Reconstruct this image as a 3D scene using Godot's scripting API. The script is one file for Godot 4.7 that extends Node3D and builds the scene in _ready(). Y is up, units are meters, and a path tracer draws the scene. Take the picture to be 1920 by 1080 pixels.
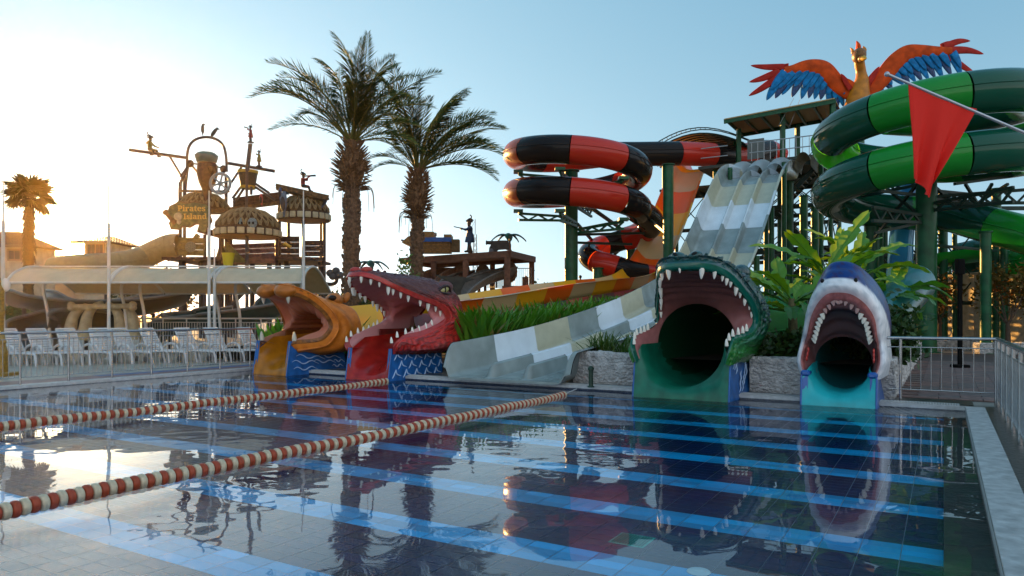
extends Node3D

# ---- frame of reference: pixel rays of the 1920x1080 photograph, pool axes V (leftwards) and U (away) ----
const F := 1350.0
const HZ := 592.0
const EYE := 1.5
const U := Vector3(0.5145, 0, -0.8575)
const V := Vector3(-0.8575, 0, -0.5145)
const YAW := -0.5404   # turn of things that face the pool
const DECK := 0.08
const SUN_DIR := Vector3(-0.594, 0.121, -0.99)

var mats := {}
var tex := {}
var names := {}
var rng := RandomNumberGenerator.new()

func at(x: float, y: float, d: float) -> Vector3:
	return Vector3((x - 960.0) / F * d, EYE - (y - HZ) / F * d, -d)

func st(s: float, t: float, y := 0.0) -> Vector3:
	return V * s + U * t + Vector3(0, y, 0)

func rnd(a: float, b: float) -> float:
	return rng.randf_range(a, b)

# ---- mesh collector ----
class MB:
	var v := PackedVector3Array()
	var n := PackedVector3Array()
	var c := PackedColorArray()
	var uv := PackedVector2Array()
	var ix := PackedInt32Array()
	var col := Color(1, 1, 1)

	func face(p: Array) -> MB:
		var nn: Vector3 = ((p[1] - p[0]) as Vector3).cross(p[2] - p[0]).normalized()
		var b := v.size()
		var m := p.size()
		for q in p:
			v.append(q); n.append(nn); c.append(col)
		if m == 4:
			uv.append(Vector2(0, 1)); uv.append(Vector2(1, 1)); uv.append(Vector2(1, 0)); uv.append(Vector2(0, 0))
		else:
			for k in m: uv.append(Vector2(0, 0))
		for k in range(1, m - 1):
			ix.append(b); ix.append(b + k + 1); ix.append(b + k)
		return self

	func box(at_: Vector3, size: Vector3, bs := Basis.IDENTITY) -> MB:
		var h := size * 0.5
		var x := bs.x * h.x
		var y := bs.y * h.y
		var z := bs.z * h.z
		face([at_ - x - y + z, at_ + x - y + z, at_ + x + y + z, at_ - x + y + z])
		face([at_ + x - y - z, at_ - x - y - z, at_ - x + y - z, at_ + x + y - z])
		face([at_ + x - y + z, at_ + x - y - z, at_ + x + y - z, at_ + x + y + z])
		face([at_ - x - y - z, at_ - x - y + z, at_ - x + y + z, at_ - x + y - z])
		face([at_ - x + y + z, at_ + x + y + z, at_ + x + y - z, at_ - x + y - z])
		face([at_ - x - y - z, at_ + x - y - z, at_ + x - y + z, at_ - x - y + z])
		return self

	func bevel_box(at_: Vector3, size: Vector3, e: float, bs := Basis.IDENTITY) -> MB:
		# rounded in section across local y/z and x: an octagon prism along each axis is approximated by chamfers on the top and side edges
		var h := size * 0.5
		var P := func(sx: float, sy: float, sz: float, ax: int) -> Vector3:
			var q := Vector3(sx * h.x, sy * h.y, sz * h.z)
			if ax != 0: q.x -= sx * e
			if ax != 1: q.y -= sy * e
			if ax != 2: q.z -= sz * e
			return at_ + bs * q
		for s in [-1.0, 1.0]:
			var f := [[-1, -1], [1, -1], [1, 1], [-1, 1]]
			if s < 0: f.reverse()
			face(f.map(func(k): return P.call(s, k[0], k[1], 0)))
			face(f.map(func(k): return P.call(k[1], s, k[0], 1)))
			face(f.map(func(k): return P.call(k[0], k[1], s, 2)))
		for a in [-1.0, 1.0]:
			for b in [-1.0, 1.0]:
				var e1 := [P.call(a, b, -1.0, 0), P.call(a, b, 1.0, 0), P.call(a, b, 1.0, 1), P.call(a, b, -1.0, 1)]
				var e2 := [P.call(a, -1.0, b, 0), P.call(a, 1.0, b, 0), P.call(a, 1.0, b, 2), P.call(a, -1.0, b, 2)]
				var e3 := [P.call(-1.0, a, b, 1), P.call(1.0, a, b, 1), P.call(1.0, a, b, 2), P.call(-1.0, a, b, 2)]
				if a * b > 0: e1.reverse()
				if a * b < 0: e2.reverse()
				if a * b > 0: e3.reverse()
				face(e1); face(e2); face(e3)
				for d in [-1.0, 1.0]:
					var t := [P.call(a, b, d, 0), P.call(a, b, d, 1), P.call(a, b, d, 2)]
					if a * b * d < 0: t.reverse()
					face(t)
		return self

	func beam(a: Vector3, b: Vector3, w: float, h := -1.0) -> MB:
		if h < 0.0: h = w
		var z := (b - a)
		var L := z.length()
		if L < 0.0001: return self
		z /= L
		var up := Vector3.UP if absf(z.y) < 0.98 else Vector3.RIGHT
		var x := up.cross(z).normalized()
		return box((a + b) * 0.5, Vector3(w, h, L), Basis(x, z.cross(x), z))

	# rows of points; smooth
	func grid(rows: Array, cu := false, cv := false, colors := []) -> MB:
		var R := rows.size()
		var C: int = rows[0].size()
		var b := v.size()
		var nn := PackedVector3Array()
		nn.resize(R * C)
		for i in R:
			v.append_array(rows[i])
			for j in C:
				uv.append(Vector2(float(j) / maxf(1, C - 1), float(i) / maxf(1, R - 1)))
				c.append(colors[i][j] if colors.size() else col)
		for i in (R if cv else R - 1):
			var i2 := (i + 1) % R
			var r0: PackedVector3Array = rows[i]
			var r1: PackedVector3Array = rows[i2]
			for j in (C if cu else C - 1):
				var j2 := (j + 1) % C
				var k0 := i * C + j
				var k1 := i * C + j2
				var k2 := i2 * C + j2
				var k3 := i2 * C + j
				var f := (r1[j2] - r0[j]).cross(r1[j] - r0[j2])
				nn[k0] += f; nn[k1] += f; nn[k2] += f; nn[k3] += f
				ix.append(b + k0); ix.append(b + k2); ix.append(b + k1)
				ix.append(b + k0); ix.append(b + k3); ix.append(b + k2)
		for k in R * C:
			n.append(nn[k].normalized() if nn[k].length_squared() > 1e-18 else Vector3.UP)
		return self

	static func frames(path: PackedVector3Array, closed := false) -> Array:
		var out := []
		var m := path.size()
		var x := Vector3.ZERO
		for i in m:
			var t: Vector3
			if closed: t = path[(i + 1) % m] - path[(i + m - 1) % m]
			else: t = path[mini(i + 1, m - 1)] - path[maxi(i - 1, 0)]
			t = t.normalized()
			if i == 0:
				var up := Vector3.UP if absf(t.y) < 0.95 else Vector3.RIGHT
				x = up.cross(t).normalized()
			else:
				x = (x - t * x.dot(t)).normalized()
			out.append(Basis(x, t.cross(x), t))
		return out

	func tube(path: PackedVector3Array, r, sides := 8, cap := true, closed := false, flat := 1.0) -> MB:
		var fr := frames(path, closed)
		var rows := []
		for i in path.size():
			var rr: float = r[i] if r is Array or r is PackedFloat32Array else r
			var row := PackedVector3Array()
			for k in sides:
				var a := TAU * k / sides
				row.append(path[i] + fr[i].x * cos(a) * rr * (-flat if flat < 0.0 else 1.0) + fr[i].y * sin(a) * rr * (1.0 if flat < 0.0 else flat))
			rows.append(row)
		grid(rows, true, closed)
		if cap and not closed:
			var f := Array(rows[0]); f.reverse(); face(f)
			face(Array(rows[-1]))
		return self

	func rod(a: Vector3, b: Vector3, r: float, sides := 8, r2 := -1.0) -> MB:
		return tube(PackedVector3Array([a, b]), [r, r if r2 < 0 else r2], sides)

	# profile of (radius, height) turned about the axis of xf
	func lathe(prof: Array, sides := 16, xf := Transform3D.IDENTITY, cap := true, arc := TAU) -> MB:
		var rows := []
		var full := arc > TAU - 0.01
		for p in prof:
			var row := PackedVector3Array()
			for k in (sides if full else sides + 1):
				var a := -arc * k / sides
				row.append(xf * Vector3(p.x * cos(a), p.y, p.x * sin(a)))
			rows.append(row)
		grid(rows, full)
		if cap and full:
			if prof[0].x > 0.001:
				var f := Array(rows[0]); f.reverse(); face(f)
			if prof[-1].x > 0.001: face(Array(rows[-1]))
		return self

	func ball(at_: Vector3, r: Vector3, bs := Basis.IDENTITY, a := 10, b := 7) -> MB:
		var prof := []
		for k in b + 1:
			var t := -PI / 2 + PI * k / b
			prof.append(Vector2(cos(t), sin(t)))
		return lathe(prof, a, Transform3D(bs * Basis.from_scale(r), at_), false)

	# a flat outline (CCW seen from +z) given thickness
	func plate(pts: PackedVector2Array, thick: float, xf := Transform3D.IDENTITY) -> MB:
		var tr := Geometry2D.triangulate_polygon(pts)
		var h := Vector3(0, 0, thick * 0.5)
		var b := v.size()
		for s in [1.0, -1.0]:
			for p in pts:
				v.append(xf * (Vector3(p.x, p.y, 0) + h * s)); n.append((xf.basis.z * s).normalized()); c.append(col); uv.append(Vector2(p.x, p.y))
		var m := pts.size()
		for k in range(0, tr.size(), 3):
			var q := [tr[k], tr[k + 1], tr[k + 2]]
			if (pts[q[1]] - pts[q[0]]).cross(pts[q[2]] - pts[q[0]]) < 0: q.reverse()
			ix.append_array([b + q[0], b + q[2], b + q[1], b + m + q[0], b + m + q[1], b + m + q[2]])
		for k in m:
			var p0 := Vector3(pts[k].x, pts[k].y, 0)
			var p1 := Vector3(pts[(k + 1) % m].x, pts[(k + 1) % m].y, 0)
			face([xf * (p0 - h), xf * (p1 - h), xf * (p1 + h), xf * (p0 + h)])
		return self

	func add(o: MB, xf := Transform3D.IDENTITY) -> MB:
		var b := v.size()
		for q in o.v: v.append(xf * q)
		for q in o.n: n.append((xf.basis * q).normalized())
		c.append_array(o.c); uv.append_array(o.uv)
		for k in o.ix: ix.append(b + k)
		return self

	func move(xf: Transform3D) -> MB:
		for k in v.size():
			v[k] = xf * v[k]
			n[k] = (xf.basis * n[k]).normalized()
		return self

	func mesh() -> ArrayMesh:
		var a := []
		a.resize(Mesh.ARRAY_MAX)
		a[Mesh.ARRAY_VERTEX] = v; a[Mesh.ARRAY_NORMAL] = n; a[Mesh.ARRAY_COLOR] = c; a[Mesh.ARRAY_TEX_UV] = uv; a[Mesh.ARRAY_INDEX] = ix
		var m := ArrayMesh.new()
		if v.size(): m.add_surface_from_arrays(Mesh.PRIMITIVE_TRIANGLES, a)
		return m

# ---- naming ----
func numbered(called: String) -> String:
	var k: int = names.get(called, 0)
	names[called] = k + 1
	return called if k == 0 else "%s_%03d" % [called, k]

func meta(o: Node, label: String, category: String, group := "", kind := "") -> void:
	if label: o.set_meta("label", label)
	if category: o.set_meta("category", category)
	if group: o.set_meta("group", group)
	if kind: o.set_meta("kind", kind)

func thing(called: String, label: String, category: String, where := Vector3.ZERO, turn := 0.0, group := "") -> Node3D:
	var o := Node3D.new()
	o.name = numbered(called)
	add_child(o)
	o.position = where
	o.rotation.y = turn
	meta(o, label, category, group)
	return o

# a mesh; its points are in the parent's own axes, or (world) in the world's
func obj(called: String, m, mat: Material, parent: Node3D = null, world := false, kind := "") -> MeshInstance3D:
	var o := MeshInstance3D.new()
	if m is MB:
		if world and parent: m.move((parent.transform if parent.get_parent() == self else parent.get_parent().transform * parent.transform).affine_inverse())
		o.mesh = m.mesh()
	else:
		o.mesh = m
	o.material_override = mat
	if parent:
		o.name = called
		parent.add_child(o, true)
	else:
		o.name = numbered(called)
		add_child(o)
	if kind: o.set_meta("kind", kind)
	return o

# a thing that is one mesh: its node stands at `where`
func single(called: String, m: MB, mat: Material, label: String, category: String, where: Vector3, group := "") -> MeshInstance3D:
	m.move(Transform3D(Basis.IDENTITY, -where))
	var o := obj(called, m, mat)
	o.position = where
	meta(o, label, category, group)
	return o

func struct(called: String, m, mat: Material) -> MeshInstance3D:
	return obj(called, m, mat, null, false, "structure")

func copy(o: Node3D, where: Vector3, turn: float, label: String, group := "") -> Node3D:
	var r: Node3D = o.duplicate()
	r.name = numbered(String(o.name).rstrip("_0123456789"))
	add_child(r)
	r.position = where
	r.rotation.y = turn
	r.set_meta("label", label)
	if group: r.set_meta("group", group)
	return r

# ---- materials ----
func noise_tex(key: String, freq: float, lo: Color, hi: Color, type := FastNoiseLite.TYPE_SIMPLEX_SMOOTH, size := 256, octaves := 4, normal := 0.0, cell := 0) -> NoiseTexture2D:
	if tex.has(key): return tex[key]
	var f := FastNoiseLite.new()
	f.seed = hash(key) % 1000
	f.noise_type = type
	f.frequency = freq
	f.fractal_octaves = octaves
	if type == FastNoiseLite.TYPE_CELLULAR:
		f.cellular_return_type = cell as FastNoiseLite.CellularReturnType
		f.fractal_type = FastNoiseLite.FRACTAL_NONE
	var t := NoiseTexture2D.new()
	t.noise = f
	t.width = size; t.height = size
	t.seamless = true
	t.seamless_blend_skirt = 0.3
	if normal > 0.0:
		t.as_normal_map = true
		t.bump_strength = normal
	else:
		var g := Gradient.new()
		g.set_color(0, lo); g.set_color(1, hi)
		t.color_ramp = g
	tex[key] = t
	return t

func lin(r: float, g: float, b: float) -> Color:
	return Color(r, g, b).linear_to_srgb()

# opts: vary (strength of mottling), vs (its scale), bump (cm), bs (its scale), bt (texture), coat, back, vc
func mat(key: String, c: Color, rough := 0.6, metal := 0.0, o := {}) -> StandardMaterial3D:
	if mats.has(key): return mats[key]
	var m := StandardMaterial3D.new()
	m.resource_name = key
	m.albedo_color = c.linear_to_srgb()
	m.roughness = rough
	m.metallic = metal
	m.vertex_color_use_as_albedo = o.get("vc", false)
	m.cull_mode = BaseMaterial3D.CULL_DISABLED
	var tri := false
	if o.has("vary"):
		var s: float = o.vary
		m.albedo_texture = noise_tex("mottle%.2f" % s, 0.02, Color(1 - s, 1 - s, 1 - s), Color(1, 1, 1), FastNoiseLite.TYPE_SIMPLEX_SMOOTH, 256, 5)
		tri = true
	if o.has("bump"):
		m.heightmap_enabled = true
		m.heightmap_scale = o.bump
		m.heightmap_texture = o.get("bt", noise_tex("rough", 0.03, Color.BLACK, Color.WHITE, FastNoiseLite.TYPE_SIMPLEX_SMOOTH, 512, 5))
		tri = true
	if o.has("rt"):
		m.roughness_texture = noise_tex("streaks", 0.015, Color(0.55, 0.55, 0.55), Color.WHITE, FastNoiseLite.TYPE_SIMPLEX_SMOOTH, 256, 5)
		tri = true
	if tri:
		m.uv1_triplanar = true
		m.uv1_world_triplanar = o.get("world", false)
		m.uv1_scale = Vector3.ONE * float(o.get("vs", 0.5))
	if o.has("coat"):
		m.clearcoat_enabled = true
		m.clearcoat = o.coat
		m.clearcoat_roughness = 0.06
	if o.has("back"):
		m.backlight_enabled = true
		m.backlight = o.back
	m.metallic_specular = o.get("spec", 0.4)
	mats[key] = m
	return m

# ---- curves ----
func spline(p: Array, per := 8, closed := false) -> PackedVector3Array:
	var out := PackedVector3Array()
	var m := p.size()
	for i in (m if closed else m - 1):
		var a: Vector3 = p[(i + m - 1) % m] if closed else p[maxi(i - 1, 0)]
		var b: Vector3 = p[i]
		var c: Vector3 = p[(i + 1) % m]
		var d: Vector3 = p[(i + 2) % m] if closed else p[mini(i + 2, m - 1)]
		for k in per:
			out.append(b.cubic_interpolate(c, a, d, float(k) / per))
	if not closed: out.append(p[-1])
	return out

# control rows (equal length) -> dense rows, Catmull-Rom both ways
func patch(ctl: Array, pu: int, pv: int) -> Array:
	var mid := []
	for r in ctl: mid.append(spline(r, pu))
	var rows := []
	var m := mid.size()
	for i in m - 1:
		for k in pv:
			var row := PackedVector3Array()
			var t := float(k) / pv
			var A: PackedVector3Array = mid[maxi(i - 1, 0)]
			var B: PackedVector3Array = mid[i]
			var C: PackedVector3Array = mid[i + 1]
			var D: PackedVector3Array = mid[mini(i + 2, m - 1)]
			for j in B.size(): row.append(B[j].cubic_interpolate(C[j], A[j], D[j], t))
			rows.append(row)
	rows.append(mid[m - 1])
	return rows

# a body from tapered capsules [a, b, ra, rb] joined smoothly: one continuous surface (surface nets)
func body(caps: Array, cell: float, k := 0.06) -> MB:
	var lo := Vector3.ONE * 1e9
	var hi := -lo
	for q in caps:
		var m: float = maxf(q[2], q[3]) + cell * 2.0
		for e in 2:
			lo = lo.min(q[e] - Vector3.ONE * m)
			hi = hi.max(q[e] + Vector3.ONE * m)
	var nx := int((hi.x - lo.x) / cell) + 2
	var ny := int((hi.y - lo.y) / cell) + 2
	var nz := int((hi.z - lo.z) / cell) + 2
	var f := PackedFloat32Array()
	f.resize(nx * ny * nz)
	f.fill(1.0)
	var inv := 1.0 / k
	for q in caps:
		var a: Vector3 = q[0]
		var ab: Vector3 = q[1] - q[0]
		var l2 := maxf(ab.length_squared(), 1e-9)
		var ra: float = q[2]
		var rb: float = q[3]
		var m := maxf(ra, rb) + k + cell * 1.5
		var b0: Vector3 = (a.min(a + ab) - Vector3.ONE * m - lo) / cell
		var b1: Vector3 = (a.max(a + ab) + Vector3.ONE * m - lo) / cell
		for z in range(maxi(0, int(b0.z)), mini(nz, int(b1.z) + 1)):
			for y in range(maxi(0, int(b0.y)), mini(ny, int(b1.y) + 1)):
				var base := (z * ny + y) * nx
				for x in range(maxi(0, int(b0.x)), mini(nx, int(b1.x) + 1)):
					var p := lo + Vector3(x, y, z) * cell - a
					var t := clampf(p.dot(ab) / l2, 0.0, 1.0)
					var d := (p - ab * t).length() - lerpf(ra, rb, t)
					var e := f[base + x]
					var h := maxf(k - absf(d - e), 0.0) * inv
					f[base + x] = minf(d, e) - h * h * k * 0.25
	var mb := MB.new()
	var id := PackedInt32Array()
	id.resize(nx * ny * nz)
	id.fill(-1)
	var off := [0, 1, nx, nx + 1, nx * ny, nx * ny + 1, nx * ny + nx, nx * ny + nx + 1]
	var cp := [Vector3(0, 0, 0), Vector3(1, 0, 0), Vector3(0, 1, 0), Vector3(1, 1, 0), Vector3(0, 0, 1), Vector3(1, 0, 1), Vector3(0, 1, 1), Vector3(1, 1, 1)]
	var ed := [[0, 1], [2, 3], [4, 5], [6, 7], [0, 2], [1, 3], [4, 6], [5, 7], [0, 4], [1, 5], [2, 6], [3, 7]]
	for z in nz - 1:
		for y in ny - 1:
			for x in nx - 1:
				var i := (z * ny + y) * nx + x
				var n := 0
				for o in off: if f[i + o] < 0.0: n += 1
				if n == 0 or n == 8: continue
				var sum := Vector3.ZERO
				var c := 0
				for e in ed:
					var u := f[i + off[e[0]]]
					var w := f[i + off[e[1]]]
					if (u < 0.0) != (w < 0.0):
						sum += (cp[e[0]] as Vector3).lerp(cp[e[1]], u / (u - w))
						c += 1
				id[i] = mb.v.size()
				mb.v.append(lo + (Vector3(x, y, z) + sum / c) * cell)
				mb.n.append(Vector3.ZERO); mb.c.append(Color.WHITE); mb.uv.append(Vector2.ZERO)
	for z in range(1, nz - 1):
		for y in range(1, ny - 1):
			for x in range(1, nx - 1):
				var i := (z * ny + y) * nx + x
				var s := f[i] < 0.0
				for ax in 3:
					var st_: int = [1, nx, nx * ny][ax]
					if (f[i + st_] < 0.0) == s: continue
					var p: int = [nx, nx * ny, 1][ax]
					var q: int = [nx * ny, 1, nx][ax]
					var r := [id[i], id[i - p], id[i - p - q], id[i - q]]
					if r.min() < 0: continue
					if not s: r.reverse()
					var nn := (mb.v[r[2]] - mb.v[r[0]]).cross(mb.v[r[3]] - mb.v[r[1]])
					for g in r: mb.n[g] += nn
					mb.ix.append_array([r[0], r[2], r[1], r[0], r[3], r[2]])
	for g in mb.n.size(): mb.n[g] = mb.n[g].normalized()
	return mb

# ================= sky, sun, camera =================
func make_sky() -> void:
	var cam := Camera3D.new()
	cam.name = "camera"
	cam.projection = Camera3D.PROJECTION_FRUSTUM
	cam.near = 0.1
	cam.far = 3000.0
	cam.size = 2.0 * cam.near * 540.0 / F
	cam.frustum_offset = Vector2(0, (HZ - 540.0) / F * cam.near)
	cam.position = Vector3(0, EYE, 0)
	add_child(cam)
	cam.make_current()
	var W := 1024
	var H := 512
	var im := Image.create(W, H, false, Image.FORMAT_RGBF)
	var sd := SUN_DIR.normalized()
	for j in H:
		var el := PI / 2 - PI * (j + 0.5) / H
		for i in W:
			var az := TAU * (i + 0.5) / W
			var dir := Vector3(sin(az) * cos(el), sin(el), -cos(az) * cos(el))
			var g := rad_to_deg(acos(clampf(dir.dot(sd), -1, 1)))
			var h := maxf(sin(el), 0.0)
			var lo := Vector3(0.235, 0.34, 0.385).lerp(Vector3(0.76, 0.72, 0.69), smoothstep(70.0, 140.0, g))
			var hi := Vector3(0.022, 0.112, 0.20).lerp(Vector3(0.26, 0.36, 0.46), smoothstep(60.0, 140.0, g))
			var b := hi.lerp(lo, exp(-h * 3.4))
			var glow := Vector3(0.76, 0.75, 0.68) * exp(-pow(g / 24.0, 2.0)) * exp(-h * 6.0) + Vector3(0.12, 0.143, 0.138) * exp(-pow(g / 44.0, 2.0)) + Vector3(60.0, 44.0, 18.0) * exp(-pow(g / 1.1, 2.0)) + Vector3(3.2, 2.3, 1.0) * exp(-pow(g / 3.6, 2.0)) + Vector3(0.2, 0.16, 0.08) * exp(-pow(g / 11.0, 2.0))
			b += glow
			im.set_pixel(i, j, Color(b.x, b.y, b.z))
	var pano := PanoramaSkyMaterial.new()
	pano.panorama = ImageTexture.create_from_image(im)
	var sky := Sky.new()
	sky.sky_material = pano
	var env := Environment.new()
	env.background_mode = Environment.BG_SKY
	env.sky = sky
	env.tonemap_mode = Environment.TONE_MAPPER_LINEAR
	env.tonemap_exposure = 2.45
	env.volumetric_fog_enabled = true
	env.volumetric_fog_density = 0.00013
	env.volumetric_fog_albedo = Color(1.0, 0.88, 0.66)
	env.volumetric_fog_anisotropy = 0.86
	env.sdfgi_enabled = true
	env.ssao_enabled = true
	env.ssil_enabled = true
	var we := WorldEnvironment.new()
	we.name = "world"
	we.environment = env
	add_child(we)
	var sun := DirectionalLight3D.new()
	sun.name = "sun"
	sun.light_color = Color(1.0, 0.74, 0.40)
	sun.light_energy = 1.6
	sun.light_angular_distance = 0.5
	sun.shadow_enabled = true
	sun.basis = Basis.looking_at(-sd)
	add_child(sun)

func quad(a: Vector3, b: Vector3, c: Vector3, d: Vector3) -> MB:
	return MB.new().face([a, b, c, d])

# sheet in pool axes, top at y
func sheet(s0: float, s1: float, t0: float, t1: float, y: float) -> MB:
	return quad(st(s0, t0, y), st(s0, t1, y), st(s1, t1, y), st(s1, t0, y))

func slab(s0: float, s1: float, t0: float, t1: float, y0: float, y1: float) -> MB:
	return MB.new().box(st((s0 + s1) / 2, (t0 + t1) / 2, (y0 + y1) / 2), Vector3(s1 - s0, y1 - y0, t1 - t0), Basis(-V, Vector3.UP, -U))

func make_ground() -> void:
	var paving := mat("paving", Color(0.30, 0.27, 0.23), 0.55, 0, {"vary": 0.35, "vs": 0.35, "bump": 0.5, "world": true})
	var hole := MB.new()   # the ground with the pool left out
	var big := 900.0
	for r in [[-big, -0.28, -big, big], [16.0, big, -big, big], [-0.28, 16.0, 13.2, big], [-0.28, 16.0, -big, -4.0]]:
		hole.add(sheet(r[0], r[1], r[2], r[3], DECK - 0.006))
	struct("ground", hole, paving)
	# pool walls and bottom
	var navy_wall := mat("pool_wall", Color(0.012, 0.035, 0.10), 0.3, 0, {"vary": 0.2, "vs": 1.0})
	var w := MB.new()
	w.box(st(8, 13.23, -0.3), Vector3(16.6, 0.66, 0.06), Basis(-V, Vector3.UP, -U))
	w.box(st(16.03, 4.6, -0.3), Vector3(0.06, 0.66, 17.2), Basis(-V, Vector3.UP, -U))
	struct("pool_wall", w, navy_wall)
	var ledge := mat("ledge", Color(0.035, 0.033, 0.025), 0.5, 0, {"vary": 0.6, "vs": 0.8, "bump": 0.6, "world": true})
	struct("pool_ledge", slab(-0.3, 0.0, -4, 13.2, -0.7, -0.035), ledge)
	var grout := mat("grout", Color(0.32, 0.40, 0.48), 0.8)
	var fl := struct("pool_floor", sheet(0, 16, -4, 13.2, -0.128), grout)
	# tiles: navy with a light band every ten rows
	var navy := mat("navy_tile", Color(0.003, 0.010, 0.062), 0.25, 0, {"vary": 0.2, "vs": 0.7, "world": true})
	var navy2 := mat("navy_tile_dark", Color(0.002, 0.007, 0.045), 0.25, 0, {"vary": 0.3, "vs": 0.7, "world": true})
	var sky_t := mat("blue_tile", Color(0.002, 0.31, 0.64), 0.25, 0, {"vary": 0.12, "vs": 0.7, "world": true})
	var sky_t2 := mat("blue_tile_pale", Color(0.002, 0.28, 0.58), 0.25, 0, {"vary": 0.12, "vs": 0.7, "world": true})
	var navy_v := mat("navy_tiles", Color(1, 1, 1), 0.25, 0, {"vc": true})
	var tw := 0.252
	var tl := 0.126
	var tile := MB.new().box(Vector3.ZERO, Vector3(tw - 0.006, 0.02, tl - 0.003), Basis.IDENTITY).mesh()
	var near := []
	var rest := MB.new()
	for a in 63:
		for b in range(-10, 105):
			var p := st((a + 0.5) * tw, (b + 0.5) * tl, -0.130)
			if p.z > -2.9 or absf(p.x) > 0.76 * -p.z + 0.4: continue
			var band := posmod(b - 3, 10) < 3
			var d := -p.z
			if d < 4.75: near.append([p, band, rng.randf() < 0.5])
			else: near.append([p, band, rng.randf() < 0.5, d])
	near.sort_custom(func(x, y): return x[0].z > y[0].z)
	var shown := 0
	for q in near:
		if shown < 290:
			shown += 1
			var o := obj("tile", tile, (sky_t if q[2] else sky_t2) if q[1] else (navy if q[2] else navy2), fl)
			o.position = q[0]; o.rotation.y = YAW
		else:
			var m: MB = rest
			var p: Vector3 = q[0] + Vector3(0, 0.01, 0)
			var hx := -V * (tw / 2 - 0.003)
			var hz := U * (tl / 2 - 0.0015)
			var tone := rnd(.7, 1.25)
			m.col = (Color(.002, .30, .61) if q[1] else Color(.0028, .009, .055)) * tone
			m.face([p - hx - hz, p + hx - hz, p + hx + hz, p - hx + hz])
	obj("tiles", rest, navy_v, fl, false, "stuff")
	# water
	var wm := StandardMaterial3D.new()
	wm.resource_name = "water"
	wm.albedo_color = Color(0.7, 0.9, 1.0, 0.0)
	wm.transparency = BaseMaterial3D.TRANSPARENCY_ALPHA
	wm.roughness = 0.0
	wm.metallic_specular = 0.45
	wm.cull_mode = BaseMaterial3D.CULL_DISABLED
	struct("water", water_sheet(), wm)
	# coping on the right, gutter on the far side
	var white := mat("coping", Color(0.58, 0.58, 0.57), 0.45, 0, {"vary": 0.25, "vs": 1.2, "bump": 0.25, "world": true})
	var cop := struct("pool_coping", slab(-0.54, -0.285, -4, 13.2, -0.1, DECK + 0.012), white)
	var k := 0
	var wet := mat("wet_strip", Color(0.045, 0.042, 0.036), 0.3, 0, {"vary": 0.5, "vs": 0.9, "bump": 0.5, "world": true})
	struct("drain_strip", sheet(-1.05, -0.541, -4, 13.4, DECK + 0.002), wet)
	var gut := struct("pool_gutter", slab(-0.3, 16.4, 13.2, 13.26, -0.2, DECK + 0.01), white)
	var g := MB.new()
	for i in 760:
		g.box(st(-0.2 + i * 0.0215, 13.37, DECK + 0.01), Vector3(0.012, 0.03, 0.2), Basis(-V, Vector3.UP, -U))
	obj("grate_slats", g, mat("grate_white", Color(0.6, 0.6, 0.58), 0.5), gut, false, "stuff")
	struct("deck_edge", slab(-0.4, 16.4, 13.48, 14.2, -0.1, DECK + 0.006), wet)
	# left deck: pale slabs, a pink and a blue band along the fence
	struct("left_coping", slab(16.0, 16.3, -6, 13.48, -0.2, DECK + 0.012), white)
	struct("pink_band", sheet(16.31, 17.3, -8, 15.0, DECK + 0.002), mat("pink_band", Color(0.32, 0.16, 0.15), 0.5, 0, {"vary": 0.3, "vs": 0.5, "world": true}))
	struct("blue_band", sheet(16.9, 17.3, 9.5, 15.0, DECK + 0.005), mat("blue_band", Color(0.05, 0.13, 0.36), 0.45, 0, {"vary": 0.3, "vs": 0.5, "world": true}))
	struct("sun_deck", sheet(17.31, 34, -10, 24, DECK + 0.002), mat("sun_deck", Color(0.46, 0.41, 0.34), 0.45, 0, {"vary": 0.3, "vs": 0.5, "bump": 0.3, "world": true}))

func water_sheet() -> MB:
	# still water with a light swell: real relief of a millimetre or two, denser where it is near
	var f := FastNoiseLite.new()
	f.seed = 5; f.frequency = 0.55; f.fractal_octaves = 2
	var f2 := FastNoiseLite.new()
	f2.seed = 9; f2.frequency = 3.2; f2.fractal_octaves = 2
	var f3 := FastNoiseLite.new()
	f3.seed = 21; f3.frequency = 0.23; f3.fractal_octaves = 2
	var rows := []
	var A := 300
	var B := 300
	for j in B + 1:
		var row := PackedVector3Array()
		var v := float(j) / B
		var t := -3.5 + 16.75 * v
		for i in A + 1:
			var s := -0.285 + 16.285 * float(i) / A
			var p := st(s, t)
			var calm := smoothstep(-0.15, 0.45, f3.get_noise_2d(p.x, p.z))
			row.append(p + Vector3(0, 0.0022 * f.get_noise_2d(p.x, p.z) + (0.00035 + 0.0012 * calm) * f2.get_noise_2d(p.x * 0.7, p.z * 1.2), 0))
		rows.append(row)
	return MB.new().grid(rows)

# ================= the four animal-head slide ends =================
# a control row for half a head -> the whole row, from the right lower lobe over the snout to the left one
func whole(half: Array, shift: Array) -> Array:
	var out := []
	var m := half.size()
	for j in m: out.append(half[j] + Vector3(shift[j], 0, 0))
	for j in range(m - 2, -1, -1): out.append(Vector3(-half[j].x + shift[j], half[j].y, half[j].z))
	return out

func ring(m: int, a0: float, a1: float, r: float, cy: float, z: float, ry := -1.0) -> Array:
	var out := []
	for j in m:
		var a := deg_to_rad(lerpf(a0, a1, float(j) / (m - 1)))
		out.append(Vector3(cos(a) * r, cy + sin(a) * (r if ry < 0 else ry), z))
	return out

func mixrow(a: Array, b: Array, t: float, off := Vector3.ZERO) -> Array:
	var out := []
	for j in a.size(): out.append(a[j].lerp(b[j], t) + off)
	return out

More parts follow.
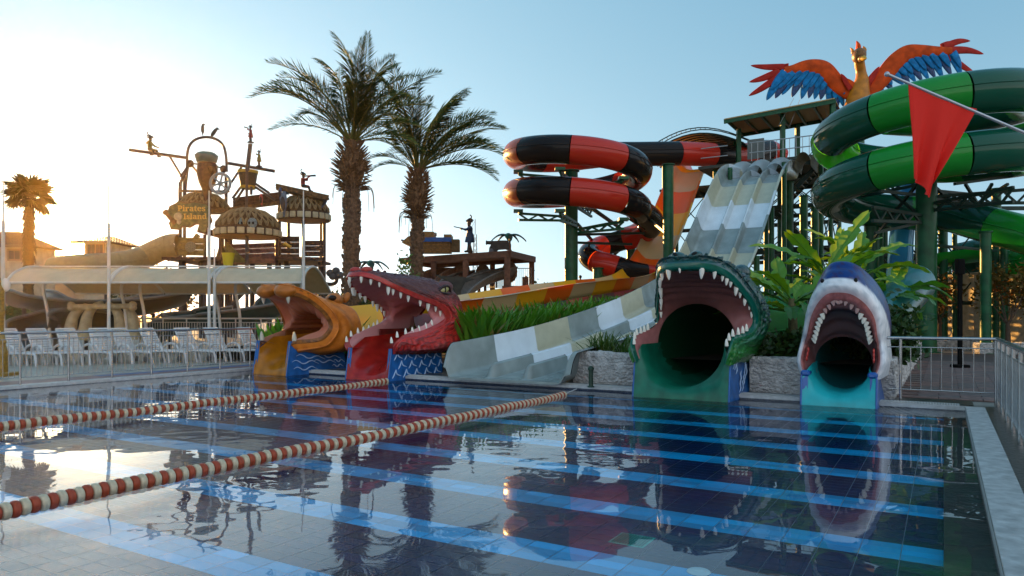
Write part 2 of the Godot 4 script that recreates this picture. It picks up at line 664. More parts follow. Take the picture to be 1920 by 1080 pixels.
func paint(rows: Array, f: Callable) -> Array:
	var out := []
	var R := rows.size()
	for i in R:
		var C: int = rows[i].size()
		var row := []
		for j in C: row.append(f.call(float(i) / (R - 1), absf(2.0 * j / (C - 1) - 1.0), rows[i][j]))
		out.append(row)
	return out

func surface(ctl: Array, pu: int, pv: int, f: Callable, bumpy: Variant = null) -> MB:
	var rows := patch(ctl, pu, pv)
	if bumpy != null:
		var src := []
		for r in rows: src.append(r.duplicate())
		for i in rows.size():
			for j in rows[i].size():
				var du: Vector3 = src[i][mini(j + 1, src[i].size() - 1)] - src[i][maxi(j - 1, 0)]
				var dv: Vector3 = src[mini(i + 1, src.size() - 1)][j] - src[maxi(i - 1, 0)][j]
				var nn := du.cross(dv).normalized()
				rows[i][j] += nn * bumpy.call(float(i) / (rows.size() - 1), absf(2.0 * j / (rows[i].size() - 1) - 1.0), src[i][j])
	return MB.new().grid(rows, false, false, paint(rows, f))

func tooth_mesh(fat: float) -> ArrayMesh:
	return MB.new().lathe([Vector2(0.5 * fat, 0.0), Vector2(0.48 * fat, 0.3), Vector2(0.36 * fat, 0.65), Vector2(0.18 * fat, 0.9), Vector2(0.05 * fat, 1.0)], 8).mesh()

func tooth(o: Node3D, m: ArrayMesh, mt: Material, p: Vector3, dir: Vector3, len_: float, wide := 1.0) -> void:
	var t := obj("tooth", m, mt, o)
	var y := dir.normalized()
	var x := Vector3(0, 0, 1).cross(y).normalized()
	t.transform = Transform3D(Basis(x * len_ * wide, y * len_, x.cross(y) * len_ / wide), p)

# the flared chute under a head: a half pipe between two cheeks, blue flanks with painted waves
func chute(o: Node3D, c: Dictionary) -> void:
	var r: float = c.r
	var cy: float = c.cy
	var hw: float = c.hw
	var N := 25
	var zs: Array = c.zs       # from the mouth of the chute backwards: [z, drop]
	var rows := []
	var e := []
	# face: outline (base and sides) to the rim of the half pipe
	var outer := PackedVector3Array()
	var inner := PackedVector3Array()
	var mid := PackedVector3Array()
	for k in N:
		var a := PI + PI * k / (N - 1)
		var ca := cos(a)
		var sa := sin(a)
		var q := Vector3(ca * r, cy + sa * r - c.lip, -0.16 + 0.10 * sa * sa)
		inner.append(q)
		var m: float = maxf(absf(ca), absf(sa))
		var ox: float = clampf(ca / m * 1.25, -1, 1)
		var oy: float = clampf(-sa / m * 1.25, 0, 1)
		var h: float = c.top * (1.0 - oy)
		var out := Vector3(hw * ox, h, 0.0 - 0.16 * h)
		outer.append(out)
		mid.append(out.lerp(q, 0.5) + Vector3(0, -0.02, 0.03))
	rows = [outer, mid, inner]
	for z in zs:
		var row := PackedVector3Array()
		for k in N:
			var a := PI + PI * k / (N - 1)
			row.append(Vector3(cos(a) * r, cy + sin(a) * r + z[1], z[0]))
		rows.append(row)
	obj("chute", MB.new().grid(rows), c.mat, o)
	var back: float = c.back
	var fl := MB.new()
	for s in [-1.0, 1.0]:
		var x0: float = s * hw
		var x1: float = s * (hw + c.flare)
		var top: float = c.top
		var ft: float = c.get("ftop", top)
		var f1 := [Vector3(x0, 0, 0), Vector3(x1, 0, back), Vector3(x0 + s * 0.02, ft, back), Vector3(x0, top, -0.16 * top)]
		if s < 0: f1.reverse()
		fl.face(f1)
		var f2 := [Vector3(x0, 0, 0), Vector3(x0, top, -0.16 * top), Vector3(x0 - s * 0.1, top, -0.16 * top - 0.01), Vector3(x0 - s * 0.1, 0.0, -0.02)]
		if s > 0: f2.reverse()
		fl.face(f2)
		fl.tube(PackedVector3Array([Vector3(x0, 0, 0.0), Vector3(x0, top, -0.16 * top)]), 0.018, 6)
		fl.face([Vector3(x0, top, -0.16 * top), Vector3(x0 + s * 0.02, ft, back), Vector3(x0 - s * 0.12, ft, back), Vector3(x0 - s * 0.12, top, -0.16 * top)])
	obj("flank", fl, c.blue, o)
	# painted wave strokes on the flanks
	var top2: float = c.top
	for s in [-1.0, 1.0]:
		var wv := MB.new()
		var P := func(u: float, v: float) -> Vector3:
			var a := Vector3(s * hw, 0, 0).lerp(Vector3(s * hw, top2, -0.16 * top2), v)
			var b := Vector3(s * (hw + c.flare), 0, back).lerp(Vector3(s * (hw + 0.02), c.get("ftop", top2), back), v)
			return a.lerp(b, u) + Vector3(s * 0.006, 0, 0)
		for w in c.waves:
			var path := PackedVector3Array()
			for q in w: path.append(P.call(q[0], q[1]))
			var sp := spline(Array(path), 5)
			var rr := []
			for k in sp.size(): rr.append(0.004 + float(c.stroke) * sin(PI * (k + 0.5) / sp.size()))
			wv.tube(sp, rr, 5, true, false)
		if c.waves.size(): obj("painted_waves", wv, c.white, o, false, "stuff")

func make_heads() -> void:
	var tooth_w := mat("tooth", Color(0.85, 0.80, 0.68), 0.3, 0, {"coat": 0.4})
	var blue := mat("flank_blue", Color(0.02, 0.17, 0.52), 0.3, 0, {"vary": 0.35, "vs": 0.6, "coat": 0.12})
	var wave_w := mat("wave_paint", Color(0.45, 0.60, 0.80), 0.4)
	var scales := noise_tex("scales", 0.055, Color.BLACK, Color.WHITE, FastNoiseLite.TYPE_CELLULAR, 512, 1, 0.0, FastNoiseLite.RETURN_DISTANCE2_SUB)
	var th := tooth_mesh(0.5)
	var hn := FastNoiseLite.new()
	hn.seed = 4; hn.frequency = 2.5
	var zero := [0, 0, 0, 0, 0, 0, 0, 0, 0, 0, 0]
	var cell := FastNoiseLite.new()
	cell.seed = 3; cell.noise_type = FastNoiseLite.TYPE_CELLULAR; cell.frequency = 6.5
	cell.fractal_type = FastNoiseLite.FRACTAL_NONE
	cell.cellular_return_type = FastNoiseLite.RETURN_DISTANCE2_SUB
	cell.cellular_jitter = .8
	var scale_h := func(p: Vector3, f: float) -> float: return clampf((cell.get_noise_3d(p.x * f, p.y * f, p.z * f) + 1.0) * 1.6, 0.0, 1.0)

	# ---- green crocodile ----
	var o := thing("crocodile_slide", "dark green crocodile head slide end with gaping pink mouth around a black tunnel", "slide", st(4.07, 12.6), YAW)
	var sh := [0, 0, 0, 0.1, 0.2, 0.2, 0.2, 0.2, 0.2, 0.2, 0.2]
	var L := [Vector3(.80, .68, .04), Vector3(.87, .92, .06), Vector3(.92, 1.14, -.12), Vector3(.97, 1.22, -.6), Vector3(.93, 1.4, -.95), Vector3(.9, 1.68, -.85), Vector3(.79, 1.95, -.55), Vector3(.68, 2.18, -.15), Vector3(.52, 2.30, .18), Vector3(.30, 2.35, .38), Vector3(0, 2.36, .43)]
	var K1 := [Vector3(.90, .62, -.06), Vector3(1.0, .82, -.1), Vector3(1.03, .98, -.3), Vector3(1.07, 1.06, -.7), Vector3(1.03, 1.35, -1.1), Vector3(1.01, 1.75, -1.0), Vector3(.87, 2.08, -.7), Vector3(.73, 2.33, -.3), Vector3(.55, 2.49, .05), Vector3(.30, 2.55, .22), Vector3(0, 2.54, .24)]
	var K2 := [Vector3(.95, .66, -.6), Vector3(1.08, .78, -.7), Vector3(1.12, .92, -.9), Vector3(1.12, 1.1, -1.25), Vector3(1.07, 1.4, -1.5), Vector3(1.0, 1.75, -1.5), Vector3(.87, 2.02, -1.4), Vector3(.7, 2.22, -1.2), Vector3(.5, 2.36, -.9), Vector3(.28, 2.44, -.75), Vector3(0, 2.44, -.75)]
	var Lw := whole(L, sh)
	var R0 := whole(ring(11, -14, 90, .76, .97, -1.05), zero)
	var Nk := whole(ring(11, -30, 90, .96, .98, -2.4), zero)
	var Li := mixrow(Lw, whole(ring(11, -14, 90, .70, 1.0, -.9), zero), .12)
	var Lo := mixrow(Lw, whole(K1, sh), .3, Vector3(0, 0.0, .015))
	var skin := mat("croc_green", Color(1, 1, 1), 0.32, 0, {"vc": true, "bump": 0.8, "vs": 1.2, "coat": 0.4})
	var lipm := mat("croc_lip", Color(0.006, 0.155, 0.10), 0.18, 0, {"coat": 0.5, "vary": 0.3, "vs": 0.8})
	var mouth := mat("croc_mouth", Color(1, 1, 1), 0.45, 0, {"vc": true, "bump": 0.4, "vs": 0.6, "coat": 0.2})
	var palate := func(i: float, j: float, p: Vector3) -> float: return (0.018 * sin(p.z * 34.0 + p.x * p.x * 3.0) * smoothstep(0.65, 0.4, j) * smoothstep(-0.95, -0.7, p.z) * smoothstep(0.3, 0.1, p.z))
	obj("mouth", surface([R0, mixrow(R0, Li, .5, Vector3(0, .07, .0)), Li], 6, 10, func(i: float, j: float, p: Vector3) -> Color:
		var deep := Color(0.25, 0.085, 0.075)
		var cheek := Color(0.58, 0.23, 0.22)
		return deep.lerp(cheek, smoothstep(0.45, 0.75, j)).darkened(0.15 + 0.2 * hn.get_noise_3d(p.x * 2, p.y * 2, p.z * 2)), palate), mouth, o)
	obj("lip", MB.new().grid(patch([Li, mixrow(Li, Lo, .5, Vector3(0, -.03, .05)), Lo], 6, 4)), lipm, o)
	var croc_col := func(i: float, j: float, p: Vector3) -> Color:
		var g := Color(0.010, 0.13, 0.05).lerp(Color(0.014, 0.09, 0.085), smoothstep(1.2, 2.1, p.y))
		var m := hn.get_noise_3d(p.x * 3, p.y * 3, p.z * 3)
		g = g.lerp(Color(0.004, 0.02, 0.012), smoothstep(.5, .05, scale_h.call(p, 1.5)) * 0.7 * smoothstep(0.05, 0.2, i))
		g = g.lerp(Color(0.05, 0.09, 0.11), clampf(m * 2.2, 0, 0.8) * smoothstep(1.5, 2.0, p.y))
		return g.lerp(Color(0.03, 0.20, 0.02), smoothstep(1.2, 0.8, p.y) * 0.7)
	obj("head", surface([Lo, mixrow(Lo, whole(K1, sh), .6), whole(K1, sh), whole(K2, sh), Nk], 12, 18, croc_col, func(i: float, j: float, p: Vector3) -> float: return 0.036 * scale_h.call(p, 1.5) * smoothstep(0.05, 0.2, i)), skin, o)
	# horny scutes along the snout ridge, nostrils and brows
	var sc := MB.new()
	sc.col = Color(0.012, 0.05, 0.05)
	for k in 130:
		var u := rng.randf()
		var sd: float = 1.0 if rng.randf() < 0.72 else -1.0
		var j := 4 + int(u * 5.9)
		var f := u * 5.9 + 4.0 - j
		var a: Vector3 = K1[j].lerp(K1[j + 1], f)
		var b: Vector3 = K2[j].lerp(K2[j + 1], f)
		var p := a.lerp(b, rng.randf())
		p = Vector3(p.x * sd + 0.2, p.y + 0.01, p.z)
		sc.col = Color(0.01, 0.05, 0.045).lerp(Color(0.07, 0.10, 0.12), rng.randf() * rng.randf())
		sc.ball(p, Vector3(rnd(.025, .06), rnd(.03, .055), rnd(.03, .07)), Basis.from_euler(Vector3(rnd(-1, 1), rnd(-3, 3), rnd(-1, 1))), 7, 4)
	for s in [-1.0, 1.0]:
		sc.col = Color(0.008, 0.06, 0.055)
		sc.ball(Vector3(.2 + s * .15, 2.55, .2), Vector3(.13, .075, .14), Basis.from_euler(Vector3(.2, 0, s * .2)), 12, 8)
		sc.col = Color(0.01, 0.045, 0.05)
		sc.ball(Vector3(.2 + s * .62, 2.3, -1.15), Vector3(.17, .16, .26), Basis.IDENTITY, 12, 8)
	obj("scutes", sc, mat("croc_scutes", Color(1, 1, 1), 0.3, 0, {"vc": true, "coat": 0.5, "bump": 1.5, "vs": 1.5}), o, false, "stuff")
	for s in [-1.0, 1.0]:
		var nb := MB.new().ball(Vector3(.2 + s * .17, 2.575, .31), Vector3(.055, .03, .03), Basis.from_euler(Vector3(-.4, 0, s * .5)))
		obj("nostril", nb, mat("black", Color(0.004, 0.004, 0.004), 0.6), o)
	for u in [.42, .455, .545, .58, .615, .635, .66, .69, .72, .745, .765, .785]:
		pass
	for q in [[4.7, .12, 0], [5.15, .10, 0], [5.6, .15, 0], [6.05, .13, 0], [6.4, .17, 0], [6.85, .13, 0], [7.15, .15, 0], [7.45, .12, 0], [8.0, .15, 0], [8.8, .19, 0], [9.6, .1, 1]]:
		for s in [-1.0, 1.0]:
			if q[2] == 1 and s > 0: continue
			var j := int(q[0])
			var p: Vector3 = L[j].lerp(L[j + 1], q[0] - j)
			p = Vector3((p.x - .045) * s + .2, p.y - .02, p.z - .05)
			tooth(o, th, tooth_w, p, Vector3(-s * .08, -1, .02), q[1])
	for q in [1.3, 1.75, 2.15, 2.5, 2.8, 3.1]:
		for s in [-1.0, 1.0]:
			var j := int(q)
			var p: Vector3 = Lw[j].lerp(Lw[j + 1], q - j) if s > 0 else Lw[20 - j].lerp(Lw[19 - j], q - j)
			tooth(o, th, tooth_w, p + Vector3(-s * .04, -.01, 0), Vector3(0, 1, .15), .13)
	var gm := mat("chute_green", Color(0.006, 0.19, 0.11), 0.28, 0, {"vary": 0.35, "vs": 0.5, "coat": 0.12})
	var zig := []
	for k in 16:
		var u := 0.06 + 0.88 * rng.randf()
		var v := 0.06 + 0.7 * rng.randf()
		zig.append([[u, v], [u + .05, v + .09], [u + .03, v + .2], [u + .07, v + .26]])
	chute(o, {"r": .76, "cy": .97, "hw": .88, "top": .74, "ftop": .8, "lip": 0.0, "zs": [[-.6, 0], [-1.05, 0], [-2.0, 0.05], [-2.6, .12]], "back": -1.75, "flare": .12, "mat": gm, "blue": blue, "white": wave_w, "waves": zig, "stroke": .010})
	var tun := []
	for z in [-1.03, -2.0, -3.4, -4.4, -5.05, -5.1]:
		var row := PackedVector3Array()
		var e: float = -z - 1.03
		for k in 28:
			var a := TAU * k / 28
			var r: float = .77 if z > -5.07 else .01
			row.append(Vector3(cos(a) * r + e * e * .05, .97 + sin(a) * r + e * .04, z))
		tun.append(row)
	var shell := PackedVector3Array()
	for k in 12:
		var e := .9 + k * .3
		shell.append(Vector3(e * e * .05, .97 + e * .04, -1.03 - e))
	tube_section(o, "tube_section", Transform3D(Basis(Vector3.UP, YAW), o.position) * shell, .84, mat("tube_leafgreen", Color(.012, .26, .06), .25, 0, {"vary": .15, "back": Color(.1, .5, .1)}))
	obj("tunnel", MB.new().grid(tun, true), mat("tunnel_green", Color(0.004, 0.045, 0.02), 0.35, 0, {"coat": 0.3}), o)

	# ---- shark ----
	o = thing("shark_slide", "white and blue shark head slide end with open jaws above a turquoise chute", "slide", st(1.5, 12.91), YAW)
	sh = [0, 0, 0, .03, .05, .05, .03, .0]
	var z8 := [0, 0, 0, 0, 0, 0, 0, 0]
	L = [Vector3(.50, .50, -.12), Vector3(.57, .72, -.2), Vector3(.55, 1.0, -.42), Vector3(.50, 1.17, -.22), Vector3(.44, 1.42, -.08), Vector3(.32, 1.62, .05), Vector3(.16, 1.76, .12), Vector3(0, 1.79, .13)]
	K1 = [Vector3(.60, .46, -.25), Vector3(.68, .74, -.3), Vector3(.63, 1.05, -.42), Vector3(.60, 1.25, -.3), Vector3(.56, 1.55, -.2), Vector3(.44, 1.82, -.02), Vector3(.24, 2.0, .15), Vector3(0, 2.04, .18)]
	K2 = [Vector3(.68, .5, -.6), Vector3(.72, .74, -.65), Vector3(.68, 1.05, -.75), Vector3(.66, 1.3, -.7), Vector3(.60, 1.65, -.62), Vector3(.45, 1.98, -.42), Vector3(.24, 2.22, -.14), Vector3(0, 2.28, -.12)]
	var K3 := [Vector3(.68, .5, -1.2), Vector3(.72, .74, -1.3), Vector3(.70, 1.05, -1.3), Vector3(.68, 1.35, -1.3), Vector3(.60, 1.7, -1.25), Vector3(.45, 2.02, -1.0), Vector3(.22, 2.29, -.65), Vector3(0, 2.36, -.6)]
	Lw = whole(L, sh)
	R0 = whole(ring(8, -25, 90, .455, .68, -.78), z8)
	Nk = whole(ring(8, -25, 90, .62, .75, -2.3), z8)
	Li = mixrow(Lw, R0, .16)
	Lo = mixrow(Lw, whole(K1, sh), .35, Vector3(0, 0, .01))
	var shark_m := mat("shark_skin", Color(1, 1, 1), 0.3, 0, {"vc": true, "spec": 0.35, "bump": 0.3, "vs": 1.0})
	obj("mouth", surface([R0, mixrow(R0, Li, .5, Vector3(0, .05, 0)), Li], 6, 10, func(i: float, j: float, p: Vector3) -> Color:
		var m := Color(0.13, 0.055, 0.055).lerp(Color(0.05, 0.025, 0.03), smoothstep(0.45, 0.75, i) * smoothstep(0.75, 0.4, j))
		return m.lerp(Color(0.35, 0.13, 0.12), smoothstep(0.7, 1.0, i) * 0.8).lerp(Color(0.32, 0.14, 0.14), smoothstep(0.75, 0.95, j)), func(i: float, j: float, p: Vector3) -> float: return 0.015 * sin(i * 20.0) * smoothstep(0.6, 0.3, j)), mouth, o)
	obj("gum", MB.new().grid(patch([Li, mixrow(Li, Lo, .5, Vector3(0, -.015, .035)), Lo], 6, 4)), mat("shark_gum", Color(0.60, 0.19, 0.17), 0.25, 0, {"coat": 0.5, "vary": 0.4, "vs": 1.5}), o)
	var shark_c := func(i: float, j: float, p: Vector3) -> Color:
		var w := Color(0.78, 0.78, 0.80).lerp(Color(0.50, 0.54, 0.58), clampf(0.3 + hn.get_noise_3d(p.x * 2.5, p.y * 2.5, p.z * 2.5) * 1.5, 0, 1))
		w = w.lerp(Color(0.45, 0.25, 0.25), smoothstep(0.2, 0.0, i) * 0.6)
		var top := Color(0.006, 0.035, 0.17).lerp(Color(0.035, 0.01, 0.06), clampf(hn.get_noise_3d(p.x * 3, p.y, p.z * 3) * 2.5, 0, 1))
		var edge: float = p.y + 0.15 * absf(p.x) * absf(p.x) - p.z * 0.75 + 0.03 * hn.get_noise_3d(p.x * 6, p.y * 6, p.z * 6)
		return w.lerp(top, smoothstep(2.01, 2.05, edge))
	obj("head", surface([Lo, whole(K1, sh), whole(K2, sh), whole(K3, sh), Nk], 8, 8, shark_c, func(i: float, j: float, p: Vector3) -> float: return 0.012 * sin(p.y * 75.0) * smoothstep(0.16, 0.05, absf(p.x)) * smoothstep(1.96, 1.98, p.y) * smoothstep(2.10, 2.07, p.y)), shark_m, o)
	for s in [-1.0, 1.0]:
		obj("nostril", MB.new().ball(Vector3(s * .25 + .03, 2.075, .10), Vector3(.03, .038, .03)), mat("black", Color.BLACK, 0.6), o)
		for q in [2.75, 3.05, 3.35, 3.65, 3.95, 4.25, 4.6, 5.0, 5.45, 5.9, 6.35, 6.8]:
			var j := int(q)
			var p: Vector3 = Lw[j].lerp(Lw[j + 1], q - j) if s > 0 else Lw[14 - j].lerp(Lw[13 - j], q - j)
			tooth(o, th, tooth_w if q < 4.7 else mat("tooth_pink", Color(0.5, 0.3, 0.27), 0.4), p + Vector3(-s * .07, -.0, -.05), Vector3(-s * .3, -1, -.1), .11 if q < 4.7 else .09, 1.45)
		for q in [1.25, 1.5, 1.75]:
			var j := int(q)
			var p: Vector3 = Lw[j].lerp(Lw[j + 1], q - j) if s > 0 else Lw[14 - j].lerp(Lw[13 - j], q - j)
			obj("gum_spot", MB.new().ball(p + Vector3(-s * .05, -.02, .0), Vector3(.02, .05, .04)), mat("gum_red", Color(0.5, 0.04, 0.03), 0.3, 0, {"coat": 0.5}), o)
	var tq := mat("chute_turquoise", Color(0.02, 0.50, 0.54), 0.25, 0, {"vary": 0.15, "vs": 0.6, "coat": 0.12})
	var navyb := mat("flank_navy", Color(0.012, 0.10, 0.36), 0.3, 0, {"coat": 0.5})
	chute(o, {"r": .455, "cy": .68, "hw": .57, "top": .5, "ftop": .62, "lip": .04, "zs": [[-.5, 0], [-.8, 0], [-1.6, 0.06], [-2.4, .15]], "back": -1.4, "flare": .14, "mat": tq, "blue": navyb, "white": wave_w, "waves": [], "stroke": .008})
	for s in [-1.0, 1.0]: obj("chute_cap", MB.new().bevel_box(Vector3(s * .51, .53, -.17), Vector3(.15, .10, .24), .03), navyb, o)
	tun = []
	for z in [-.76, -1.6, -2.8, -4.0, -5.2, -6.2, -6.25]:
		var row := PackedVector3Array()
		var e: float = -z - .76
		for k in 28:
			var a := TAU * k / 28
			var r: float = .465 if z > -6.22 else .01
			row.append(Vector3(cos(a) * r + e * e * .03, .68 + sin(a) * r + e * .12 + e * e * .03, z))
		tun.append(row)
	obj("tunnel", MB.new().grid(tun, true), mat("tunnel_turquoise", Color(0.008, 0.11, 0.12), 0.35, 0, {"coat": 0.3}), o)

	# ---- red crocodile ----
	o = thing("red_crocodile_slide", "red scaly crocodile head slide end with wide open pink mouth and yellow eye", "slide", st(11.51, 12.61), YAW)
	sh = [0, 0, 0, -.06, -.2, -.2, -.08, -.04, 0, 0, 0]
	L = [Vector3(.66, .64, -.12), Vector3(.73, .86, -.05), Vector3(.76, 1.04, -.3), Vector3(.84, 1.14, -1.1), Vector3(1.0, 1.42, -2.0), Vector3(.97, 1.72, -1.8), Vector3(.79, 1.92, -1.0), Vector3(.65, 2.15, -.2), Vector3(.5, 2.30, .15), Vector3(.3, 2.40, .40), Vector3(0, 2.43, .48)]
	K1 = [Vector3(.74, .60, -.3), Vector3(.84, .76, -.25), Vector3(.89, .9, -.5), Vector3(.96, .95, -1.2), Vector3(1.12, 1.38, -2.25), Vector3(1.08, 1.78, -2.05), Vector3(.86, 2.06, -1.2), Vector3(.70, 2.30, -.4), Vector3(.5, 2.45, -.02), Vector3(.28, 2.54, .18), Vector3(0, 2.56, .22)]
	K2 = [Vector3(.85, .58, -1.0), Vector3(.95, .66, -1.0), Vector3(.98, .74, -1.3), Vector3(1.06, .85, -1.9), Vector3(1.12, 1.32, -2.55), Vector3(1.05, 1.78, -2.45), Vector3(.84, 2.12, -1.9), Vector3(.66, 2.38, -1.2), Vector3(.46, 2.46, -.8), Vector3(.26, 2.52, -.5), Vector3(0, 2.54, -.45)]
	var K4 := [Vector3(.9, .6, -2.0), Vector3(.98, .7, -2.1), Vector3(1.02, .85, -2.3), Vector3(1.06, 1.0, -2.6), Vector3(1.06, 1.3, -2.8), Vector3(.98, 1.65, -2.8), Vector3(.85, 2.0, -2.6), Vector3(.66, 2.22, -2.4), Vector3(.45, 2.36, -2.2), Vector3(.25, 2.42, -2.0), Vector3(0, 2.44, -1.9)]
	Lw = whole(L, sh)
	R0 = whole(ring(11, -5, 90, .74, 1.05, -1.75), [0, 0, 0, 0, -.05, -.05, 0, 0, 0, 0, 0])
	Nk = whole(ring(11, -14, 90, .86, 1.02, -2.95), zero)
	Li = mixrow(Lw, R0, .10)
	Lo = mixrow(Lw, whole(K1, sh), .5, Vector3(0, 0, .01))
	var back := mixrow(Nk, R0, .25, Vector3(0, 0, -.2))
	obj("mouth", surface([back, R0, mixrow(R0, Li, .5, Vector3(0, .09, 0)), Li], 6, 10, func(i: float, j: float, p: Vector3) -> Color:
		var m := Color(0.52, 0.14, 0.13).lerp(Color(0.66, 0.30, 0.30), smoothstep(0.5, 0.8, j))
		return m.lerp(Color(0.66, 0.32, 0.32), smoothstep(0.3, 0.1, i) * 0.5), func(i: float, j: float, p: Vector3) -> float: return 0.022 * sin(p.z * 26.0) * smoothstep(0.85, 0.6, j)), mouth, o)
	obj("lip", MB.new().grid(patch([Li, mixrow(Li, Lo, .5, Vector3(0, -.03, .11)), Lo], 6, 5)), mat("red_lip", Color(0.55, 0.035, 0.03), 0.25, 0, {"coat": 0.3, "vary": 0.3, "vs": 0.9}), o)
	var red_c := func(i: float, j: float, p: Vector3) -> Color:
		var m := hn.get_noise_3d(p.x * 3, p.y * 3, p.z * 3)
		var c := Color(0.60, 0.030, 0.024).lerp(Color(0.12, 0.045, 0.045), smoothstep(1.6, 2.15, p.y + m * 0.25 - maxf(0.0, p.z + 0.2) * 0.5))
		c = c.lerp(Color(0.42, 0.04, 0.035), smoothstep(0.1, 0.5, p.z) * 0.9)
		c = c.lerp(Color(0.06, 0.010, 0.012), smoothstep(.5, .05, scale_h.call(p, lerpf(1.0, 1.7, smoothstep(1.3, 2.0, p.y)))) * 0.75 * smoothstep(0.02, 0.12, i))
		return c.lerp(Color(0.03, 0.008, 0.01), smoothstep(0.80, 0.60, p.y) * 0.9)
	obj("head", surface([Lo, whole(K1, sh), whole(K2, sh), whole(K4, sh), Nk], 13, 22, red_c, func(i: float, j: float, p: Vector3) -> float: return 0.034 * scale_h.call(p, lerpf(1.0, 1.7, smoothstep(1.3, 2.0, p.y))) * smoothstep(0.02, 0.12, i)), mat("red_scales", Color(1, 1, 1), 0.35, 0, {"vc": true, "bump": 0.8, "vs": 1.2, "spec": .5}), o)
	obj("jaw_inside", surface([Li.slice(0, 5).map(func(p): return p), mixrow(Li.slice(0, 5), R0.slice(0, 5), .5, Vector3(0, -.12, 0))], 5, 3, func(i, j, p): return Color(0.66, 0.32, 0.33)), mouth, o)
	sc = MB.new()
	for k in 60:
		var u := rng.randf()
		var j := 5 + int(u * 4.5)
		var f := u * 4.5 + 5.0 - j
		var a: Vector3 = K1[j].lerp(K1[j + 1], f)
		var b: Vector3 = K4[j].lerp(K4[j + 1], f)
		var p := a.lerp(b, 0.15 + 0.8 * rng.randf())
		var sd: float = 1.0 if rng.randf() < 0.6 else -1.0
		sc.col = Color(0.05, 0.03, 0.035).lerp(Color(0.16, 0.07, 0.07), rng.randf())
		sc.ball(Vector3(p.x * sd + sh[j], p.y + .03, p.z), Vector3(rnd(.02, .04), rnd(.02, .035), rnd(.03, .06)), Basis.IDENTITY, 6, 4)
	for s in [-1.0, 1.0]:
		sc.col = Color(0.4, 0.04, 0.035)
		sc.ball(Vector3(s * .17, 2.55, .18), Vector3(.13, .08, .15), Basis.IDENTITY, 10, 7)
		sc.col = Color(0.13, 0.045, 0.045)
		sc.ball(Vector3(s * .63 - .05, 2.17, -2.15), Vector3(.18, .20, .42), Basis.from_euler(Vector3(0.25, 0, 0)), 12, 9)
	obj("scutes", sc, mat("red_scutes", Color(1, 1, 1), 0.5, 0, {"vc": true, "bump": 0.6, "vs": 1.5}), o, false, "stuff")
	for s in [-1.0, 1.0]:
		var ey := obj("eye", MB.new().ball(Vector3(s * .76 - .05, 2.16, -2.05), Vector3(.10, .105, .20), Basis.from_euler(Vector3(0.25, 0, 0)), 14, 9), mat("eye_yellow", Color(0.38, 0.33, 0.12), 0.12, 0, {"coat": 1.0}), o)
		obj("pupil", MB.new().ball(Vector3(s * .845 - .05, 2.16, -2.0), Vector3(.02, .08, .03), Basis.IDENTITY, 8, 6), mat("black", Color.BLACK, 0.2), ey)
		var lid := MB.new()
		lid.tube(spline([Vector3(s * .77 - .05, 2.13, -1.8), Vector3(s * .84 - .05, 2.24, -1.95), Vector3(s * .84 - .05, 2.24, -2.15), Vector3(s * .78 - .05, 2.08, -2.32)], 5), .035, 6)
		lid.tube(spline([Vector3(s * .78 - .05, 2.10, -1.82), Vector3(s * .85 - .05, 2.06, -2.0), Vector3(s * .79 - .05, 2.06, -2.3)], 5), .025, 6)
		obj("eyelid", lid, mat("lid_dark", Color(0.035, 0.02, 0.022), 0.4), o)
		for q in [[4.75, .13], [5.15, .12], [5.5, .17], [5.85, .13], [6.35, .14], [6.65, .13], [6.95, .13], [7.25, .17], [7.9, .1], [8.5, .12], [9.2, .13]]:
			var j := int(q[0])
			var p: Vector3 = Lw[j].lerp(Lw[j + 1], q[0] - j) if s > 0 else Lw[20 - j].lerp(Lw[19 - j], q[0] - j)
			tooth(o, th, tooth_w, p + Vector3(-s * .06, -.02, -.05), Vector3(-s * .05, -1, 0), q[1] * 1.15)
		for q in [1.1, 1.8, 2.3, 2.6, 2.9, 3.2, 3.45]:
			var j := int(q)
			var p: Vector3 = Lw[j].lerp(Lw[j + 1], q - j) if s > 0 else Lw[20 - j].lerp(Lw[19 - j], q - j)
			tooth(o, th, tooth_w, p + Vector3(-s * .04, 0, 0), Vector3(0, 1, .1), .14)
	var redm := mat("chute_red", Color(0.55, 0.022, 0.016), 0.25, 0, {"vary": 0.35, "vs": 0.5, "coat": 0.12})
	var chev := []
	for a in 5:
		for b in 3:
			var u := .06 + a * .19 + (b % 2) * .09
			var v := .08 + b * .28
			chev.append([[u, v], [u + .025, v + .10], [u + .05, v + .27]])
			chev.append([[u + .05, v + .27], [u + .075, v + .13], [u + .15, v + .06]])
	chute(o, {"r": .60, "cy": .98, "hw": .66, "top": .74, "ftop": .66, "lip": 0.25, "zs": [[-.6, 0], [-1.6, .06], [-3.0, .16]], "back": -2.0, "flare": .05, "mat": redm, "blue": blue, "white": wave_w, "waves": chev, "stroke": .012})
	for s in [-1.0, 1.0]: obj("trough_side", MB.new().box(Vector3(s * .64, 1.0, -1.85), Vector3(.05, .34, 1.3)), mat("trough_darkred", Color(0.22, 0.02, 0.017), 0.4, 0, {"vary": 0.3}), o)

	# ---- hippopotamus ----
	o = thing("hippo_slide", "orange hippopotamus head slide end with open mouth above an orange chute", "slide", st(14.66, 12.48), YAW)
	L = [Vector3(.58, .74, -.14), Vector3(.63, .86, -.08), Vector3(.72, .87, -.5), Vector3(.82, .93, -.95), Vector3(.86, 1.2, -1.22), Vector3(.82, 1.5, -1.1), Vector3(.70, 1.82, -.75), Vector3(.60, 2.0, -.4), Vector3(.46, 2.04, -.1), Vector3(.25, 2.04, .0), Vector3(0, 2.12, -.22)]
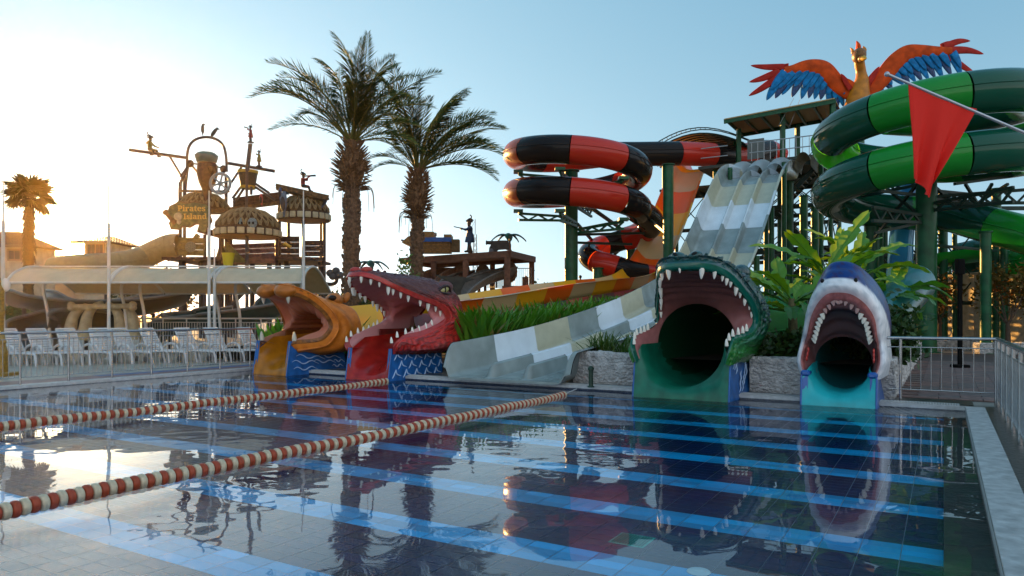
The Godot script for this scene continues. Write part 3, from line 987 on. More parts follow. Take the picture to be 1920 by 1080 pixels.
	K1 = [Vector3(.64, .58, -.4), Vector3(.70, .62, -.4), Vector3(.82, .66, -.75), Vector3(.94, .76, -1.15), Vector3(1.0, 1.15, -1.45), Vector3(.95, 1.55, -1.35), Vector3(.80, 1.92, -1.0), Vector3(.68, 2.15, -.6), Vector3(.52, 2.27, -.22), Vector3(.27, 2.30, -.1), Vector3(0, 2.22, -.35)]
	K2 = [Vector3(.75, .50, -1.0), Vector3(.82, .52, -1.1), Vector3(.92, .58, -1.3), Vector3(1.02, .75, -1.6), Vector3(1.04, 1.15, -1.8), Vector3(.96, 1.5, -1.75), Vector3(.78, 1.78, -1.55), Vector3(.62, 1.98, -1.2), Vector3(.45, 2.12, -.85), Vector3(.25, 2.18, -.7), Vector3(0, 2.16, -.75)]
	K4 = [Vector3(.8, .52, -1.8), Vector3(.86, .56, -1.9), Vector3(.92, .65, -2.0), Vector3(.96, .85, -2.2), Vector3(.96, 1.15, -2.3), Vector3(.88, 1.45, -2.3), Vector3(.76, 1.7, -2.2), Vector3(.62, 1.8, -2.0), Vector3(.42, 1.84, -1.8), Vector3(.22, 1.84, -1.7), Vector3(0, 1.84, -1.7)]
	Lw = whole(L, zero)
	R0 = whole(ring(11, 0, 90, .66, .92, -1.35), zero)
	Nk = whole(ring(11, -10, 90, .76, .95, -2.6), zero)
	Li = mixrow(Lw, R0, .12)
	Lo = mixrow(Lw, whole(K1, zero), .35)
	back = mixrow(Nk, R0, .3, Vector3(0, 0, -.2))
	obj("mouth", surface([back, R0, mixrow(R0, Li, .5, Vector3(0, .08, 0)), Li], 6, 9, func(i: float, j: float, p: Vector3) -> Color:
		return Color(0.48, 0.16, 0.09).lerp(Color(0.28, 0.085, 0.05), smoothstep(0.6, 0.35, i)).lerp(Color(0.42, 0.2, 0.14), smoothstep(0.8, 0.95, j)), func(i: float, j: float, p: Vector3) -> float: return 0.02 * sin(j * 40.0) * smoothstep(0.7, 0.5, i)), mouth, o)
	obj("lip", MB.new().grid(patch([Li, mixrow(Li, Lo, .5, Vector3(0, -.025, .06)), Lo], 6, 5)), mat("hippo_lip", Color(0.50, 0.165, 0.025), 0.3, 0, {"coat": 0.35, "vary": 0.6, "vs": 1.2}), o)
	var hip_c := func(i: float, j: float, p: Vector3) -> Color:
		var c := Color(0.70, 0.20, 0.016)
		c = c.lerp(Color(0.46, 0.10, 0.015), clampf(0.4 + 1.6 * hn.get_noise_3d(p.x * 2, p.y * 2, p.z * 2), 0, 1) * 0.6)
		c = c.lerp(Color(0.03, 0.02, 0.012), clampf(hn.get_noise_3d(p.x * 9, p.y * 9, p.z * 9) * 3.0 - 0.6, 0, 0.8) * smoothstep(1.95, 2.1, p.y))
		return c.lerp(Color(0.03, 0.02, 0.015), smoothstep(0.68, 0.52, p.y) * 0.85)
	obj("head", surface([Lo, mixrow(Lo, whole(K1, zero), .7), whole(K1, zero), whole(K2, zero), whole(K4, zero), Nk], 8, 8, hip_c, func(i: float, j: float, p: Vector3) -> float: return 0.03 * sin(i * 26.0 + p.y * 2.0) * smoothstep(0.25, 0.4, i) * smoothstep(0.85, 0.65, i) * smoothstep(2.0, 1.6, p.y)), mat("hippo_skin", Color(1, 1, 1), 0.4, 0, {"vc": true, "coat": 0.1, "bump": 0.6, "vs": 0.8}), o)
	var hb := mat("hippo_bumps", Color(0.66, 0.19, 0.018), 0.4, 0, {"coat": 0.1, "vary": 0.4, "vs": 1.0})
	var bm := MB.new()
	for s in [-1.0, 1.0]:
		bm.ball(Vector3(s * .48, 1.90, -1.78), Vector3(.24, .22, .26), Basis.IDENTITY, 14, 9)
		obj("ear", MB.new().ball(Vector3(s * .60, 2.0, -2.12), Vector3(.10, .16, .07), Basis.from_euler(Vector3(-.3, s * .5, -s * .35)), 10, 8), hb, o)
		var ey := obj("eye", MB.new().ball(Vector3(s * .58, 1.97, -1.62), Vector3(.11, .085, .12), Basis.IDENTITY, 12, 8), mat("eye_dark", Color(0.02, 0.012, 0.008), 0.2, 0, {"spec": .3}), o)
		tooth(o, tooth_mesh(.5), mat("tusk", Color(0.55, 0.5, 0.4), 0.35), Vector3(s * .60, .86, -.28), Vector3(s * .03, 1, .08), .24)
		tooth(o, tooth_mesh(.5), mat("tusk", Color(0.55, 0.5, 0.4), 0.35), Vector3(s * .46, 2.0, -.2), Vector3(0, -1, -.05), .2)
	for s in [-1.0, 1.0]: obj("nose_lobe", MB.new().ball(Vector3(s * .33, 2.14, -.24), Vector3(.29, .19, .30), Basis.from_euler(Vector3(.15, 0, s * -.1)), 18, 12), hb, o)
	obj("brow", bm, hb, o)
	var orm := mat("chute_orange", Color(0.60, 0.21, 0.008), 0.28, 0, {"vary": 0.35, "vs": 0.5, "coat": 0.12})
	var wav := []
	for q in [[.12, .62, .5], [.5, .72, .42], [.06, .42, .45], [.42, .48, .4], [.1, .2, .4], [.78, .55, .2], [.75, .3, .2]]:
		var w := []
		for k in 9: w.append([q[0] + q[2] * k / 8.0, q[1] * .95 + .055 * sin(k * 1.35) + .03 * k / 8.0])
		wav.append(w)
	chute(o, {"r": .54, "cy": .95, "hw": .62, "top": .86, "ftop": .5, "lip": 0.27, "zs": [[-.6, 0], [-1.6, .05], [-2.8, .14]], "back": -2.0, "flare": .1, "mat": orm, "blue": blue, "white": wave_w, "waves": wav, "stroke": .012})
	for s in [-1.0, 1.0]: obj("trough_side", MB.new().box(Vector3(s * .58, 1.0, -1.7), Vector3(.05, .22, 1.3)), mat("trough_orange", Color(0.22, 0.055, 0.008), 0.4, 0, {"vary": 0.3}), o)

# ================= big slides, towers and their steel =================
func slice_path(p: PackedVector3Array, a: int, b: int) -> PackedVector3Array:
	return p.slice(a, mini(b + 1, p.size()))

# one glass-fibre tube section: shell, a flange at each end, a seam ridge on either side
func tube_section(o: Node3D, called: String, p: PackedVector3Array, r: float, m: Material, label := "") -> void:
	var mb := MB.new()
	mb.tube(p, r, 26, false)
	var fr := MB.frames(p)
	for e in [0, p.size() - 1]:
		var t: Vector3 = fr[e].z
		mb.tube(PackedVector3Array([p[e] - t * .045, p[e] - t * .045, p[e] + t * .045, p[e] + t * .045]), [r, r + .05, r + .05, r], 26, false)
	for s in [-1.0, 1.0]:
		var line := PackedVector3Array()
		for k in p.size():
			var side: Vector3 = (fr[k].z as Vector3).cross(Vector3.UP).normalized()
			line.append(p[k] + side * s * (r * .985) + Vector3.UP * r * .14)
		mb.tube(line, .03, 6, false)
	var x := obj(called, mb, m, o, true)
	if label: x.set_meta("label", label)

func helix(c: Vector3, R: float, a0: float, a1: float, hs: Callable, step := 5.0) -> PackedVector3Array:
	# angle in degrees: 0 towards the viewer (+z), 90 to the right (+x); runs from a0 to a1
	var out := PackedVector3Array()
	var n := int(absf(a1 - a0) / step)
	var off := rad_to_deg(atan2(c.x, -c.z))   # so that 0 faces the viewer
	for k in n + 1:
		var a := lerpf(a0, a1, float(k) / n)
		out.append(Vector3(c.x + R * sin(deg_to_rad(a - off)), hs.call(a), c.z + R * cos(deg_to_rad(a - off))))
	return out

func column(label: String, x: float, d: float, top: float, r: float, m: Material, group := "") -> Node3D:
	var b := at(x, 592, d)
	b.y = 0.05
	var o := thing("support_column", label, "column", b, 0, group)
	var mb := MB.new().lathe([Vector3(r, .0, 0), Vector3(r, top, 0)].map(func(q): return Vector2(q.x, q.y)), 18)
	obj("shaft", mb, m, o)
	var fl := MB.new()
	fl.lathe([Vector2(r * 1.5, 0), Vector2(r * 1.5, .05), Vector2(r, .05)], 18)
	fl.lathe([Vector2(r, top - .06), Vector2(r * 1.25, top - .06), Vector2(r * 1.25, top), Vector2(r * .1, top + .01)], 18, Transform3D(Basis.IDENTITY, Vector3(0, .02, 0)))
	obj("flange", fl, m, o)
	return o

func truss(mb: MB, a: Vector3, b: Vector3, h: float, w: float, n: int) -> void:
	mb.beam(a, b, w)
	mb.beam(a + Vector3(0, -h, 0), b + Vector3(0, -h * .5, 0), w)
	for k in n:
		var p := a.lerp(b, float(k) / n)
		var q := a.lerp(b, (k + .5) / n) + Vector3(0, -h * (1.0 - .5 * (k + .5) / n), 0)
		var q2 := a.lerp(b, (k + 1.0) / n)
		mb.beam(p, q, w * .7)
		mb.beam(q, q2, w * .7)

# an open slide: cross-section (x across, y up, from the left rim to the right one) swept along (t, h) at offset s
func open_slide(o: Node3D, s0: float, prof: Array, section: Array, lens: float, matset: Array, called := "section", thick := .035, first := 0) -> void:
	var path := spline(prof.map(func(q): return Vector3(0, q.y, q.x)), 10)
	var acc := [0.0]
	for k in range(1, path.size()): acc.append(acc[-1] + path[k].distance_to(path[k - 1]))
	var total: float = acc[-1]
	var count := int(ceil(total / lens))
	for c in count:
		var rows := []
		var big := section.size() > 14
		var steps := 21 if c == 0 and big else 7
		for e in steps:
			var L := minf(total, (c + float(e) / (steps - 1)) * lens)
			var k := 1
			while k < acc.size() - 1 and acc[k] < L: k += 1
			var p := path[k - 1].lerp(path[k], (L - acc[k - 1]) / maxf(1e-5, acc[k] - acc[k - 1]))
			var tn := (path[k] - path[k - 1]).normalized()
			var up := Vector3(0, tn.z, -tn.y)
			var row := PackedVector3Array()
			# at the open end the outer walls are rounded off and the lane dividers start a little further in
			var wall_f := .30 + .70 * sqrt(clampf(L / .34, 0.0, 1.0)) if big else 1.0
			var div_f := smoothstep(.16, .36, L) if big else 1.0
			for i in section.size():
				var q: Vector2 = section[i]
				if big: q.y *= wall_f if i < 4 or i > 20 else div_f
				row.append(st(s0 - q.x, p.z + up.z * q.y, p.y + up.y * q.y))
			for i in range(section.size() - 1, -1, -1):
				var q: Vector2 = section[i]
				if big: q.y *= wall_f if i < 4 or i > 20 else div_f
				var q2: Vector2 = Vector2(q.x, minf(q.y - thick, -.05)) if i > 2 and i < section.size() - 5 and section.size() > 14 else q + Vector2(0, -thick)
				if i == 0: q2 = q + Vector2(-thick, 0)
				if i == section.size() - 1: q2 = q + Vector2(thick, 0)
				row.append(st(s0 - q2.x, p.z + up.z * q2.y, p.y + up.y * q2.y))
			rows.append(row)
		var mb := MB.new().grid(rows, true)
		if c == 0:
			var n2 := section.size()
			var e1 := PackedVector3Array()
			var e2 := PackedVector3Array()
			for i in n2:
				e1.append(rows[0][i]); e2.append(rows[0][2 * n2 - 1 - i])
			mb.grid([e2, e1])
		# a raised joint where two mouldings are bolted together
		if section.size() > 8:
			var jr := []
			for e in [0, 1]:
				var r0: PackedVector3Array = rows[steps - 1]
				var r1: PackedVector3Array = rows[steps - 2]
				var row := PackedVector3Array()
				for i in section.size(): row.append(r0[i] + (r1[i] - r0[i]).normalized() * (.05 * e) + Vector3(0, .006, 0))
				jr.append(row)
			mb.grid(jr)
		obj(called, mb, matset[(c + first) % matset.size()], o, true)

func make_slides() -> void:
	var steel := mat("green_steel", Color(0.010, 0.115, 0.045), 0.35, 0, {"vary": 0.35, "vs": 0.4, "spec": 0.35})
	var dsteel := mat("dark_steel", Color(0.010, 0.040, 0.028), 0.45, 0, {"vary": 0.3, "spec": 0.35})
	# ---- white three-lane slide ----
	var o := thing("three_lane_slide", "wide white and beige three lane slide running down to the pool", "slide", st(8.03, 13.0))
	var gg := mat("lane_grey", Color(0.36, 0.42, 0.40), 0.3, 0, {"vary": 0.28, "vs": 0.25, "rt": 1, "coat": 0.2})
	var gw := mat("lane_white", Color(0.80, 0.86, 0.90), 0.3, 0, {"vary": 0.14, "vs": 0.25, "rt": 1, "coat": 0.2})
	var gb := mat("lane_beige", Color(0.56, 0.53, 0.38), 0.3, 0, {"vary": 0.12, "vs": 0.5, "coat": 0.3})
	var sec := [Vector2(-.02, .74), Vector2(.03, .74), Vector2(.10, .12), Vector2(.16, .02), Vector2(.26, 0), Vector2(.90, 0), Vector2(.97, .02), Vector2(1.00, .27), Vector2(1.06, .32), Vector2(1.12, .27), Vector2(1.15, .02), Vector2(1.22, 0), Vector2(1.80, 0), Vector2(1.88, .02), Vector2(1.91, .27), Vector2(1.97, .32), Vector2(2.03, .27), Vector2(2.06, .02), Vector2(2.13, 0), Vector2(2.72, 0), Vector2(2.84, .03), Vector2(2.90, .14), Vector2(2.98, .56), Vector2(3.03, .62), Vector2(3.10, .60)]
	var prof := [Vector2(13.0, .14), Vector2(13.8, .18), Vector2(17, .46), Vector2(20, .86), Vector2(23, 1.35), Vector2(26, 1.98), Vector2(28.2, 2.6), Vector2(30.0, 3.5), Vector2(32, 4.95), Vector2(34.3, 6.75), Vector2(36.0, 7.95), Vector2(37.3, 8.5), Vector2(38.8, 8.75), Vector2(40.6, 8.8)]
	open_slide(o, 9.55, prof, sec, 2.06, [gg, gw, gb])
	var legm := mat("slide_leg", Color(0.2, 0.19, 0.15), 0.6, 0, {"vary": 0.3})
	for t in [16.5, 20.0, 24.0, 27.5]:
		var h: float = 0.4 + (t - 16.5) * 0.14
		for s in [6.8, 9.2]: obj("leg", MB.new().beam(st(s, t, 0), st(s, t, h), .14), legm, o, true)
	for q in [[31.0, 4.0], [34.0, 6.4], [37.0, 9.0]]:
		for s in [6.7, 9.3]: obj("leg", MB.new().rod(st(s, q[0], 0), st(s, q[0], q[1]), .12, 10), steel, o, true)
	# clear hoods at the crest
	var clear := StandardMaterial3D.new()
	clear.resource_name = "clear_hood"
	clear.albedo_color = Color(0.78, 0.84, 0.86, 0.42)
	clear.transparency = BaseMaterial3D.TRANSPARENCY_ALPHA
	clear.roughness = 0.3
	clear.cull_mode = BaseMaterial3D.CULL_DISABLED
	for k in 3:
		var rows := []
		for e in 7:
			var t := 36.6 + e * .5
			var h: float = [8.15, 8.4, 8.57, 8.68, 8.75, 8.78, 8.8][e]
			var row := PackedVector3Array()
			for i in 13:
				var a := PI * i / 12
				row.append(st(9.03 - k * .95 + .46 * cos(a), t + .25 * sin(a), h + .2 + (.62 + .1 * e / 6.0) * sin(a)))
			rows.append(row)
		obj("clear_hood", MB.new().grid(rows), clear, o, true)
	# tan side shields right of the crest
	for k in 3:
		var rows := []
		for e in 2:
			var row := PackedVector3Array()
			for i in 11:
				var a := PI * i / 10
				row.append(st(6.1 - k * .75 + .4 * cos(a), 38.6 + e * 2.2, 9.0 + .75 * sin(a)))
			rows.append(row)
		obj("shield", MB.new().grid(rows), mat("shield_tan", Color(0.33, 0.28, 0.18), 0.5, 0, {"vary": .2}), o, true)

	# ---- yellow slide ----
	var hump := thing("yellow_slide", "steep yellow and orange striped body slide behind the red croc", "slide", st(13.7, 20))
	var cy := mat("lane_yellow", Color(0.80, 0.42, 0.015), 0.3, 0, {"coat": 0.3, "back": Color(.62, .36, .03)})
	var co := mat("lane_orange", Color(0.75, 0.14, 0.012), 0.3, 0, {"coat": 0.3, "back": Color(.62, .15, .02)})
	var cc := mat("lane_cream", Color(0.58, 0.42, 0.22), 0.3, 0, {"coat": 0.3, "back": Color(.42, .30, .14)})
	var us := [Vector2(-.58, .72), Vector2(-.5, .74), Vector2(-.32, .34), Vector2(-.15, .1), Vector2(.15, .01), Vector2(.55, 0), Vector2(.95, .01), Vector2(1.25, .1), Vector2(1.42, .34), Vector2(1.60, .74), Vector2(1.68, .72)]
	open_slide(hump, 14.25, [Vector2(15.0, 1.0), Vector2(20, 1.4), Vector2(25, 1.95), Vector2(30, 2.4), Vector2(33.5, 2.7), Vector2(36, 3.2), Vector2(38.2, 4.3), Vector2(40.6, 6.3), Vector2(43, 8.6), Vector2(45, 10.5), Vector2(46.2, 11.0), Vector2(48, 11.05)], us, 2.2, [cy, co, cc])
	for t in [22.0, 28.0, 34.0]: obj("leg", MB.new().rod(st(13.7, t, 0), st(13.7, t, 1.3 + (t - 22) * .1), .1, 10), steel, hump, true)
	# ---- red and black trough that ends in the red crocodile ----
	var tr := thing("red_black_slide", "low red and black open slide running through the hedge", "slide", st(11.5, 20))
	var tr_r := mat("trough_red", Color(0.30, 0.02, 0.014), 0.3, 0, {"vary": 0.3, "coat": 0.3})
	var tr_d := mat("trough_maroon", Color(0.10, 0.014, 0.014), 0.3, 0, {"vary": 0.3, "coat": 0.3})
	var tr_b := mat("trough_black", Color(0.02, 0.014, 0.013), 0.3, 0, {"vary": 0.3, "coat": 0.3})
	var us2 := [Vector2(-.2, .58), Vector2(-.12, .6), Vector2(-.04, .3), Vector2(.1, .08), Vector2(.3, .0), Vector2(.6, 0), Vector2(.9, .0), Vector2(1.1, .08), Vector2(1.24, .3), Vector2(1.32, .6), Vector2(1.4, .58)]
	open_slide(tr, 12.1, [Vector2(15.2, .95), Vector2(20, 1.1), Vector2(26, 1.65), Vector2(31, 2.1), Vector2(36, 2.6), Vector2(39, 2.95), Vector2(41, 3.3)], us2, 2.3, [tr_r, tr_d, tr_r, tr_b])
	for t in [20.0, 26.0, 32.0, 38.0]: obj("leg", MB.new().rod(st(11.5, t, 0), st(11.5, t, .9 + (t - 20) * .09), .1, 10), steel, tr, true)

	# ---- red and black coil ----
	var c := Vector3(3.52, 0, -39.0)
	var red := mat("tube_red", Color(0.46, 0.024, 0.012), 0.2, 0, {"spec": 0.4, "back": Color(.26, .02, .008)})
	var blk := mat("tube_black", Color(0.012, 0.011, 0.012), 0.14, 0, {"spec": 0.24, "rt": 1, "vs": .4})
	var red_sunlit := mat("tube_red_sunlit", Color(0.42, 0.09, 0.025), 0.25, 0, {"coat": 0.4, "back": Color(.9, .32, .12)})  # red sections; the sun shining through them is mixed into the colour
	var coil := thing("red_black_tube_slide", "red and black spiral tube slide with two big coils on green columns", "slide", Vector3(c.x, 0.05, c.z))
	var hs := func(a: float) -> float:   # a runs down from 180 (back) through -90 (left), 0 (front), 90 (right)
		return 9.72 - 2.08 * a / 360.0
	# straight feed from the tower
	var feed := spline([at(1462, 296, 48.5), at(1440, 283, 48), at(1408, 288, 46.6), at(1370, 292, 45.2), at(1335, 290, 44.2), at(1270, 288, 43.2), at(1200, 289, 42.6), at(1140, 290, 42.4), Vector3(c.x, 10.73, c.z - 3.3)], 6)
	var cuts := [0, 6, 12, 18, 24, 30, 40, 48]
	var fm := [red, blk, red, blk, red, blk, red]
	for k in 7: tube_section(coil, "tube_section", slice_path(feed, cuts[k], cuts[k + 1]), .72, fm[k])
	var ang := [-185, -140, -95, -50, -5, 40, 85, 130, 175, 220, 265, 310, 355, 400, 448]
	var am := [red, blk, red_sunlit, blk, red, blk, red, blk, red, blk, red_sunlit, blk, red, blk]
	for k in 14: tube_section(coil, "tube_section", helix(c, 3.3, ang[k], ang[k + 1], hs), .72, am[k])
	var last := helix(c, 3.3, 444, 448, hs, 4.0)[-1]
	var low := spline([last, at(1222, 418, 40.5), at(1196, 440, 42.0), at(1160, 452, 42.6), at(1120, 465, 42.0), at(1104, 478, 40.6), at(1118, 490, 39.6), at(1150, 499, 39.2), at(1190, 512, 39.2), at(1250, 522, 39.6), at(1300, 526, 40.0)], 6)
	var lc := [0, 8, 16, 22, 29, 36, 43, 50, 60]
	var lm := [blk, red, blk, red_sunlit, blk, red, blk, red]
	for k in 8: tube_section(coil, "tube_section", slice_path(low, lc[k], lc[k + 1]), .62 if k > 1 else .70, lm[k])
	column("thick green column in the middle of the red and black coils", 1071, 39.0, 9.3, .36, steel, "columns under the red coil")
	column("tall green column right of the red coils before the yellow slide", 1253, 36.0, 9.0, .26, steel, "columns under the red coil")
	column("green column behind the lower red and black tube bends", 1127, 43.5, 5.6, .34, steel, "columns under the red coil")
	column("short green column below the small lower tube bend", 1121, 38.6, 4.0, .26, steel, "columns under the red coil")
	column("thin green column at the right foot of the low tubes", 1183, 42.5, 6.6, .26, steel, "columns under the red coil")
	var arms := MB.new()
	var top := Vector3(c.x, 8.2, c.z)
	for a in [-75.0, -20.0, 40.0, 100.0, 160.0]:
		for h in [hs.call(a) - 1.15, hs.call(a + 360 if a < 90 else a) - 1.15]:
			var e: Vector3 = Vector3(c.x + 3.3 * sin(deg_to_rad(a)), h, c.z + 3.3 * cos(deg_to_rad(a)))
			truss(arms, e, Vector3(c.x, h - .1, c.z), .35, .12, 3)
			arms.box(e + Vector3(0, .12, 0), Vector3(.5, .14, .5))
	obj("support_arms", arms, steel, coil, true)
	var ties := MB.new()
	for q in [[1083, 430, 39, 1166, 414, 41], [1083, 440, 39, 1208, 437, 40], [1083, 455, 39, 1185, 458, 40], [1085, 372, 39, 1160, 425, 43], [1100, 385, 39, 1180, 440, 43], [1180, 380, 42, 1253, 440, 36.2], [1083, 420, 39, 1127, 470, 43], [1127, 500, 43.5, 1183, 450, 42.5]]:
		ties.beam(at(q[0], q[1], q[2]), at(q[3], q[4], q[5]), .13)
	obj("tie_beams", ties, dsteel, coil, true)

	# ---- steel tower behind the slides ----
	var tw := thing("slide_tower", "green steel slide tower of columns, braces, stairs and decks behind the white slide", "tower", st(10.8, 45))
	var ss := [5.6, 8.4, 11.2, 14.0, 16.0]
	var ts := [41.2, 45.0, 49.0]
	for s in ss:
		for t in ts:
			if s > 12.0 and t < 48.0: continue
			obj("column", MB.new().rod(st(s, t, 0), st(s, t, 10.0), .13, 10), steel, tw, true)
	for lv in [2.6, 5.0, 7.4, 9.7]:
		for t in ts: obj("beam", MB.new().beam(st(ss[0], t, lv), st(ss[4] if t > 48.0 else ss[2], t, lv), .16, .24), dsteel, tw, true)
		for s in ss: obj("beam", MB.new().beam(st(s, ts[0] if s < 12.0 else 47.6, lv - .03), st(s, ts[2], lv - .03), .12, .2), dsteel, tw, true)
	var levels := [0.1, 2.6, 5.0, 7.4, 9.7]
	for li in 4:
		for t in ts:
			for k in (4 if t > 48.0 else 2):
				obj("brace", MB.new().rod(st(ss[k], t, levels[li]), st(ss[k + 1], t, levels[li + 1]), .035, 6), dsteel, tw, true)
				obj("brace", MB.new().rod(st(ss[k + 1], t, levels[li]), st(ss[k], t, levels[li + 1]), .035, 6), dsteel, tw, true)
		for s in [ss[0], ss[2]]:
			for k in 2:
				obj("brace", MB.new().rod(st(s, ts[k], levels[li]), st(s, ts[k + 1], levels[li + 1]), .035, 6), dsteel, tw, true)
				obj("brace", MB.new().rod(st(s, ts[k + 1], levels[li]), st(s, ts[k], levels[li + 1]), .035, 6), dsteel, tw, true)
	obj("deck", slab(12.01, 16.4, 46.6, 49.6, 9.82, 9.98), mat("deck_grating", Color(0.05, 0.06, 0.05), 0.6, 0, {"vary": .3}), tw, true)
	obj("deck", slab(5.2, 12.0, 40.6, 49.6, 9.82, 9.98), mat("deck_grating", Color(0.05, 0.06, 0.05), 0.6, 0, {"vary": .3}), tw, true)
	obj("deck", slab(5.2, 9.0, 41.4, 44.6, 5.12, 5.24), mat("deck_grating", Color.BLACK, 0.6), tw, true)
	# stairs: flights with treads between the decks
	var tread := mat("tread", Color(0.16, 0.15, 0.12), 0.6)
	for li in 4:
		var y0: float = levels[li]
		var y1: float = levels[li + 1]
		var sa := 6.0 if li % 2 == 0 else 8.2
		var sb := 8.2 if li % 2 == 0 else 6.0
		var flight := obj("stair_flight", MB.new().beam(st(sa, 42.4, y0), st(sb, 42.4, y1), .06, .22).beam(st(sa, 43.6, y0), st(sb, 43.6, y1), .06, .22).beam(st(sa, 42.4, y0 + 1), st(sb, 42.4, y1 + 1), .04).beam(st(sa, 43.6, y0 + 1), st(sb, 43.6, y1 + 1), .04), dsteel, tw, true)
		for k in 11:
			var f := (k + .5) / 11
			obj("tread", slab(lerpf(sa, sb, f) - .13, lerpf(sa, sb, f) + .13, 42.43, 43.57, lerpf(y0, y1, f), lerpf(y0, y1, f) + .04), tread, flight, false)
			(flight.get_child(-1) as Node3D).position = -tw.position
	# canopy over the deck
	var cp := thing("deck_canopy", "flat tan canopy on green posts above the slide tower deck", "canopy", st(8, 44, 9.98))
	for q in [[10.6, 44.2, 12.75], [7.9, 43.2, 13.0], [7.5, 45.6, 12.9], [5.2, 42.6, 13.2]]: obj("post", MB.new().beam(st(q[0], q[1], 9.98), st(q[0], q[1], q[2]), .24), steel, cp, true)
	var rb := Basis(Vector3.UP, YAW) * Basis(Vector3(0, 0, 1), 0.05)
	for k in 7: obj("rafter", MB.new().box(st(8.0, 44.2, 12.95) + rb * Vector3(-2.8 + k * .93, 0, 0), Vector3(.1, .18, 3.6), rb), steel, cp, true)
	obj("roof_sheet", MB.new().box(st(8.0, 44.2, 12.95) + rb * Vector3(0, .13, 0), Vector3(5.9, .06, 3.9), rb), mat("roof_tan", Color(0.42, 0.29, 0.13), 0.6, 0, {"back": Color(.42, .27, .10)}), cp, true)
	var fas := MB.new()
	for z in [-1.85, 1.85]: fas.box(st(8.0, 44.2, 12.95) + rb * Vector3(0, .02, z), Vector3(6.0, .26, .1), rb)
	obj("fascia", fas, steel, cp, true)
	# barrel roof with its rails
	var br := thing("barrel_roof", "arched tan ribbed roof above the start of the yellow slide", "roof", st(13.6, 46.5, 9.98))
	var arc := func(s: float, t: float, up: float) -> Vector3:
		var f := (s - 10.4) / 6.4
		return st(s, t, 11.6 + 1.35 * sin(PI * clampf(f * .86 + .1, 0, 1)) + up)
	var rr := []
	for t in [44.6, 46.8, 49.0]:
		var row := PackedVector3Array()
		for k in 15: row.append(arc.call(10.4 + 6.4 * k / 14.0, t, 0.0))
		rr.append(row)
	obj("roof_sheet", MB.new().grid(rr), mat("roof_tan", Color.WHITE, .6), br, true)
	for j in 9:
		var row := PackedVector3Array()
		for k in 13: row.append(arc.call(10.4 + 6.4 * k / 12.0, 44.5 + j * .56, -.06))
		obj("rib", MB.new().tube(row, .045, 6), dsteel, br, true)
	var rail := MB.new()
	for dz in [0.0, .55]:
		var row := PackedVector3Array()
		for k in 13: row.append(arc.call(10.0 + 7.4 * k / 12.0, 44.2 + dz, .22))
		rail.tube(row, .035, 6)
	for k in 24:
		var s := 10.2 + 7.0 * k / 23.0
		rail.rod(arc.call(s, 44.2, .22), arc.call(s + .15, 44.75, .22), .018, 4)
	obj("gantry", rail, dsteel, br, true)
	for q in [[16.2, 46.8], [11.2, 45.6], [16.2, 48.8], [11.2, 48.8]]: obj("post", MB.new().beam(st(q[0], q[1], 9.98), arc.call(q[0], q[1], -.05), .14), steel, br, true)
	# railings round the deck
	var dr := thing("deck_railing", "thin grey railing along the top deck of the slide tower", "railing", st(7, 40.8, 9.98))
	for lv in [.5, 1.05]: obj("rail", MB.new().rod(st(9.2, 40.8, 9.98 + lv), st(4.8, 40.8, 9.98 + lv), .03, 6).rod(st(11.9, 40.8, 9.98 + lv), st(10.4, 40.8, 9.98 + lv), .03, 6), mat("galv", Color(0.35, 0.36, 0.36), 0.4, 0.6), dr, true)
	for k in 14: obj("rail_post", MB.new().rod(st(4.8 + k * .33, 40.8, 9.98), st(4.8 + k * .33, 40.8, 11.03), .018, 5), mat("galv", Color.WHITE), dr, true)
	obj("board", MB.new().box(st(9.0, 41.4, 10.8), Vector3(.9, 1.1, .06), Basis(Vector3.UP, YAW)), mat("board_grey", Color(0.12, 0.13, 0.12), .6), dr, true)

	# ---- green coil ----
	var gc := Vector3(16.12, 0, -28.0)
	var gbright := mat("tube_green", Color(0.012, 0.28, 0.03), 0.2, 0, {"vary": 0.12, "vs": 0.3, "spec": 0.4, "back": Color(.05, .4, .04)})
	var gdark := mat("tube_deepgreen", Color(0.004, 0.072, 0.042), 0.10, 0, {"spec": 0.36})
	var green_sunlit := mat("tube_green_sunlit", Color(0.10, 0.30, 0.02), 0.25, 0, {"coat": 0.5, "back": Color(.4, .9, .05)})  # bright green section, tinted paler to show sunlight coming through its curve
	var gcoil := thing("green_tube_slide", "bright and dark green spiral tube slide beside the red flag", "slide", Vector3(gc.x, 0.05, gc.z))
	var gh := func(a: float) -> float: return 8.98 + 2.05 * a / 360.0    # runs upwards with the angle
	var ga := [-448, -386, -341, -296, -251, -206, -161, -116, -71, -26, 19, 64, 109, 154, 205]
	var gm := []
	gm = [gdark, gbright, gdark, gbright, gdark, gbright, gdark, green_sunlit, gdark, gbright, gdark, gbright, gdark, gbright]
	for k in 14: tube_section(gcoil, "tube_section", helix(gc, 3.42, ga[k], ga[k + 1], gh), .74, gm[k])
	var back_arc := Array(helix(gc, 3.42, -448, -545, gh, 16.0))
	var out := spline(back_arc + [at(1782, 402, 30.2), at(1822, 413, 29.4), at(1862, 424, 28.6), at(1925, 441, 27.6), at(2010, 470, 26.6), at(2080, 500, 27.5)], 6)
	var oc := [0, 30, 41, 54, 64, 72]
	var om := [gdark, gbright, gdark, gbright, gdark]
	for k in 5: tube_section(gcoil, "tube_section", slice_path(out, oc[k], oc[k + 1]), .74 if k < 2 else .72, om[k])
	var top2: Vector3 = helix(gc, 3.42, 203, 205, gh, 2.0)[-1]
	var gin := spline([top2, top2 + Vector3(3.0, .25, -1.4), top2 + Vector3(7, .4, -1.2)], 6)
	tube_section(gcoil, "tube_section", gin, .74, gbright)
	column("thick dark green pillar under the red flag", 1737, 28.0, 7.9, .37, steel, "columns under the green coil")
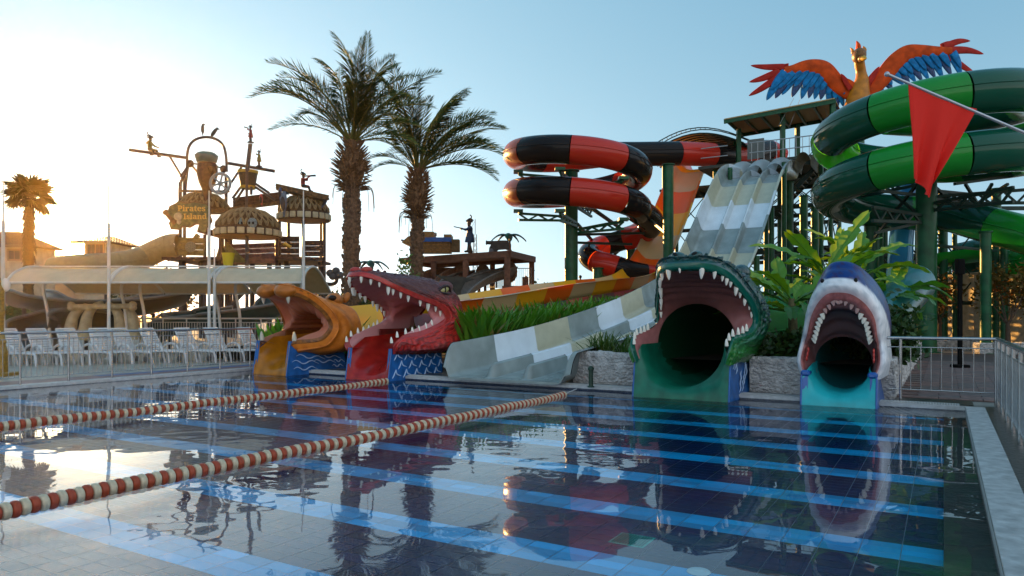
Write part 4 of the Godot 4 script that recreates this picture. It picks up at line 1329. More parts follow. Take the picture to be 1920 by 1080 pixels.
	for q in [[1634, 31.5, 6.2, .3, "green column behind the banana leaves under the green coil"], [1848, 27.0, 4.6, .19, "slim green column left of the far concrete wall"], [1768, 33.5, 7.2, .2, "slim green column just right of the thick flag pillar"], [1882, 30.0, 4.8, .16, "slim green column near the right edge of the picture"], [1868, 31.5, 7.0, .19, "green column between the two slim ones near the right edge"], [1656, 34.0, 6.0, .2, "slim green column behind the blue slide tube"], [1528, 38.0, 7.2, .2, "slim steel column right of the white slide foot"], [1507, 37.0, 7.6, .2, "steel column behind the white slide's right edge"], [1480, 38.5, 8.6, .2, "steel column close beside the white slide"]]:
		column(q[4], q[0], q[1], q[2], q[3], steel, "columns under the green coil")
	var ga2 := MB.new()
	for a in [-150.0, -60.0, 20.0, 70.0, 120.0]:
		for h in [gh.call(a - 360.0 if a > -90 else a) - 1.12]:
			var e: Vector3 = Vector3(gc.x + 3.4 * sin(deg_to_rad(a)), h, gc.z + 3.4 * cos(deg_to_rad(a)))
			truss(ga2, e, Vector3(gc.x, h - .1, gc.z), .5, .11, 4)
	for q in [[1715, 365, 27.8, 1650, 358, 26], [1640, 437, 27, 1715, 420, 27.8], [1790, 345, 26, 1900, 330, 28], [1752, 350, 28, 1835, 420, 30], [1770, 420, 33, 1890, 345, 29], [1810, 345, 28, 1860, 425, 30], [1860, 345, 28, 1810, 425, 31], [1720, 345, 28, 1640, 445, 31], [1752, 460, 28, 1868, 470, 31], [1640, 335, 31, 1720, 400, 28]]:
		ga2.beam(at(q[0], q[1], q[2]), at(q[3], q[4], q[5]), .1)
	obj("support_arms", ga2, dsteel, gcoil, true)
	# steel frame between the columns of the green coil
	var ft := thing("coil_frame", "dark green braced steel frame standing behind the green spiral slide", "frame", at(1770, 592, 35) * Vector3(1, 0, 1))
	var fx := [1652, 1720, 1790, 1862, 1930]
	for k in 5:
		for dd in [33.5, 37.0]:
			var p: Vector3 = at(fx[k], 592, dd) * Vector3(1, 0, 1)
			obj("column", MB.new().rod(p, p + Vector3(0, 6.6, 0), .11, 8), steel, ft, true)
			if k < 4:
				var p2: Vector3 = at(fx[k + 1], 592, dd) * Vector3(1, 0, 1)
				for lv in [2.1, 4.3, 6.5]: obj("beam", MB.new().beam(p + Vector3(0, lv, 0), p2 + Vector3(0, lv, 0), .12, .18), dsteel, ft, true)
				for lv in [2.1, 4.3]:
					obj("brace", MB.new().rod(p + Vector3(0, lv, 0), p2 + Vector3(0, lv + 2.2, 0), .035, 6), dsteel, ft, true)
					obj("brace", MB.new().rod(p2 + Vector3(0, lv, 0), p + Vector3(0, lv + 2.2, 0), .035, 6), dsteel, ft, true)
	# low green trough and tubes at the foot
	var lowg := thing("low_green_slide", "low green open slide and tube bend at the foot of the green coil", "slide", at(1820, 660, 31))
	tube_section(lowg, "tube_section", spline([at(1990, 470, 31), at(1940, 492, 30), at(1905, 488, 32), at(1875, 478, 34)], 6), .85, gbright)
	tube_section(lowg, "tube_section", spline([at(1875, 478, 34), at(1840, 480, 35), at(1800, 488, 35.5)], 6), .85, gdark)
	var tro := []
	for k in 9:
		var p := at(1850 - k * 16, 482 + k * 2.2, 34)
		var row := PackedVector3Array()
		for i in 9:
			var a := PI * i / 8
			row.append(p + Vector3(0, -.7 * sin(a) + .5, .8 * cos(a)))
		tro.append(row)
	obj("trough", MB.new().grid(tro), gbright, lowg, true)
	# pale blue slide behind the banana plants
	var bl := thing("blue_tube_slide", "pale blue translucent tube slide descending behind the banana plants", "slide", at(1690, 650, 26))
	var bm := mat("tube_blue", Color(0.05, 0.20, 0.36), 0.15, 0, {"coat": 0.7, "back": Color(.2, .6, .8)})
	var bp := spline([at(1705, 345, 33), at(1696, 400, 32.5), at(1690, 450, 32), at(1688, 490, 31), at(1686, 520, 30), at(1684, 545, 29), at(1684, 570, 28.5), at(1684, 590, 28)], 6)
	var bcut := [0, 9, 18, 27, 36, 42]
	for k in 5: tube_section(bl, "tube_section", slice_path(bp, bcut[k], bcut[k + 1]), .47, bm)

func make_bird() -> void:
	# ---- the firebird statue above the green coil ----
	var B := at(1610, 200, 40)
	var o := thing("bird_statue", "huge orange bird statue with spread red and blue wings above the green slide", "statue", B)
	var K := 40.0 / F
	var W := func(x: float, y: float, z := 0.0) -> Vector3:   # outline measured about the body, in the statue's own metres
		return Vector3((1380 + x * .28125 - 1610) * K, (200 - (50 + y * .28125)) * K, z)
	var orange := mat("bird_orange", Color(0.80, 0.28, 0.015), 0.4, 0, {"vary": .4, "vs": .3, "back": Color(.2, .08, .01)})
	var gold := mat("bird_gold", Color(0.80, 0.46, 0.04), 0.4, 0, {"vary": .35, "vs": 1.5})
	var rd := mat("bird_red", Color(0.78, 0.09, 0.010), 0.5, 0, {"vary": .35, "vs": .3, "spec": .2})
	var crim := mat("bird_crimson", Color(0.52, 0.03, 0.02), 0.5, 0, {"vary": .3, "vs": .4, "spec": .2})
	var blu := mat("bird_blue", Color(0.012, 0.27, 0.66), 0.5, 0, {"vary": .4, "vs": .5, "spec": .2})
	var dbl := mat("bird_navy", Color(0.012, 0.08, 0.26), 0.4, 0, {"vary": .5, "vs": 1.2})
	var body := MB.new()
	body.tube(spline([W.call(815, 620), W.call(815, 520), W.call(822, 440), W.call(838, 360), W.call(836, 300, -.05), W.call(818, 250, .1), W.call(808, 215, .2)], 6), PackedFloat32Array(range(37).map(func(k): return lerpf(.78, .27, smoothstep(0.0, 0.7, k / 36.0)))), 16)
	obj("body", body, orange, o)
	var head := MB.new()
	head.ball(W.call(806, 205, .25), Vector3(.36, .42, .45), Basis.IDENTITY, 16, 11)
	head.ball(W.call(806, 235, .55), Vector3(.2, .2, .3), Basis.IDENTITY, 10, 8)
	obj("head", head, mat("bird_brown", Color(0.40, 0.17, 0.04), .4, 0, {"vary": .6, "vs": 2.0}), o)
	obj("beak", MB.new().lathe([Vector2(.16, 0), Vector2(.13, .15), Vector2(.07, .3), Vector2(.01, .42)], 10, Transform3D(Basis.from_euler(Vector3(PI * .62, 0, 0)), W.call(806, 240, .7))), gold, o)
	for s in [-1.0, 1.0]: obj("eye", MB.new().ball(W.call(806 + s * 26, 195, .52), Vector3(.06, .06, .06)), mat("black", Color.BLACK, .2), o)
	for q in [[770, 185, 762, 140, .1], [806, 170, 803, 95, .17], [842, 185, 848, 130, .12]]:
		obj("crest_feather", MB.new().tube(spline([W.call(q[0], q[1], .15), W.call((q[0] + q[2]) * .5 + 4, (q[1] + q[3]) * .5, .1), W.call(q[2], q[3], 0)], 4), [q[4], q[4] * 1.2, q[4] * 1.25, q[4] * 1.2, q[4] * 1.05, q[4] * .85, q[4] * .6, q[4] * .35, .02], 8, true, false, .6), orange if q[4] < .15 else rd, o)
	var fan := func(root: Vector3, tip: Vector3, bend: float, w: float, m: Material, called: String) -> void:
		var d := tip - root
		var mid := root + d * .55 + Vector3(0, bend, 0)
		var sp := spline([root, mid, tip], 6)
		var rr := []
		for k in sp.size():
			var f := float(k) / (sp.size() - 1)
			rr.append(maxf(.015, w * (0.7 + .75 * f) * pow(1.0 - f, .8)))
		obj(called, MB.new().tube(sp, rr, 8, true, false, -.3), m, o)
	for side in 2:
		var arm: Array = [[800, 430], [735, 385], [690, 350], [650, 300], [600, 245], [540, 226], [470, 226], [390, 245], [330, 250]] if side == 0 else [[850, 420], [920, 370], [980, 310], [1030, 240], [1090, 175], [1160, 130], [1250, 122], [1350, 122], [1450, 118]]
		var pts := arm.map(func(q): return W.call(q[0], q[1], -.15))
		var sp := spline(pts, 5)
		var rr := []
		for k in sp.size():
			var f := float(k) / (sp.size() - 1)
			rr.append(.19 + .29 * sin(PI * clampf(f * .85 + .15, 0, 1)))
		var down := PackedVector3Array()
		for p in sp: down.append(p + Vector3(0, -.30, 0))
		obj("wing", MB.new().tube(down, rr, 14, true, false, -.4), rd, o)
		var reds: Array = [[330, 260, 118, 238, .2], [300, 290, 108, 350, .22], [300, 320, 105, 443, .22], [360, 250, 292, 238, .14]] if side == 0 else [[1400, 125, 1600, 72, .2], [1420, 150, 1690, 160, .24], [1420, 180, 1630, 290, .24], [1380, 120, 1500, 96, .14]]
		for q in reds: fan.call(W.call(q[0], q[1], -.2), W.call(q[2], q[3], -.5), .12 if q[3] < 200 else -.05, float(q[4]) * 1.3, crim, "wing_feather")
		var tips: Array = [[218, 478], [275, 466], [322, 442], [388, 458], [452, 470], [500, 466], [540, 472], [580, 475], [632, 500], [690, 538], [735, 520], [775, 480]] if side == 0 else [[1532, 322], [1460, 312], [1405, 332], [1352, 330], [1310, 342], [1265, 352], [1222, 356], [1180, 362], [1140, 372], [1060, 412], [1000, 420], [930, 425]]
		for k in tips.size():
			var f := float(k) / (tips.size() - 1)
			var root: Vector3 = down[int((1.0 - f * .85) * (down.size() - 1))]
			var tip: Vector3 = W.call(tips[k][0], tips[k][1], -.35 + .02 * (k % 2))
			fan.call(root + Vector3(0, -.1, -.08), tip, .05, .40, dbl if k % 2 else blu, "wing_feather")
			fan.call(root + Vector3(.05, -.1, .04), root.lerp(tip, .66) + Vector3(.12 if side else -.12, 0, .05), .05, .36, blu, "wing_feather")
		var ruff: Array = [[760, 420, 695, 318], [780, 400, 720, 350]] if side == 0 else [[860, 400, 950, 270], [850, 390, 930, 320]]
		for q in ruff: fan.call(W.call(q[0], q[1], .1), W.call(q[2], q[3], .1), .0, .26, crim if q[3] < 330 else rd, "wing_feather")
	obj("stand", MB.new().rod(Vector3(0, -6.0, 0), Vector3(0, -.6, 0), .3, 12), mat("green_steel", Color.WHITE), o)
	for q in [[400, 465, 310, 645], [440, 475, 385, 645], [585, 475, 640, 570]]: obj("guy_wire", MB.new().rod(W.call(q[0], q[1], -.3), W.call(q[2], q[3], -.6), .012, 4), mat("galv", Color.WHITE), o)

# ================= fences, loungers, canopies =================
# a run of railing from a to b (feet), with posts, rails and balusters each of its own
func railing(o: Node3D, a: Vector3, b: Vector3, h: float, step: float, per: int, m: Material, low := .16, second := .13, pr := .022, br := .008) -> void:
	var L := a.distance_to(b)
	var d := (b - a) / L
	var n := maxi(1, int(round(L / step)))
	var post := MB.new().rod(Vector3.ZERO, Vector3(0, h, 0), pr, 8).mesh()
	var bal := MB.new().rod(Vector3(0, low, 0), Vector3(0, h - second, 0), br, 5).mesh()
	obj("top_rail", MB.new().rod(a + Vector3(0, h, 0) - d * .2, b + Vector3(0, h, 0) + d * .03, pr * 1.25, 10), m, o, true)
	obj("rail", MB.new().rod(a + Vector3(0, h - second, 0) - d * .2, b + Vector3(0, h - second, 0), br * 1.3, 6), m, o, true)
	obj("rail", MB.new().rod(a + Vector3(0, low, 0) - d * .2, b + Vector3(0, low, 0), br * 1.3, 6), m, o, true)
	for k in n + 1:
		obj("post", post, m, o).position = a.lerp(b, float(k) / n) - o.position
		if k < n:
			for e in range(1, per): obj("baluster", bal, m, o).position = a.lerp(b, (k + float(e) / per) / n) - o.position

func make_fences() -> void:
	var st_m := mat("stainless", Color(0.45, 0.45, 0.45), 0.22, 0.95, {"vary": .15, "vs": 1.0})
	var o := thing("pool_railing", "long silver pool railing with thin bars in front of the white sun loungers", "railing", st(16.15, 13.1, DECK))
	railing(o, st(16.15, 13.1, DECK), st(16.15, 2.7, DECK), 1.07, .95, 9, st_m)
	o = thing("pool_railing", "short silver railing between the shark and the right hand fence", "railing", st(.62, 13.62, DECK))
	railing(o, st(.62, 13.62, DECK), st(-.70, 13.62, DECK), 1.05, 1.18, 9, st_m, .2, .15)
	o = thing("pool_railing", "silver railing running along the right pool edge towards the viewer", "railing", st(-.72, 13.6, DECK))
	railing(o, st(-.72, 13.5, DECK), st(-.72, 1.0, DECK), 1.05, 1.0, 9, st_m, .12, .15, .026, .011)
	o = thing("pool_railing", "low second silver rail outside the pool fence at the right edge", "railing", st(-2.4, 13.0, DECK))
	railing(o, st(-2.4, 14.5, DECK), st(-2.4, 2.0, DECK), .92, 1.6, 6, st_m, .12, .15, .024, .010)
	var wh := mat("white_rail", Color(0.42, 0.41, 0.38), .5)
	o = thing("back_railing", "white railing with close vertical bars behind the sun loungers", "railing", at(262, 640, 27))
	var a := at(262, 640, 27); a.y = DECK
	var b := at(538, 640, 25.2); b.y = DECK
	railing(o, a, b, 1.32, 1.15, 9, wh, .1, .14, .025, .012)
	a = at(548, 640, 25.0); a.y = DECK
	b = at(640, 640, 24.0); b.y = DECK
	o = thing("back_railing", "short white railing seen between the hippo and the sun deck", "railing", a)
	railing(o, a, b, 1.2, .9, 8, wh, .1, .14, .025, .012)
	a = at(995, 560, 46); a.y = .6
	b = at(1110, 560, 52); b.y = .6
	o = thing("far_fence", "pale mesh fence far beyond the green column of the red coil", "fence", a)
	railing(o, a, b, 2.3, 1.8, 12, mat("far_wire", Color(.4, .4, .38), .6), .1, .2, .03, .012)
	a = at(590, 560, 60); a.y = .5
	b = at(720, 560, 60); b.y = .5
	o = thing("far_fence", "pale mesh fence far behind the two tall date palms", "fence", a)
	railing(o, a, b, 3.4, 2.2, 12, mat("far_wire", Color(.4, .4, .38), .6), .1, .2, .03, .014)

func make_loungers() -> void:
	var m := mat("lounger_white", Color(0.62, 0.61, 0.60), 0.4, 0, {"vary": .12, "vs": 2.0})
	# head at -x, foot at +x
	var o := thing("sun_lounger", "", "sun lounger", Vector3.ZERO, 0, "white sun loungers behind the pool railing")
	for s in [-1.0, 1.0]:
		var z: float = s * .31
		var f := MB.new()
		f.tube(spline([Vector3(-.55, .0, z), Vector3(-.5, .2, z), Vector3(-.42, .36, z), Vector3(.2, .37, z), Vector3(.95, .36, z), Vector3(1.08, .28, z), Vector3(1.14, 0, z)], 5), .035, 8)
		f.tube(spline([Vector3(-.5, .36, z), Vector3(-.42, .52, z + s * .03), Vector3(-.15, .60, z + s * .04), Vector3(.12, .50, z + s * .03), Vector3(.22, .20, z + s * .02), Vector3(.28, 0, z)], 5), .04, 8)
		obj("side_frame", f, m, o)
	var seat := MB.new()
	for k in 13: seat.bevel_box(Vector3(-.38 + k * .112, .37, 0), Vector3(.085, .022, .6), .006)
	obj("seat", seat, m, o)
	var bk := MB.new()
	var bs := Basis(Vector3(0, 0, 1), deg_to_rad(122))
	for k in 9: bk.bevel_box(Vector3(-.42, .38, 0) + bs * Vector3(.06 + k * .088, 0, 0), Vector3(.066, .022, .58), .006, bs)
	for s in [-1.0, 1.0]: bk.beam(Vector3(-.42, .37, s * .29), Vector3(-.42, .37, s * .29) + bs * Vector3(.84, 0, 0), .035, .035)
	bk.bevel_box(Vector3(-.42, .38, 0) + bs * Vector3(.85, 0, 0), Vector3(.06, .03, .6), .01, bs)
	obj("backrest", bk, m, o)
	for s in [-1.0, 1.0]:
		obj("wheel", MB.new().lathe([Vector2(.02, -.02), Vector2(.09, -.02), Vector2(.10, 0), Vector2(.09, .02), Vector2(.02, .02)], 12, Transform3D(Basis(Vector3.RIGHT, PI / 2), Vector3(-.5, .10, s * .38))), mat("grey_plastic", Color(.2, .2, .2), .5), o)
	var xs := [-10, 44, 96, 150, 203, 256, 312, 374, 428, 492]
	var desc := ["white sun lounger cut by the left edge of the picture", "white sun lounger second from the left edge behind the railing", "white sun lounger in front of the curved black slide", "white sun lounger at the left foot of the bone arch", "white sun lounger below the middle of the bone arch", "white sun lounger at the right foot of the bone arch", "white sun lounger below the left end of the white back railing", "white sun lounger just left of the two canopy masts", "white sun lounger just right of the two canopy masts", "white sun lounger nearest to the hippo slide"]
	for i in xs.size():
		var p := at(xs[i], 678, 20.6 + .25 * i)
		p.y = DECK
		var r: Node3D = o if i == 0 else copy(o, p, 0, desc[i])
		r.position = p
		r.scale = Vector3.ONE * .93
		r.rotation.y = -.55 + rnd(-.22, .22)
		r.set_meta("label", desc[i])

func make_canopies() -> void:
	var cloth := mat("canopy_cloth", Color(0.58, 0.48, 0.33), 0.7, 0, {"vary": .12, "vs": .4, "back": Color(.42, .36, .22)})
	var white := mat("white_metal", Color(0.55, 0.54, 0.50), 0.4, 0, {"vary": .1})
	var xs := [[12, 203], [207, 392], [400, 566]]
	var desc := ["long beige arched fabric canopy at the far left above the loungers", "middle beige arched fabric canopy between the two tall masts", "beige arched fabric canopy ending at the mast left of the hippo"]
	for i in 3:
		var a := at(xs[i][0], 592, 24.0)
		var b := at(xs[i][1], 592, 24.0)
		var o := thing("fabric_canopy", desc[i], "canopy", Vector3((a.x + b.x) / 2, DECK, -25.6), 0, "beige canopies over the sun deck")
		var arc := [Vector3(0, 2.62, -24.0), Vector3(0, 2.92, -24.35), Vector3(0, 3.15, -24.95), Vector3(0, 3.2, -25.6), Vector3(0, 3.0, -26.4), Vector3(0, 2.66, -27.2), Vector3(0, 2.38, -27.8)]
		var sp := spline(arc, 3)
		var rows := []
		for k in 7:
			var row := PackedVector3Array()
			for p in sp: row.append(Vector3(lerpf(a.x, b.x, k / 6.0), p.y - .04 * sin(PI * k / 6.0), p.z))
			rows.append(row)
		obj("cloth", MB.new().grid(rows), cloth, o, true)
		for x in [a.x, b.x]:
			var line := PackedVector3Array()
			for p in sp: line.append(Vector3(x, p.y + .02, p.z))
			obj("arch_tube", MB.new().tube(line, .045, 8), white, o, true)
		obj("edge_tube", MB.new().rod(Vector3(a.x, 2.6, -24.0), Vector3(b.x, 2.6, -24.0), .04, 8), white, o, true)
		obj("edge_tube", MB.new().rod(Vector3(a.x, 2.36, -27.8), Vector3(b.x, 2.36, -27.8), .04, 8), white, o, true)
		obj("valance", MB.new().box(Vector3((a.x + b.x) / 2, 3.23, -25.3), Vector3(b.x - a.x, .05, .5), Basis(Vector3.RIGHT, .05)), white, o, true)
		for x in [a.x + .3, b.x - .3]:
			obj("post", MB.new().tube(spline([Vector3(x, DECK, -25.9), Vector3(x - .15, 1.6, -25.9), Vector3(x - .3, 2.5, -25.9), Vector3(x - .1, 3.1, -25.9)], 4), .055, 8), white, o, true)
	var ms := [[6, 345, 22.5, "tall thin mast at the far left edge beside the fan palm"], [204, 352, 23.6, "tall thin mast between the first and second canopy"], [392, 362, 23.4, "tall thin mast in front of the play tower sign"], [402, 470, 23.9, "shorter thin mast just right of the taller one by the play tower"], [569, 362, 23.8, "tall thin mast at the right end of the canopies"]]
	for q in ms:
		var p := at(q[0], 592, q[2])
		var top: float = EYE - (q[1] - HZ) / F * q[2]
		p.y = DECK
		var o := thing("mast", q[3], "mast", p, 0, "white masts on the sun deck")
		obj("pole", MB.new().rod(Vector3.ZERO, Vector3(0, top * .78, 0), .055, 8, .05), white, o)
		obj("tip", MB.new().rod(Vector3(0, top * .78, 0), Vector3(0, top, 0), .025, 6, .018), white, o)
		obj("foot", MB.new().lathe([Vector2(.14, 0), Vector2(.14, .02), Vector2(.07, .04), Vector2(.055, .1)], 10), white, o)
	# bone arch
	var bone := mat("bone", Color(0.55, 0.44, 0.26), .5, 0, {"vary": .3, "vs": .8})
	var o := thing("bone_arch", "cream arch of four curved tusks with a bone across the top", "arch", at(190, 640, 26))
	for q in [[130, 625, 136, 598, 150, 580, 168, 574], [157, 625, 163, 596, 176, 576, 192, 567], [228, 625, 224, 596, 214, 578, 200, 568], [252, 625, 249, 598, 240, 580, 228, 573]]:
		var sp := spline([at(q[0], q[1] + 12, 26), at(q[2], q[3], 26), at(q[4], q[5], 26), at(q[6], q[7], 26)], 6)
		var rr := []
		for k in sp.size(): rr.append(lerpf(.24, .07, float(k) / (sp.size() - 1)))
		obj("tusk", MB.new().tube(sp, rr, 10), bone, o, true)
	var bar := MB.new().rod(at(136, 575, 25.7), at(247, 574, 25.7), .10, 10)
	for q in [[134, 572], [134, 577], [249, 571], [249, 577], [160, 575], [166, 577]]: bar.ball(at(q[0], q[1], 25.7), Vector3(.14, .12, .13))
	obj("bone", bar, bone, o, true)
	# dark raft slides
	var dark := mat("dark_raft", Color(0.02, 0.02, 0.02), .3, 0, {"spec": .4})
	var dk2 := mat("dark_teal", Color(0.015, 0.05, 0.045), .35, 0, {"spec": .4, "vary": .3})
	var hulls := [[[40, 560, 30], [62, 562, 29], [100, 575, 28.5], [170, 582, 28.8], [260, 575, 30], [330, 560, 32]], [[62, 645, 25.5], [64, 618, 26], [90, 602, 26.4], [140, 598, 27], [200, 605, 28]], [[420, 590, 31], [360, 600, 31], [330, 610, 30], [300, 625, 30]], [[540, 560, 32], [500, 585, 30.5], [440, 600, 30], [400, 606, 30.5]]]
	var hd := ["long black raft slide curving under the left canopy", "small black curled slide end behind the loungers", "dark green slide trough under the second canopy", "dark teal slide trough left of the hippo"]
	for i in 4:
		var sp := spline(hulls[i].map(func(q): return at(q[0], q[1], q[2])), 6)
		o = thing("raft_slide", hd[i], "slide", Vector3(sp[0].x, DECK, sp[0].z))
		var fr := MB.frames(sp)
		var rows := []
		for k in sp.size():
			var row := PackedVector3Array()
			var side: Vector3 = (fr[k].z as Vector3).cross(Vector3.UP).normalized()
			for e in 11:
				var a := PI * e / 10
				row.append(sp[k] + side * cos(a) * .8 + Vector3(0, .35 - sin(a) * .75, 0))
			rows.append(row)
		obj("trough", MB.new().grid(rows), dark if i < 2 else dk2, o, true)
		for e in [0, 10]:
			var line := PackedVector3Array()
			for r in rows: line.append(r[e])
			obj("rim", MB.new().tube(line, .07, 7), mat("grey_rim", Color(.10, .10, .09), .4), o, true)
		for k in range(2, sp.size() - 1, 6):
			if sp[k].y > .9: obj("leg", MB.new().rod(Vector3(sp[k].x, 0, sp[k].z), sp[k] - Vector3(0, .4, 0), .07, 8), mat("brown_steel", Color(.06, .035, .025), .5, 0, {"vary": .3}), o, true)

func make_houses() -> void:
	var wall := mat("house_wall", Color(0.50, 0.42, 0.30), .8, 0, {"vary": .2, "vs": .2})
	var roof := mat("house_roof", Color(0.22, 0.11, 0.06), .8, 0, {"vary": .4, "vs": .8})
	var glass := mat("house_glass", Color(0.03, 0.035, 0.035), .15)
	var fr := mat("house_frame", Color(.2, .14, .09), .6)
	var build := func(o: Node3D, x0: float, x1: float, d: float, ytop: float, yroof0: float, yroof1: float, wins: Array) -> void:
		var a := at(x0, ytop, d)
		var b := at(x1, ytop, d)
		var depth := 4.0
		obj("wall", MB.new().box(Vector3((a.x + b.x) / 2, a.y / 2, a.z - depth / 2), Vector3(b.x - a.x, a.y, depth)), wall, o, true)
		var e := .7
		var rz0 := a.z + e
		var rz1 := a.z - depth - e
		var x0r := a.x - e
		var x1r := b.x + e
		var rh: float = EYE - (yroof1 - HZ) / F * d
		var r := MB.new()
		var hip := minf(2.6, (x1r - x0r) * .4)
		var cz := (rz0 + rz1) / 2
		var rows_n := 12
		for k in rows_n:      # courses of tiles stepping up to the ridge
			var f := float(k) / rows_n
			var g := float(k + 1) / rows_n + .02
			var y := lerpf(a.y, rh, f) + .05
			var y2 := lerpf(a.y, rh, minf(g, 1.0)) + .02
			var p0 := [Vector3(x0r + hip * f, y, lerpf(rz0, cz, f)), Vector3(x1r - hip * f, y, lerpf(rz0, cz, f)), Vector3(x1r - hip * f, y, lerpf(rz1, cz, f)), Vector3(x0r + hip * f, y, lerpf(rz1, cz, f))]
			g = minf(g, 1.0)
			var p1 := [Vector3(x0r + hip * g, y2, lerpf(rz0, cz, g)), Vector3(x1r - hip * g, y2, lerpf(rz0, cz, g)), Vector3(x1r - hip * g, y2, lerpf(rz1, cz, g)), Vector3(x0r + hip * g, y2, lerpf(rz1, cz, g))]
			for q in 4: r.face([p0[q], p0[(q + 1) % 4], p1[(q + 1) % 4], p1[q]])
			if k == 0: r.face([p0[3], p0[2], p0[1], p0[0]])
		obj("roof", r, roof, o, true)
		obj("eaves_board", MB.new().box(Vector3((x0r + x1r) / 2, a.y - .02, rz0 + .02), Vector3(x1r - x0r, .22, .06)), fr, o, true)
		for w in wins:
			var p := at(w[0], w[1], d)
			var f := obj("window", MB.new().box(p + Vector3(0, 0, .03), Vector3(w[2] + .2, w[3] + .2, .1)), fr, o, true)
			for s in [-.25, .25]:
				var g := obj("pane", MB.new().box(p + Vector3(s * w[2], 0, .09), Vector3(w[2] * .44, w[3] * .9, .02)), glass, f)
				g.position = -o.position
	var o := thing("house", "cream house with a sloping brown tiled roof left of the sun", "house", at(45, 592, 62))
	build.call(o, -120, 48, 62.0, 462, 468, 430, [[-30, 478, 1.0, .8], [28, 478, 1.0, .8]])
	o = thing("house", "low cream hotel wing with brown roof between the two taller houses", "house", at(150, 592, 70))
	build.call(o, 50, 200, 70.0, 486, 470, 476, [[90, 494, 1.2, .5], [130, 494, 1.2, .5]])
	o = thing("house", "small cream house with brown eaves and two windows right of the sun", "house", at(215, 592, 58))
	build.call(o, 158, 198, 58.0, 455, 446, 438, [[172, 468, .6, .9], [187, 468, .6, .9]])
	# far buildings that close the horizon
	o = thing("house", "long low pale building far behind the palms and pirate deck", "house", at(700, 592, 110))
	build.call(o, 560, 760, 110.0, 566, 560, 558, [[600, 570, 1.5, 1.2], [640, 570, 1.5, 1.2], [690, 570, 1.5, 1.2]])

